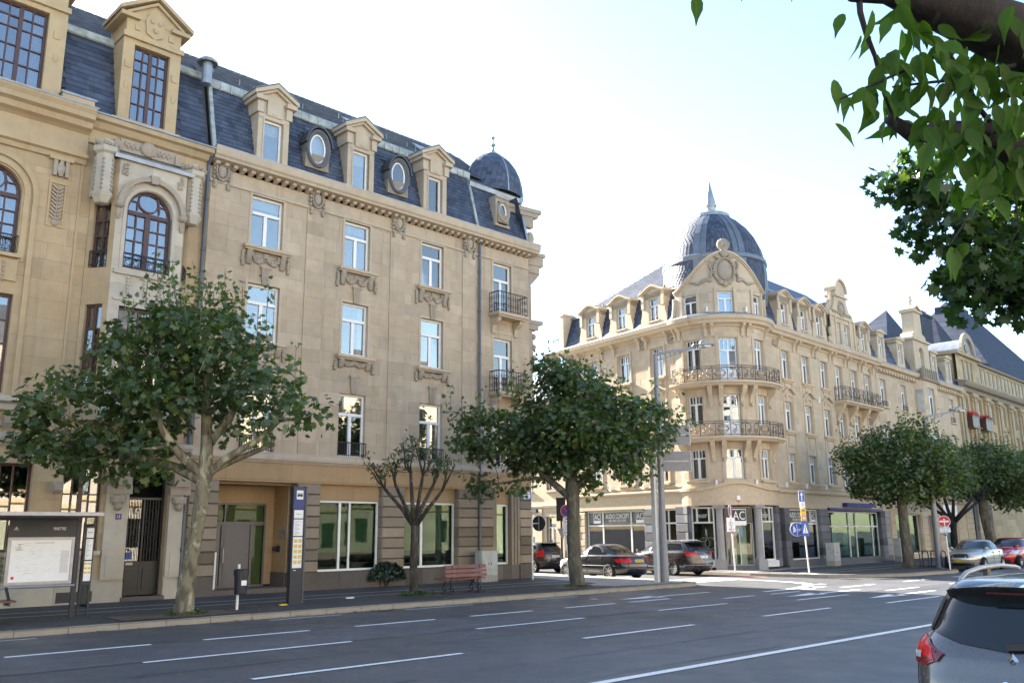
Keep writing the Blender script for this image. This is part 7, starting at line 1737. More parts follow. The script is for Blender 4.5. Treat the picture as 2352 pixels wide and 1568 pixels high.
def wheels(t, pos, r, w=.2, track=.76, rim='alloy', spokes=7):
    ty = MB(); ty.lathe([(r * .62, -w / 2), (r * .94, -w / 2), (r, -w * .35), (r, w * .35), (r * .94, w / 2), (r * .62, w / 2), (r * .6, 0)], 24, (0, 0, 0)); 
    ty.v = [(x, z, y) for x, y, z in ty.v]; tm = ty.mesh('tyre', True); tm.materials.append(M['rubber'])
    rm = MB(); rm.lathe([(r * .66, .09), (r * .62, .1), (r * .58, .06), (r * .56, -.05)], 24); rm.lathe([(0, .075), (r * .12, .075), (r * .14, .05)], 12); rm.v = [(x, z, y) for x, y, z in rm.v]
    for k in range(spokes): a = 2 * pi * k / spokes; rm.bar((cos(a) * r * .06, .06, sin(a) * r * .06), (cos(a) * r * .6, .075, sin(a) * r * .6), r * .17, .03, up=(0, 1, 0))
    rmm = rm.mesh('rim', False); rmm.materials.append(M[rim])
    dk = MB(); dk.lathe([(0, .0), (r * .6, .0)], 18); dk.v = [(x, z, y) for x, y, z in dk.v]; dm = dk.mesh('brake_disc'); dm.materials.append(M['plastic'])
    for x in pos:
        for s in (1, -1):
            o = link('wheel', tm, t, (x, s * track, r)); o.rotation_euler = (0, 0, 0 if s > 0 else pi)
            q = link('rim', rmm, o); link('brake_disc', dm, o)
def plate(c, t, face, y, z, mat, txt, w=.5, h=.11):
    b = c.patch([(y - w / 2, z - h / 2), (y + w / 2, z - h / 2), (y + w / 2, z + h / 2), (y - w / 2, z + h / 2)], face, .012, 2); o = b.build('number_plate', M[mat], t)
    sg = 1 if face == 'rear' else -1; me = text_mesh(txt, .1, .001); vs = [v.co.copy() for v in me.vertices]; x0 = min(v.x for v in vs); x1 = max(v.x for v in vs)
    for v, p in zip(me.vertices, vs):
        yy = y - sg * ((p.x - x0) / (x1 - x0) - .5) * w * .8; zz = z + p.y * .8
        v.co = ((c.x_rear(yy, zz) - .018 - p.z) if face == 'rear' else (c.x_front(yy, zz) + .02 + p.z), yy, zz)
    me.materials.clear(); me.materials.append(M['ink']); link('plate_writing', me, o)
def side_set(c, t, wins, pillars, handles, arches, ra, seams, trim=None, gl='carglass'):
    for f in 'LR':
        for w in wins: c.patch(w, f, .007).build('side_window', M[gl], t, smooth=True)
        for p in pillars: c.patch(p, f, .010, 2).build('pillar', M['plastic'], t)
        for x in arches:
            A = [(x + ra * cos(a), .31 + ra * sin(a)) for a in np.linspace(pi, 0, 15)]; A += [(x + ra, .2), (x - ra, .2)]
            c.patch(A, f, .008, 3).build('wheel_arch', M['plastic'], t)
        for x, z in handles: b = MB(); y = c.y_at(x, z) + .025; y = y if f == 'L' else -y; b.bar((x - .09, y, z), (x + .09, y, z), .03, .03); b.build('door_handle', M['plastic'], t)
        for s in seams: c.line(s, f, .005).build('door_seam', M['ink'], t)
        if trim: c.line(trim[0], f, trim[2], .004).build('trim_strip', M[trim[1]], t)
def mirror(c, t, x, z, mat):
    for s in (1, -1): b = MB(); y = c.y_at(x, z) * s; b.blob((x + .02, y + s * .14, z + .05), (.08, .1, .075), 10, 6); b.bar((x, y, z), (x + .02, y + s * .1, z + .03), .05, .04); b.build('mirror', M[mat], t, smooth=True)
def sedan(name, label, loc_, rz, paint, plate_, txt, z0=RZ):
    t = thing(name, label, 'car', (loc_[0], loc_[1], z0), rz)
    c = Car([(.17, -2.1, 2.05, .78), (.26, -2.24, 2.2, .85), (.45, -2.31, 2.31, .875), (.62, -2.30, 2.30, .88), (.72, -2.27, 2.2, .88), (.82, -2.24, 1.95, .87), (.90, -2.20, 1.55, .86), (.95, -2.12, 1.22, .85), (.985, -1.86, 1.05, .82), (1.02, -1.55, .92, .79), (1.12, -1.36, .72, .745), (1.24, -1.14, .46, .69), (1.34, -.90, .22, .635), (1.40, -.70, .02, .58), (1.43, -.45, -.12, .48), (1.44, -.3, -.2, .3)], 3.2, 4.0)
    c.body().build('body', M[paint], t, smooth=True)
    side_set(c, t, [[(.80, 1.0), (.12, 1.0), (.12, 1.33), (.25, 1.31), (.5, 1.18)], [(.04, 1.0), (-.78, 1.0), (-.86, 1.06), (-.62, 1.3), (-.3, 1.36), (.04, 1.345)], [(-.86, 1.0), (-1.15, 1.02), (-.92, 1.14)]], [[(.04, .98), (.12, .98), (.12, 1.36), (.04, 1.36)]], [(.12, .84), (-.85, .86)], [1.38, -1.30], .355, [[(1.0, .35), (1.0, .95)], [(.06, .3), (.06, .98)], [(-.85, .62), (-.95, .95)], [(1.0, .33), (-.8, .33)]], ([(1.9, .56), (-1.9, .56)], 'plastic', .012))
    c.patch([(-.72, 1.0), (.72, 1.0), (.60, 1.36), (-.60, 1.36)], 'front', .008).build('windscreen', M['carglass'], t, smooth=True); c.patch([(-.66, 1.02), (.66, 1.02), (.54, 1.36), (-.54, 1.36)], 'rear', .008).build('rear_window', M['carglass'], t, smooth=True)
    for s in (1, -1):
        c.patch([(s * .42, .70), (s * .80, .68), (s * .84, .86), (s * .46, .88)], 'rear', .012).build('tail_lamp', M['tail'], t, smooth=True); c.patch([(-2.16, .68), (-1.86, .76), (-1.9, .86), (-2.14, .86)], 'L' if s > 0 else 'R', .012).build('tail_lamp', M['tail'], t, smooth=True)
        c.patch([(s * .44, .62), (s * .80, .66), (s * .82, .80), (s * .5, .76)], 'front', .012).build('headlight', M['lampclear'], t, smooth=True); c.patch([(2.12, .66), (1.80, .72), (1.85, .81), (2.05, .78)], 'L' if s > 0 else 'R', .012).build('headlight', M['lampclear'], t, smooth=True)
        c.patch([(s * .34, .62), (s * .42, .63), (s * .30, .80), (s * .24, .79)], 'front', .012, 2).build('grille', M['plastic'], t)
    c.patch([(-.24, .63), (.24, .63), (.30, .79), (0, .81), (-.30, .79)], 'front', .012).build('grille', M['plastic'], t); c.patch([(-.7, .24), (.7, .24), (.72, .37), (-.72, .37)], 'front', .01).build('bumper_intake', M['plastic'], t)
    c.line([(-.8, .5), (.8, .5)], 'front', .014).build('bumper_strip', M['plastic'], t); c.line([(-.8, .5), (.8, .5)], 'rear', .014).build('bumper_strip', M['plastic'], t); c.line([(-.7, .92), (-.7, .66), (.7, .66), (.7, .92)], 'rear', .006).build('boot_seam', M['ink'], t)
    plate(c, t, 'rear', 0, .76, plate_, txt); plate(c, t, 'front', 0, .48, plate_, txt); mirror(c, t, .78, .98, paint); wheels(t, (1.38, -1.30), .315, track=.79); return t
def estate(name, label, loc_, rz, paint, plate_, txt):
    t = thing(name, label, 'car', (loc_[0], loc_[1], RZ), rz)
    c = Car([(.18, -2.2, 2.1, .80), (.28, -2.34, 2.28, .87), (.5, -2.40, 2.38, .90), (.66, -2.39, 2.35, .91), (.76, -2.37, 2.22, .91), (.87, -2.35, 1.9, .90), (.96, -2.33, 1.5, .89), (1.02, -2.31, 1.22, .87), (1.08, -2.27, 1.02, .83), (1.2, -2.16, .78, .775), (1.32, -2.02, .48, .715), (1.42, -1.88, .18, .66), (1.475, -1.76, -.05, .60), (1.50, -1.5, -.2, .50), (1.51, -1.1, -.4, .3)], 3.2, 5.5)
    c.body().build('body', M[paint], t, smooth=True)
    side_set(c, t, [[(.98, 1.06), (.22, 1.06), (.22, 1.4), (.35, 1.38), (.7, 1.24)], [(.14, 1.06), (-.80, 1.07), (-.76, 1.41), (.14, 1.42)], [(-.88, 1.07), (-1.85, 1.12), (-1.62, 1.39), (-.84, 1.41)]], [], [(.2, .92), (-.85, .93)], [1.42, -1.29], .37, [[(1.05, .36), (1.05, 1.0)], [(.1, .3), (.16, 1.04)], [(-.85, .7), (-.88, 1.04)]], ([(1.0, 1.035), (-1.9, 1.09), (-1.64, 1.415), (.3, 1.435), (.75, 1.27)], 'chrome', .011))
    for f in 'LR': c.line([(1.9, .40), (-2.1, .40)], f, .012).build('trim_strip', M['chrome'], t); b = MB(); s = 1 if f == 'L' else -1; b.tube([(.1, s * .62, 1.46), (.0, s * .62, 1.53), (-1.5, s * .6, 1.55), (-1.75, s * .6, 1.5)], .02, 6); b.build('roof_rail', M['chrome'], t)
    c.patch([(-.74, 1.07), (.74, 1.07), (.60, 1.43), (-.60, 1.43)], 'front', .008).build('windscreen', M['carglass'], t, smooth=True); c.patch([(-.70, 1.08), (.70, 1.08), (.60, 1.40), (-.60, 1.40)], 'rear', .008).build('rear_window', M['carglass'], t, smooth=True)
    b = MB(); b.obox((-1.93, 0, 1.47), (.16, .58, .018), Matrix.Rotation(.12, 3, 'Y')); b.build('spoiler', M['plastic'], t)
    for s in (1, -1):
        c.patch([(s * .44, .90), (s * .82, .86), (s * .86, 1.02), (s * .46, 1.03)], 'rear', .012).build('tail_lamp', M['tail'], t, smooth=True); c.patch([(-2.26, .88), (-1.95, .94), (-2.0, 1.03), (-2.24, 1.02)], 'L' if s > 0 else 'R', .012).build('tail_lamp', M['tail'], t, smooth=True)
        c.patch([(s * .5, .66), (s * .84, .70), (s * .85, .86), (s * .56, .8)], 'front', .012).build('headlight', M['lampclear'], t, smooth=True)
    c.patch([(-.45, .62), (.45, .62), (.5, .76), (-.5, .76)], 'front', .012).build('grille', M['plastic'], t); c.line([(-.85, .46), (.85, .46)], 'rear', .018).build('bumper_strip', M['chrome'], t)
    plate(c, t, 'rear', 0, .82, plate_, txt); mirror(c, t, .95, 1.04, paint); wheels(t, (1.42, -1.29), .325, track=.81, spokes=10); return t
def hatch(name, label, loc_, rz, paint, plate_, txt, face_front=False):
    t = thing(name, label, 'car', (loc_[0], loc_[1], RZ), rz)
    c = Car([(.18, -1.72, 1.75, .75), (.28, -1.88, 1.9, .82), (.5, -1.95, 1.97, .855), (.68, -1.95, 1.93, .86), (.80, -1.93, 1.75, .86), (.90, -1.91, 1.45, .85), (.98, -1.88, 1.15, .83), (1.05, -1.84, .98, .80), (1.18, -1.74, .75, .745), (1.3, -1.62, .5, .69), (1.4, -1.5, .25, .63), (1.45, -1.38, .05, .56), (1.475, -1.1, -.1, .42), (1.48, -.8, -.3, .25)], 3., 4.)
    c.body().build('body', M[paint], t, smooth=True)
    side_set(c, t, [[(.95, 1.04), (.0, 1.04), (.0, 1.4), (.25, 1.37), (.6, 1.22)], [(-.08, 1.04), (-1.0, 1.1), (-1.3, 1.2), (-1.15, 1.34), (-.08, 1.4)]], [], [(-.05, .9)], [1.25, -1.24], .36, [[(1.0, .36), (1.0, 1.0)], [(-.2, .3), (-.2, 1.0)]])
    c.patch([(-.72, 1.05), (.72, 1.05), (.57, 1.41), (-.57, 1.41)], 'front', .008).build('windscreen', M['carglass'], t, smooth=True); c.patch([(-.62, 1.04), (.62, 1.04), (.55, 1.38), (-.55, 1.38)], 'rear', .008).build('rear_window', M['carglass'], t, smooth=True)
    b = MB(); b.obox((-1.55, 0, 1.43), (.12, .54, .016), Matrix.Rotation(.1, 3, 'Y')); b.build('spoiler', M[paint], t)
    for s in (1, -1):
        c.patch([(s * .62, .80), (s * .82, .78), (s * .8, 1.02), (s * .66, 1.04)], 'rear', .012).build('tail_lamp', M['tail'], t, smooth=True); c.patch([(-1.82, .82), (-1.6, 1.0), (-1.62, 1.16), (-1.76, 1.06)], 'L' if s > 0 else 'R', .012).build('tail_lamp', M['tail'], t, smooth=True)
        c.patch([(s * .45, .68), (s * .74, .70), (s * .78, .88), (s * .55, .86)], 'front', .012).build('headlight', M['lampclear'], t, smooth=True); c.patch([(s * .68, .34), (s * .8, .34), (s * .8, .4), (s * .68, .4)], 'rear', .012, 2).build('reflector', M['tail'], t)
    c.patch([(-.35, .66), (.35, .66), (.42, .74), (-.42, .74)], 'front', .012).build('grille', M['chrome'], t); c.patch([(-.6, .22), (.6, .22), (.66, .4), (-.66, .4)], 'front', .01).build('bumper_intake', M['plastic'], t)
    plate(c, t, 'rear', 0, .80, plate_, txt); plate(c, t, 'front', 0, .53, plate_, txt); mirror(c, t, .92, 1.02, paint); wheels(t, (1.25, -1.24), .3, track=.76, spokes=5); return t
sedan('parked_car', 'dark navy saloon car turning into the side street behind the kerbside plane tree', (29.6, 26.7), radians(86), 'carblack', 'yellow', 'VK 3556')
estate('parked_car', 'dark brown estate car with silver roof rails in front of the audio shop', (34.0, 26.7), radians(86), 'carbrown', 'signwhite', 'PX 2407')
hatch('parked_car', 'small black hatchback in the side street beyond the round sign seen from behind', (31.9, 33.6), radians(86), 'cardark', 'signwhite', 'RS 7084')
sedan('parked_car', 'silver saloon car parked facing us at the right, beyond the no entry sign', (46.9, 17.7), radians(183.5), 'carsilver', 'yellow', 'KT 2356')
hatch('parked_car', 'red hatchback parked behind the silver saloon at the right edge', (51.7, 17.75), radians(183.5), 'carred', 'yellow', 'AJ 1408')
def near_car():
    t = thing('parked_car', 'grey estate car with red tail lamp and roof rails at lower right', 'car', (9.85, 2.74, RZ), 0); t.scale = (1.02, 1.03, 1.05)
    c = Car([(.20, -1.95, 1.95, .76), (.30, -2.06, 2.08, .83), (.50, -2.10, 2.14, .862), (.66, -2.085, 2.14, .868), (.76, -2.06, 2.0, .868), (.86, -2.035, 1.7, .862), (.93, -2.00, 1.4, .845), (.985, -1.955, 1.15, .805), (1.04, -1.915, 1.0, .765), (1.14, -1.85, .78, .725), (1.25, -1.775, .5, .68), (1.34, -1.715, .2, .635), (1.385, -1.68, .05, .60), (1.42, -1.60, -.1, .55), (1.442, -1.4, -.3, .47), (1.452, -1.0, -.5, .32)], 3.2, 7., 110, 6)
    c.body().build('body', M['cargrey'], t, smooth=True)
    side_set(c, t, [[(.9, 1.0), (.05, 1.0), (.05, 1.36), (.3, 1.33), (.6, 1.2)], [(-.03, 1.0), (-.85, 1.03), (-.8, 1.36), (-.03, 1.37)], [(-.92, 1.04), (-1.65, 1.16), (-1.5, 1.33), (-.86, 1.36)]], [], [(.1, .88), (-.8, .9)], [1.28, -1.31], .35, [[(1.0, .36), (1.0, .96)], [(.0, .3), (.0, .98)]])
    c.patch([(-.70, 1.0), (.70, 1.0), (.56, 1.36), (-.56, 1.36)], 'front', .008).build('windscreen', M['carglass'], t, smooth=True)
    # tailgate glass with black corner panels
    c.patch([(-.70, 1.075), (-.66, 1.04), (-.4, .965), (0, .92), (.4, .965), (.66, 1.04), (.70, 1.075), (.64, 1.30), (.58, 1.36), (-.58, 1.36), (-.64, 1.30)], 'rear', .007, 7, .05).build('rear_window', M['carglass'], t, smooth=True)
    for s in (1, -1): c.patch([(s * .72, 1.07), (s * .66, 1.035), (s * .615, 1.14), (s * .575, 1.28), (s * .605, 1.29), (s * .675, 1.2)], 'rear', .013, 3, .03).build('window_panel', M['plastic'], t, smooth=True)
    b = MB(); sp = []
    for i in range(25):
        y = -.56 + 1.12 * i / 24; k = 1 - (abs(y) / .57) ** 4; sp.append((y, -1.68 - .20 * max(k, .02) ** .5))
    top = [b.P((-1.52 + .02 * abs(y), y, 1.425 - .11 * (abs(y) / .57) ** 2.4)) for y, x in sp]; ed = [b.P((x, y, 1.395 - .05 * (abs(y) / .57) ** 2.4)) for y, x in sp]
    ed2 = [b.P((x + .012, y, 1.37 - .045 * (abs(y) / .57) ** 2.4)) for y, x in sp]; und = [b.P((-1.66 - .0 * abs(y), y, 1.265 - .0 * (abs(y) / .57) ** 2.4)) for y, x in sp]
    for A, B in ((top, ed),):
        for i in range(24): b.face((A[i], A[i + 1], B[i + 1], B[i]))
    b.build('spoiler', M['cargrey'], t, smooth=True)
    b2 = MB(); b2.v = list(b.v)
    for A, B in ((ed, ed2), (ed2, und)):
        for i in range(24): b2.f.append((A[i], A[i + 1], B[i + 1], B[i])); b2.t.append(0)
    b2.build('spoiler_lip', M['plastic'], t, smooth=True)
    b = MB(); b.box(-1.86, -1.85, -.2, .2, 1.335, 1.35); b.build('brake_light', M['dimred'], t)
    # tail lamps: wrap-round cluster with a seam between body and tailgate halves
    def ph(y): return pi - math.asin(min(.999, (y / .868) ** 3.5))
    for s in (1, -1):
        f = 'phiL' if s > 0 else 'phiR'; A = ph(.785); B_ = ph(.80); E_ = 2.05
        o = c.patch([(ph(.53), .885), (ph(.57), .825), (ph(.66), .785), (A, .79), (A, 1.012), (ph(.70), .985)], f, .018, 6, .02).build('tail_lamp', M['tail'], t, smooth=True)
        c.patch([(ph(.60), .83), (ph(.66), .793), (A + .01, .798), (A + .01, .845), (ph(.68), .855)], f, .023, 3, .02).build('lamp_band', M['tail2'], o, smooth=True); c.patch([(ph(.70), .835), (ph(.765), .835), (ph(.765), .885), (ph(.70), .885)], f, .027, 2, .02).build('reversing_lamp', M['lampclear'], o)
        c.patch([(ph(.515), .885), (ph(.565), .818), (ph(.59), .822), (ph(.555), .882), (ph(.70), .968), (ph(.70), .99)], f, .024, 3, .02).build('lamp_edge', M['tail2'], o, smooth=True)
        q = c.patch([(B_, .79), (E_ + .15, .83), (E_, .95), (E_ + .1, 1.0), (B_, 1.015)], f, .018, 6, .02).build('tail_lamp', M['tail'], t, smooth=True); c.patch([(B_ - .02, .80), (E_ + .3, .825), (E_ + .28, .875), (B_ - .02, .872)], f, .023, 3, .02).build('lamp_band', M['lampclear'], q)
    for s in (1, -1): c.line([(s * .788, .5), (s * .788, 1.02), (s * .74, 1.06)], 'rear', .006).build('tailgate_seam', M['ink'], t)
    c.line([(-.78, .60), (-.5, .57), (.5, .57), (.78, .60)], 'rear', .006).build('tailgate_seam', M['ink'], t)
    c.patch([(-.3, .35), (.3, .35), (.3, .5), (-.3, .5)], 'rear', .008, 2).build('plate_recess', M['plastic'], t); plate(c, t, 'rear', 0, .43, 'yellow', 'LX 5521')
    b = MB(); b.bar((-1.99, -.02, .97), (-1.975, -.42, 1.0), .02, .03); b.bar((-2.0, .04, .965), (-1.99, -.1, .975), .05, .05); b.build('wiper', M['plastic'], t)
    # diamond emblem and chrome lettering
    x = c.x_rear(0, .865) - .012; D = [(0, .925), (.048, .865), (0, .805), (-.048, .865)]; I = [(0, .885), (.02, .865), (0, .842), (-.02, .865)]; b = MB()
    for i in range(4):
        j = (i + 1) % 4; P = [D[i], D[j], I[j], I[i]]; b.poly([(x + (.02 if k < 2 else 0), p[0], p[1]) for k, p in enumerate(P)]); b.poly([(x + .02, D[i][0], D[i][1]), (x + .02, D[j][0], D[j][1]), (x + .035, D[j][0], D[j][1]), (x + .035, D[i][0], D[i][1])])
    b.build('emblem', M['chrome'], t, fix=False)
    for ch, y in (('C', .06), ('L', -.015), ('I', -.07), ('O', -.135)):
        me = text_mesh(ch, .075, .004)
        for v in me.vertices: p = v.co.copy(); yy = y - p.x; zz = .695 + p.y; v.co = (c.x_rear(yy, zz) - .008 - p.z, yy, zz)
        me.materials.clear(); me.materials.append(M['chrome']); link('lettering', me, t)
    for s in (1, -1):
        b = MB(); P = [(-1.42, s * .56, 1.40), (-1.34, s * .575, 1.445), (-1.1, s * .585, 1.485), (-.6, s * .60, 1.505), (-.1, s * .60, 1.50), (.12, s * .595, 1.46)]
        b.tube([P[0]] + [(Vector(a) + Vector(e)) / 2 for a, e in zip(P, P[1:])] + [P[-1]], .021, 8); b.build('roof_rail', M['steel'], t, smooth=True)
        b = MB(); b.box(-.75, -.66, s * .60 - .025, s * .60 + .015, 1.40, 1.495); b.build('rail_foot', M['plastic'], t)
    mirror(c, t, .95, .98, 'cargrey'); wheels(t, (1.28, -1.31), .31, track=.76); return t
near_car()
# ---------------------------------------------------------------- street furniture
def post(t, h, r=.03, mat='polewhite', name='pole', lean=(0, 0)):
    b = MB(); b.tube([(0, 0, -.02), (lean[0] * h, lean[1] * h, h)], r, 10); return b.build(name, M[mat], t, smooth=False)
def disc(t, c, r, n, mat, name, thick=.02, nseg=28, parent=None):
    """round plate facing direction n (az radians) at c"""
    b = MB(); P = circle(0, 0, r, nseg); d = Vector((cos(n), sin(n), 0)); x = Vector((-d.y, d.x, 0))
    A = [b.P(Vector(c) + x * p[0] + Vector((0, 0, p[1]))) for p in P]; B = [b.P(Vector(c) + x * p[0] + Vector((0, 0, p[1])) - d * thick) for p in P]
    b.face(A); b.face(B[::-1])
    for i in range(nseg): j = (i + 1) % nseg; b.face((A[i], A[j], B[j], B[i]))
    return b.build(name, M[mat], t if parent is None else parent)
def board(t, c, w, h, n, mat, name, thick=.02, parent=None, pts=None):
    b = MB(); d = Vector((cos(n), sin(n), 0)); x = Vector((-d.y, d.x, 0)); P = pts or [(-w / 2, -h / 2), (w / 2, -h / 2), (w / 2, h / 2), (-w / 2, h / 2)]
    A = [b.P(Vector(c) + x * p[0] + Vector((0, 0, p[1]))) for p in P]; B = [b.P(Vector(c) + x * p[0] + Vector((0, 0, p[1])) - d * thick) for p in P]
    b.face(A); b.face(B[::-1])
    for i in range(len(P)): j = (i + 1) % len(P); b.face((A[i], A[j], B[j], B[i]))
    return b.build(name, M[mat], t if parent is None else parent)
def face_T(c, n): d = Vector((cos(n), sin(n), 0)); x = Vector((-d.y, d.x, 0)); return lambda u, w, z: tuple(Vector(c) + x * u + d * w + Vector((0, 0, z)))
def lines(par, T, rows, mat='greyink', w=.004, seed=1):
    r = random.Random(seed); b = MB(T)
    for u0, u1, z, h in rows:
        u = u0
        while u < u1 - .005: l = min(r.uniform(.012, .04), u1 - u); b.box(u, u + l, w, w + .001, z, z + h); u += l + .008
    o = b.build('print', M[mat], par); kind(o, 'stuff'); return o
# --- bus shelter
def shelter():
    t = thing('bus_shelter', 'dark glass bus shelter with route map and the stop name MARTYRS at left', 'bus shelter', (6.73, 22.37, 0), radians(0))
    # local x along the avenue (negative = left), y away from the road
    b = MB(); b.box(-4.6, .15, -1.0, .2, 2.27, 2.33); b.build('roof', M['anthracite'], t); b = MB(); b.box(-4.62, .20, -1.05, -.99, 2.26, 2.34); b.box(.15, .20, -.99, .24, 2.26, 2.34); b.build('roof_edge', M['steel'], t)
    for x in (0, -2.15, -4.3): b = MB(); b.box(x - .05, x + .05, -.03, .05, -.02, 2.27); b.build('post', M['anthracite'], t)
    b = MB(); b.box(-4.3, .1, -.92, -.86, 2.22, 2.27); b.box(-4.3, 0, -.02, .03, 2.17, 2.27); b.build('beam', M['anthracite'], t)
    b = MB(); b.box(-1.46, -.06, -.035, .03, 1.80, 2.17); hd = b.build('header', M['anthracite'], t); T = lambda u, w, z: (u, -.036 - w, z)
    lettering('MARTYRS', .26, .07, M['signwhite'], hd, T, (-.42, 0, 1.99)); b = MB(T); b.box(-1.22, -.82, .0, .004, 1.86, 2.12); b.build('display', M['ink'], hd)
    b = MB(T); b.box(-1.38, -1.27, 0, .003, 1.96, 1.97); b.prism([(-1.36, 1.98), (-1.29, 1.98), (-1.32, 2.04)], 'w', 0, .003); b.build('logo', M['steel'], hd)
    b = MB(); b.box(-1.46, -.07, -.03, .03, .77, .83); b.box(-1.46, -1.39, -.03, .03, .83, 1.80); b.box(-.13, -.07, -.03, .03, .83, 1.80); b.box(-1.39, -.13, -.03, .03, 1.74, 1.80); m = b.build('map_frame', M['steel'], t)
    b = MB(); b.box(-1.39, -.13, -.012, -.004, .83, 1.74); m = b.build('route_map', M['signwhite'], m)
    T2 = lambda u, w, z: (u, -.013 - w, z); r = random.Random(4); b = MB(T2)
    for k in range(46):
        u, z = r.uniform(-1.3, -.4), r.uniform(.95, 1.6); L = r.uniform(.03, .16)
        if r.random() < .5: b.box(u, u + L, 0, .001, z, z + .003)
        else: b.bar((u, .0005, z), (u + L * .7, .0005, z + L * r.choice((-.7, .7))), .003, .001)
    for k in range(9): b.box(-.34 + .02 * k, -.335 + .02 * k, 0, .001, 1.0, 1.5)
    b.box(-.9, -.5, 0, .001, 1.67, 1.68); b.box(-1.14, -.99, 0, .001, 1.67, 1.674); b.box(-1.14, -.99, 0, .001, 1.63, 1.634); b.box(-1.14, -1.137, 0, .001, 1.63, 1.67)
    kind(b.build('map_lines', M['greyink'], t), 'stuff'); b = MB(T2)
    for k in range(8): b.box(-1.25 + r.uniform(-.06, .03), -1.17 + r.uniform(-.06, .03), 0, .001, 1.52 + k * .018, 1.527 + k * .018)
    b.build('map_legend', M['brown'], t); b = MB(T2); b.prism(circle(-1.3, .92, .035, 14), 'w', 0, .002); b.build('red_dot', M['red'], t)
    b = MB(); b.tube([(-4.4, -.1, .72), (-.02, -.1, .72)], .028, 8); b.build('lean_rail', M['steel'], t)
    b = MB(); b.box(-4.2, -1.3, -.55, -.12, .43, .47); s_ = b.build('seat', M['wood'], t)
    for x in (-1.42, -3.0, -4.1): b = MB(); b.bar((x, -.1, .72), (x, -.5, .44), .05); b.box(x - .02, x + .02, -.52, -.12, .36, .43); b.build('seat_bracket', M['dark'], s_)
    # side timetable column and end glass
    for y in (.12, 1.0): b = MB(); b.box(.38 if y > .5 else .36, .43 if y > .5 else .40, y - .03 + (0 if y < .5 else -.1), y + .03 + (0 if y < .5 else -.1), -.02, 2.15); b.build('post', M['anthracite'], t)
    b = MB(); b.box(.15, .36, -.02, .02, .72, 2.04); tb = b.build('timetable_board', M['anthracite'], t)
    for z0, z1, mt in ((1.78, 2.0, 'signwhite'), (1.28, 1.75, 'signwhite'), (.80, 1.25, 'signwhite')): b = MB(); b.box(.18, .335, -.026, -.021, z0, z1); q = b.build('timetable', M[mt], tb)
    lines(tb, lambda u, w, z: (u, -.027 - w, z), [(.19, .22 + .06 * ((k * 7) % 3) / 2, 1.31 + k * .036, .012) for k in range(12)], seed=3); lettering('MARTYRS', .1, .025, M['ink'], tb, lambda u, w, z: (u, -.027 - w, z), (.257, 0, 1.9)); b = MB()
    for k in range(3):
        for q in range(2): b.box(.185 + q * .077, .25 + q * .077, -.028, -.0265, 1.17 - k * .1, 1.21 - k * .1) if k + q < 4 else None
    b.build('timetable_block', M['yellow'], tb)
    b = MB(); b.box(.385, .395, .15, .9, .2, 2.1); b.build('glass_panel', M['shopglass'], t); b = MB(); b.box(-4.25, -2.2, -.005, .005, .3, 2.15); b.box(-2.05, -1.5, -.005, .005, .3, 2.15); b.build('glass_panel', M['shopglass'], t)
shelter()
# --- bus stop totem
def totem():
    t = thing('bus_stop_totem', 'tall anthracite bus stop pillar with blue bus sign and yellow timetables', 'bus stop sign', (12.40, 22.28, 0), radians(12))
    b = MB(); b.box(-.30, .12, -.06, .06, 0, 3.10); b.build('pillar', M['anthracite'], t); b = MB(); b.box(.125, .185, -.07, .07, 0, 3.12); b.box(-.32, .19, -.08, .08, -.02, .015); b.build('side_rail', M['midgrey'], t)
    T = lambda u, w, z: (u, -.061 - w, z)
    b = MB(T); b.box(-.27, .09, 0, .004, 2.5, 3.05); p = b.build('blue_panel', M['deepblue'], t); b = MB(T); b.box(-.19, .04, .005, .008, 2.76, 3.0); w_ = b.build('bus_pictogram', M['signwhite'], p)
    b = MB(T); b.box(-.17, .02, .009, .011, 2.84, 2.905); b.box(-.165, .015, .009, .011, 2.925, 2.935); b.prism(circle(-.12, 2.835, .016, 10), 'w', .009, .011); b.prism(circle(-.03, 2.835, .016, 10), 'w', .009, .011); b.build('bus_symbol', M['ink'], w_)
    b = MB(T); b.box(-.25, .07, 0, .004, 2.25, 2.47); p = b.build('name_panel', M['signwhite'], t); lettering('MARTYRS', .16, .028, M['greyink'], p, T, (-.09, .005, 2.36), .002)
    b = MB(T); b.box(-.25, .07, 0, .004, 1.78, 2.22); p = b.build('line_panel', M['signwhite'], t); lines(p, T, [(-.22, -.12 + .1 * ((k * 5) % 3) / 2, 1.81 + k * .035, .012) for k in range(11)], seed=5)
    b = MB(T); b.box(-.25, .07, 0, .004, .93, 1.75); p = b.build('timetable_panel', M['signwhite'], t); b = MB(T)
    for k in range(5):
        for q in range(2): b.box(-.22 + q * .15, -.10 + q * .15, .005, .007, 1.62 - k * .14, 1.69 - k * .14)
    b.build('timetable_block', M['yellow'], p); lines(p, T, [(-.22 + q * .15, -.10 + q * .15, 1.60 - k * .14, .012) for k in range(5) for q in range(2)], 'ink', .005, 6); lines(p, T, [(-.2, -.12, .86, .02)], 'signwhite', .004, 7)
totem()
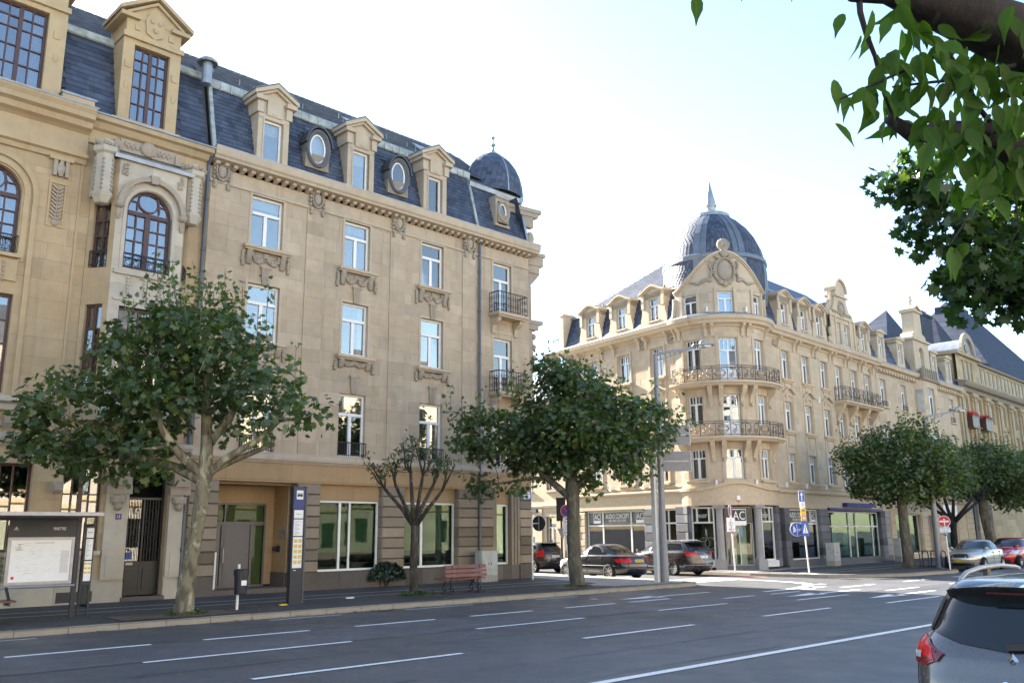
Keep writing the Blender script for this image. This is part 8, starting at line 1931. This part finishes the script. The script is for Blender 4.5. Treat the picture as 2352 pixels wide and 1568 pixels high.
# --- litter bin on a white post
t = thing('litter_bin', 'dark grey litter bin on a short white post by the kerb', 'bin', (10.29, 21.38, 0))
b = MB(); b.tube([(0, .03, -.02), (0, .03, 1.1)], .035, 10); b.build('post', M['polewhite'], t)
b = MB(); b.lathe([(.0, .38), (.14, .38), (.15, .4), (.17, .86), (.175, .9)], 20, (0, -.12, 0)); b.build('bin_body', M['anthracite'], t); b = MB(); b.lathe([(.19, .84), (.19, .95), (.17, .99), (0, 1.0)], 20, (0, -.12, 0)); b.build('bin_lid', M['plastic'], t); b = MB(); b.box(-.07, .07, -.29, -.283, .6, .72); b.v = [(x, y, z) for x, y, z in b.v]; b.build('bin_sticker', M['signwhite'], t)
# --- bench, slat by slat
t = thing('bench', 'red-brown slatted bench with curled cast-iron legs, seen from behind', 'bench', (18.1, 22.15, 0), radians(2))
sl_ = MB(); sl_.box(-.86, .86, -.05, .05, -.016, .016); sm = sl_.mesh('slat'); sm.materials.append(M['wood'])
for k, (y, z, a) in enumerate([(-.12, .80, 1.35), (-.14, .67, 1.4), (-.16, .54, 1.45)]): o = link('slat', sm, t, (0, y, z)); o.rotation_euler = (a, 0, .0)
for k in range(4): o = link('slat', sm, t, (0, -.06 + k * .12, .43 + .006 * k)); o.rotation_euler = (.04, 0, 0)
for x in (-.55, .58):
    b = MB()
    for sx in (0, .36):
        P = [(x, -.12 + sx + .10 * cos(k * .62) * (1 - k * .055), .13 + .12 * sin(k * .62) * (1 - k * .055)) for k in range(12)]; b.tube(P, .018, 6)
        b.tube([(x, -.1 + sx, .24), (x, -.02 + sx * .6, .34), (x, -.1 + sx, .42)], .02, 6); b.box(x - .06, x + .06, -.2 + sx, .0 + sx, -.01, .02)
    b.tube([(x, -.1, .4), (x, -.12, .6), (x, -.14, .84)], .018, 6); b.tube([(x, -.12, .41), (x, .34, .42)], .016, 6); b.build('leg', M['iron'], t)
# --- utility cabinets
M['steelgrey'] = plain('cabinet_grey', (.42, .43, .41), .55, 0, .4, .25, 3.)
def cabinet(label, l, rz, w, d, h, group=None):
    t = thing('utility_cabinet', label, 'cabinet', (*l, 0), rz)
    b = MB(); b.box(-w / 2, w / 2, -d / 2, d / 2, 0, h * .22); b.build('base', M['pavelight'], t); b = MB(); b.box(-w / 2 + .01, w / 2 - .01, -d / 2 + .01, d / 2 - .01, h * .22, h); b.box(-w / 2 - .02, w / 2 + .02, -d / 2 - .02, d / 2 + .02, h, h + .035); b.build('housing', M['steelgrey'], t)
    for s in (-1, 1): b = MB(); b.box(min(0, s * (w / 2 - .03)) + .004, max(0, s * (w / 2 - .03)) - .004, -d / 2 - .008, -d / 2, h * .26, h * .95); q = b.build('door', M['steelgrey'], t); b = MB(); b.box(s * .06 - .012, s * .06 + .012, -d / 2 - .02, -d / 2 - .008, h * .55, h * .65); b.build('handle', M['dark'], q)
cabinet('light grey cabinet with dark smears against the pier behind the bench', (22.9, 26.6), radians(2), .85, .4, 1.12); cabinet('tall grey cabinet between the shop and the wide office window', (44.6, 23.9), radians(4), .75, .45, 1.15); cabinet('narrow grey cabinet at the right end of the wide office window', (53.4, 24.4), radians(4), .6, .4, 1.3)
# --- street lamps
def lamp_head(t, p, az, s=1., arm=None):
    d = Vector((cos(az), sin(az), 0)); b = MB(); X = Matrix((d, (-d.y, d.x, 0), (0, 0, 1))).transposed()
    b.obox(Vector(p) + Vector((0, 0, .0)), (.42 * s, .16 * s, .025 * s), X); h = b.build('lamp_head', M['lamp'], t); b = MB(); b.blob(Vector(p) + Vector((0, 0, .03 * s)), (.2 * s, .14 * s, .16 * s), 12, 7); b.build('lamp_cover', M['steel'], h, smooth=True)
    b = MB(); b.obox(Vector(p) + d * .06 * s - Vector((0, 0, .05 * s)), (.22 * s, .12 * s, .03 * s), X); b.build('lamp_glass', M['signwhite'], h)
def street_lamp(label, l, h, az, arm, small=False, boards=False, twin=False):
    t = thing('street_lamp', label, 'street lamp', (*l, 0), 0, None)
    b = MB(); b.tube([(0, 0, -.02), (0, 0, 1.2), (0, 0, h)], [.165, .15, .085], 14); b.lathe([(.16, 0), (.16, .04), (.13, .08)], 14); b.build('pole', M['lamp'], t, smooth=False)
    d = Vector((cos(az), sin(az), 0)); b = MB(); e = d * arm + Vector((0, 0, h + .25)); q = d * arm + Vector((0, 0, h + .16)); b.bar((0, 0, h), e, .08, .1); b.bar((0, 0, h - .28), Vector((0, 0, h - .06)) * .3 + q * .7, .035, .04)
    for k in range(1, 6): f = k / 8; b.bar(Vector((0, 0, h)).lerp(e, f), Vector((0, 0, h - .28)).lerp(q, f), .03)
    b.build('arm', M['lamp'], t); lamp_head(t, e + d * .34 + Vector((0, 0, .1)), az)
    if small:
        b = MB(); b.tube([-d * 0 + Vector((0, 0, 3.62)), -d * .3 + Vector((0, 0, 3.72)), -d * .42 + Vector((0, 0, 3.82))], .022, 6); b.tube([Vector((0, 0, 3.85)), -d * .42 + Vector((0, 0, 3.80))], .02, 6); b.build('arm', M['lamp'], t); lamp_head(t, tuple(-d * .75 + Vector((0, 0, 3.88))), az, .75)
    if twin: b = MB(); v = (d * -.27); b.box(v.x - .085, v.x + .085, v.y - .085, v.y + .085, -.02, 4.85); b.build('white_mast', M['polewhite'], t)
    return t
aw = radians(-42)   # across the picture, towards the right
t = street_lamp('tall double street lamp with white mast standing on the corner pavement', (26.84, 21.1), 8.55, aw, 1.55, True, True, True)
for z in (4.42, 5.42):
    tb = thing('direction_sign', ('grey back of the lower direction board on the tall lamp mast', 'grey back of the upper direction board, half hidden by leaves')[int(z > 5)], 'road sign', (26.84, 21.1, 0), 0, 'direction boards on the lamp mast')
    board(tb, Vector((0, 0, z - .0)) + Vector((cos(aw), sin(aw), 0)) * .62 + Vector((cos(aw + pi / 2), sin(aw + pi / 2), 0)) * .12, 1.15, .74, aw - pi / 2, 'lamp', 'panel', .05); board(tb, Vector((0, 0, z)) + Vector((cos(aw), sin(aw), 0)) * 1.2 + Vector((cos(aw + pi / 2), sin(aw + pi / 2), 0)) * .12, .07, .78, aw - pi / 2, 'steel', 'panel_edge', .07)
    board(tb, Vector((0, 0, z)) + Vector((cos(aw), sin(aw), 0)) * .62 + Vector((cos(aw + pi / 2), sin(aw + pi / 2), 0)) * .12, 1.0, .05, aw - pi / 2, 'steel', 'bracket', -.03)
street_lamp('second street lamp rising behind the round plane tree at right', (45.6, 18.9), 7.4, aw, 1.45)
# --- signs
def mini_panel(t, c, w, h, n, rows, seed, mat='signwhite', ink='greyink'):
    o = board(t, c, w, h, n, mat, 'panel', .015); lines(o, face_T(c, n), rows, ink, .001, seed); return o
vw = radians(222)      # facing back towards the viewer
def no_parking(t, c, r, n):
    o = disc(t, c, r, n, 'signwhite', 'sign_disc', .02); d = Vector((cos(n), sin(n), 0)); disc(t, Vector(c) + d * .003, r * .95, n, 'red', 'sign_ring', .002, parent=o); disc(t, Vector(c) + d * .006, r * .72, n, 'blue', 'sign_field', .002, parent=o)
    b = MB(face_T(c, n)); b.bar((-r * .56, .008, r * .56), (r * .56, .008, -r * .56), r * .17, .004, up=(0, 1, 0)); b.build('sign_bar', M['red'], o); return o
t = thing('no_parking_sign', 'no parking sign with white panels on a white post beside the dense plane tree', 'road sign', (27.09, 26.3, 0)); post(t, 2.75, .032)
n = radians(214); d = Vector((cos(n), sin(n), 0)) * .05; no_parking(t, d + Vector((0, 0, 2.70)), .26, n)
o = mini_panel(t, d + Vector((0, 0, 2.08)), .33, .72, n, [(-.12, .12, .18, .02), (-.10, .10, .12, .02), (-.02, .12, .02, .02), (-.02, .12, -.03, .02), (-.02, .12, -.08, .02), (-.02, .12, -.13, .02), (-.11, .11, -.29, .03)], 11); b = MB(face_T(d + Vector((0, 0, 2.08)), n)); b.box(-.06, .07, .002, .004, .27, .31); b.box(.02, .075, .002, .004, .29, .33); b.build('truck_symbol', M['ink'], o)
o = board(t, d + Vector((0, 0, 1.38)), .2, .6, n, 'signwhite', 'panel', .015); b = MB(face_T(d + Vector((0, 0, 1.4)), n)); b.box(-.01, .01, .002, .004, -.02, .26); b.prism([(-.03, .0), (.03, .0), (0, -.06)], 'w', .002, .004); b.prism([(-.03, .24), (.03, .24), (0, .29)], 'w', .002, .004); b.build('arrow_symbol', M['ink'], o); b = MB(); b.lathe([(.045, 1.36), (.045, 1.44)], 10); b.build('red_band', M['red'], t)
t = thing('traffic_light', 'dark traffic light seen from behind the no parking sign', 'traffic light', (29.4, 28.9, 0)); post(t, 3.3, .05, 'dark'); b = MB(); b.obox((0, 0, 2.85), (.12, .17, .5), Matrix.Rotation(radians(35), 3, 'Z')); b.build('housing', M['plastic'], t); board(t, Vector((-.12, -.1, 2.85)), .42, 1.05, n, 'plastic', 'backing_board', .02); board(t, Vector((-.1, -.1, 1.75)), .36, .5, n, 'steel', 'panel', .02, pts=[(-.2, .25), (.2, .25), (.05, -.3)])
t = thing('round_sign', 'back of a round sign on a white post at the corner of the pale building', 'road sign', (25.07, 26.3, 0)); post(t, 2.45, .034); b = MB(); b.tube([(0, 0, 2.43), (0, 0, 2.56)], .02, 6); b.bar((0, 0, 2.18), (.2, -.17, 2.18), .04, .05); b.build('bracket', M['steel'], t); n = radians(195); disc(t, (.2, -.18, 2.18), .30, n, 'ink', 'sign_disc', .02); board(t, (.19, -.19, 2.18), .05, .58, n, 'steel', 'stiffener', .01); disc(t, (.225, -.17, 2.18), .31, n, 'signwhite', 'sign_rim', .01)
t = thing('no_parking_sign', 'no parking sign seen nearly edge-on in front of the audio shop door', 'road sign', (34.96, 23.5, 0)); post(t, 2.3, .035, lean=(-.018, .014)); n = radians(287); no_parking(t, Vector((-.06, .04, 2.72)), .27, n); o = mini_panel(t, (-.05, .04, 2.1), .42, .62, n - radians(40), [(-.12, .12, .1, .02), (-.12, .12, .04, .02), (-.12, .12, -.02, .02), (-.14, .14, -.22, .05)], 12); b = MB(); b.tube([(-.05, .04, 2.2), (-.06, .045, 2.95)], .03, 8); b.build('pole_top', M['polewhite'], t); b = MB(); b.lathe([(.045, 1.7), (.045, 1.8)], 10, (-.03, .025, 0)); b.build('red_band', M['red'], t)
# blue sign cluster
t = thing('blue_sign_post', 'leaning white post with blue one-way, shared path and crossing signs and a yellow panel', 'road sign', (35.97, 20.45, 0)); lean = (-.030, .026); post(t, 3.5, .032, lean=lean); n = radians(252); A = lambda z: Vector((lean[0] * z, lean[1] * z, z)) + Vector((cos(n), sin(n), 0)) * .06
o = board(t, A(3.28), .30, .46, n, 'blue', 'arrow_sign'); T = face_T(A(3.28), n); b = MB(T); b.box(-.028, .028, .003, .006, -.19, .06); b.prism([(-.085, .04), (.085, .04), (0, .19)], 'w', .003, .006); b.build('arrow', M['signwhite'], o); board(t, A(3.28) - Vector((cos(n), sin(n), 0)) * .004, .33, .49, n, 'signwhite', 'sign_edge', .01)
mini_panel(t, A(2.9), .29, .26, n, [(-.06, .06, .04, .03), (-.06, .06, -.04, .03)], 13); o = board(t, A(2.42), .29, .66, n, 'yellow', 'yellow_panel'); T = face_T(A(2.42), n); lines(o, T, [(-.1, .1, .22, .05)], 'ink', .003, 14); disc(t, A(2.38) + Vector((cos(n), sin(n), 0)) * .006, .125, n, 'red', 'ring', .003, parent=o); disc(t, A(2.38) + Vector((cos(n), sin(n), 0)) * .009, .09, n, 'signwhite', 'ring_field', .003, parent=o); lines(o, face_T(A(2.38), n), [(-.05, .05, .0, .05)], 'ink', .012, 15)
o = board(t, A(1.9), .40, .66, n, 'blue', 'crossing_sign'); T = face_T(A(1.9), n); b = MB(T); b.prism([(-.15, -.2), (.15, -.2), (0, .24)], 'w', .003, .006); b.build('triangle', M['signwhite'], o); b = MB(T); b.prism(circle(0, .06, .02, 10), 'w', .007, .009); b.bar((0, .008, .04), (.01, .008, -.06), .03, .002, up=(0, 1, 0)); b.bar((.01, .008, -.06), (-.03, .008, -.15), .018, .002, up=(0, 1, 0)); b.bar((.01, .008, -.06), (.05, .008, -.15), .018, .002, up=(0, 1, 0))
for k in range(3): b.box(-.1 + k * .07, -.06 + k * .07, .007, .008, -.185, -.165)
b.build('walker', M['ink'], o)
n2 = radians(222); cc = A(1.87) + Vector((-.23, .26, 0)); o = disc(t, cc, .30, n2, 'signwhite', 'path_sign', .02); disc(t, cc + Vector((cos(n2), sin(n2), 0)) * .004, .285, n2, 'blue', 'path_field', .003, parent=o); T = face_T(cc, n2); b = MB(T); b.box(-.008, .008, .007, .01, -.26, .26)
b.prism(circle(-.13, .11, .026, 10), 'w', .007, .01); b.bar((-.13, .008, .08), (-.13, .008, -.03), .06, .003, up=(0, 1, 0)); b.bar((-.135, .008, -.03), (-.17, .008, -.14), .024, .003, up=(0, 1, 0)); b.bar((-.125, .008, -.03), (-.10, .008, -.14), .024, .003, up=(0, 1, 0)); b.prism(circle(-.07, .02, .017, 8), 'w', .007, .01); b.bar((-.07, .008, .0), (-.07, .008, -.09), .035, .003, up=(0, 1, 0))
for u in (.08, .2): P = circle(u, -.03, .045, 12); [b.bar((p[0], .008, p[1]), (q[0], .008, q[1]), .012, .003, up=(0, 1, 0)) for p, q in zip(P, P[1:] + P[:1])]
for p, q in (((.08, -.03), (.12, .03)), ((.12, .03), (.18, .03)), ((.18, .03), (.2, -.03)), ((.12, .03), (.14, -.03)), ((.08, -.03), (.14, -.03)), ((.18, .03), (.17, .06))): b.bar((p[0], .008, p[1]), (q[0], .008, q[1]), .012, .003, up=(0, 1, 0))
b.build('path_symbols', M['signwhite'], o)
b = MB(); b.bar(A(1.87), cc, .03, .03); b.build('bracket', M['steel'], t)
# no entry
t = thing('no_entry_sign', 'red no entry sign with a white panel on a leaning white post', 'road sign', (43.33, 17.5, 0)); post(t, 2.3, .035, lean=(-.02, .01)); n = radians(200); c = Vector((-.06, .02, 2.18)); o = disc(t, c, .265, n, 'signwhite', 'sign_disc', .02); dd = Vector((cos(n), sin(n), 0)); disc(t, c + dd * .004, .245, n, 'red', 'sign_field', .003, parent=o); b = MB(face_T(c, n)); b.box(-.20, .20, .008, .011, -.04, .04); b.build('sign_bar', M['signwhite'], o)
o = board(t, c + Vector((0, 0, -.39)), .46, .22, n, 'signwhite', 'panel'); b = MB(face_T(c + Vector((0, 0, -.41)), n))
for u in (-.02, .07): [b.bar((p[0], .004, p[1]), (q[0], .004, q[1]), .01, .002, up=(0, 1, 0)) for p, q in zip(circle(u, -.0, .03, 10), circle(u, -.0, .03, 10)[1:])]
b.box(-.18, .18, .003, .004, .08, .095); b.build('symbol', M['greyink'], o); b = MB(); b.lathe([(.06, 1.52), (.09, 1.58), (.09, 1.62), (.05, 1.66)], 12, (-.035, .02, 0)); b.build('clamp', M['steel'], t)
# bicycle rack
t = thing('bike_rack', 'row of dark hoop bicycle stands beside the round plane tree', 'bike rack', (45.7, 19.6, 0), radians(-38)); 
for k in range(5): b = MB(); y = -.9 + k * .45; b.tube([(-.35 * 0 + y, -.28, 0), (y, -.28, .62), (y, -.22, .74), (y, -.1, .78), (y, .1, .78), (y, .22, .74), (y, .28, .62), (y, .28, 0)], .026, 8); b.build('hoop', M['greenblack'] if 'greenblack' in M else M['dark'], t)
b = MB(); b.bar((-1.0, -.28, .02), (1.0, -.28, .02), .05, .03); b.bar((-1.0, .28, .02), (1.0, .28, .02), .05, .03); b.bar((-.9, 0, .78), (.9, 0, .78), .04); b.build('rail', M['dark'], t)
# fallen leaves and litter
r = random.Random(77); b = MB()
for k in range(150):
    x = r.uniform(4, 26); y = r.choice((r.uniform(20.2, 22.8), r.gauss(20.3, .15), r.gauss(19.9, .12))); z = .012 if y > 20.02 else RZ + .014
    a = r.uniform(0, 6.3); s = r.uniform(.03, .075); b.dt = r.uniform(-.5, 1.2); b.poly([(x + s * cos(a + q) * (1 if q else 1.3), y + s * sin(a + q) * .9, z + r.uniform(0, .02)) for q in (0, 1.3, 2.6, 3.8, 5.0)])
b.dt = 0; o = b.build('fallen_leaves', M['leaf2'], None, fix=False); tag(o, 'fallen leaves scattered along the far pavement and gutter', 'leaves'); kind(o, 'stuff')
for x, y, l in ((11.75, 21.75, 'yellow crumpled litter left of the bus stop pillar'), (14.3, 22.6, 'small white scrap of litter right of the bus stop pillar')):
    b = MB()
    for k in range(6): b.blob((x + r.uniform(-.12, .12), y + r.uniform(-.05, .05), .03), (.07, .05, .025), 5, 3)
    tag(b.build('litter', M['yellow' if 'yellow' in l else 'signwhite']), l, 'litter')
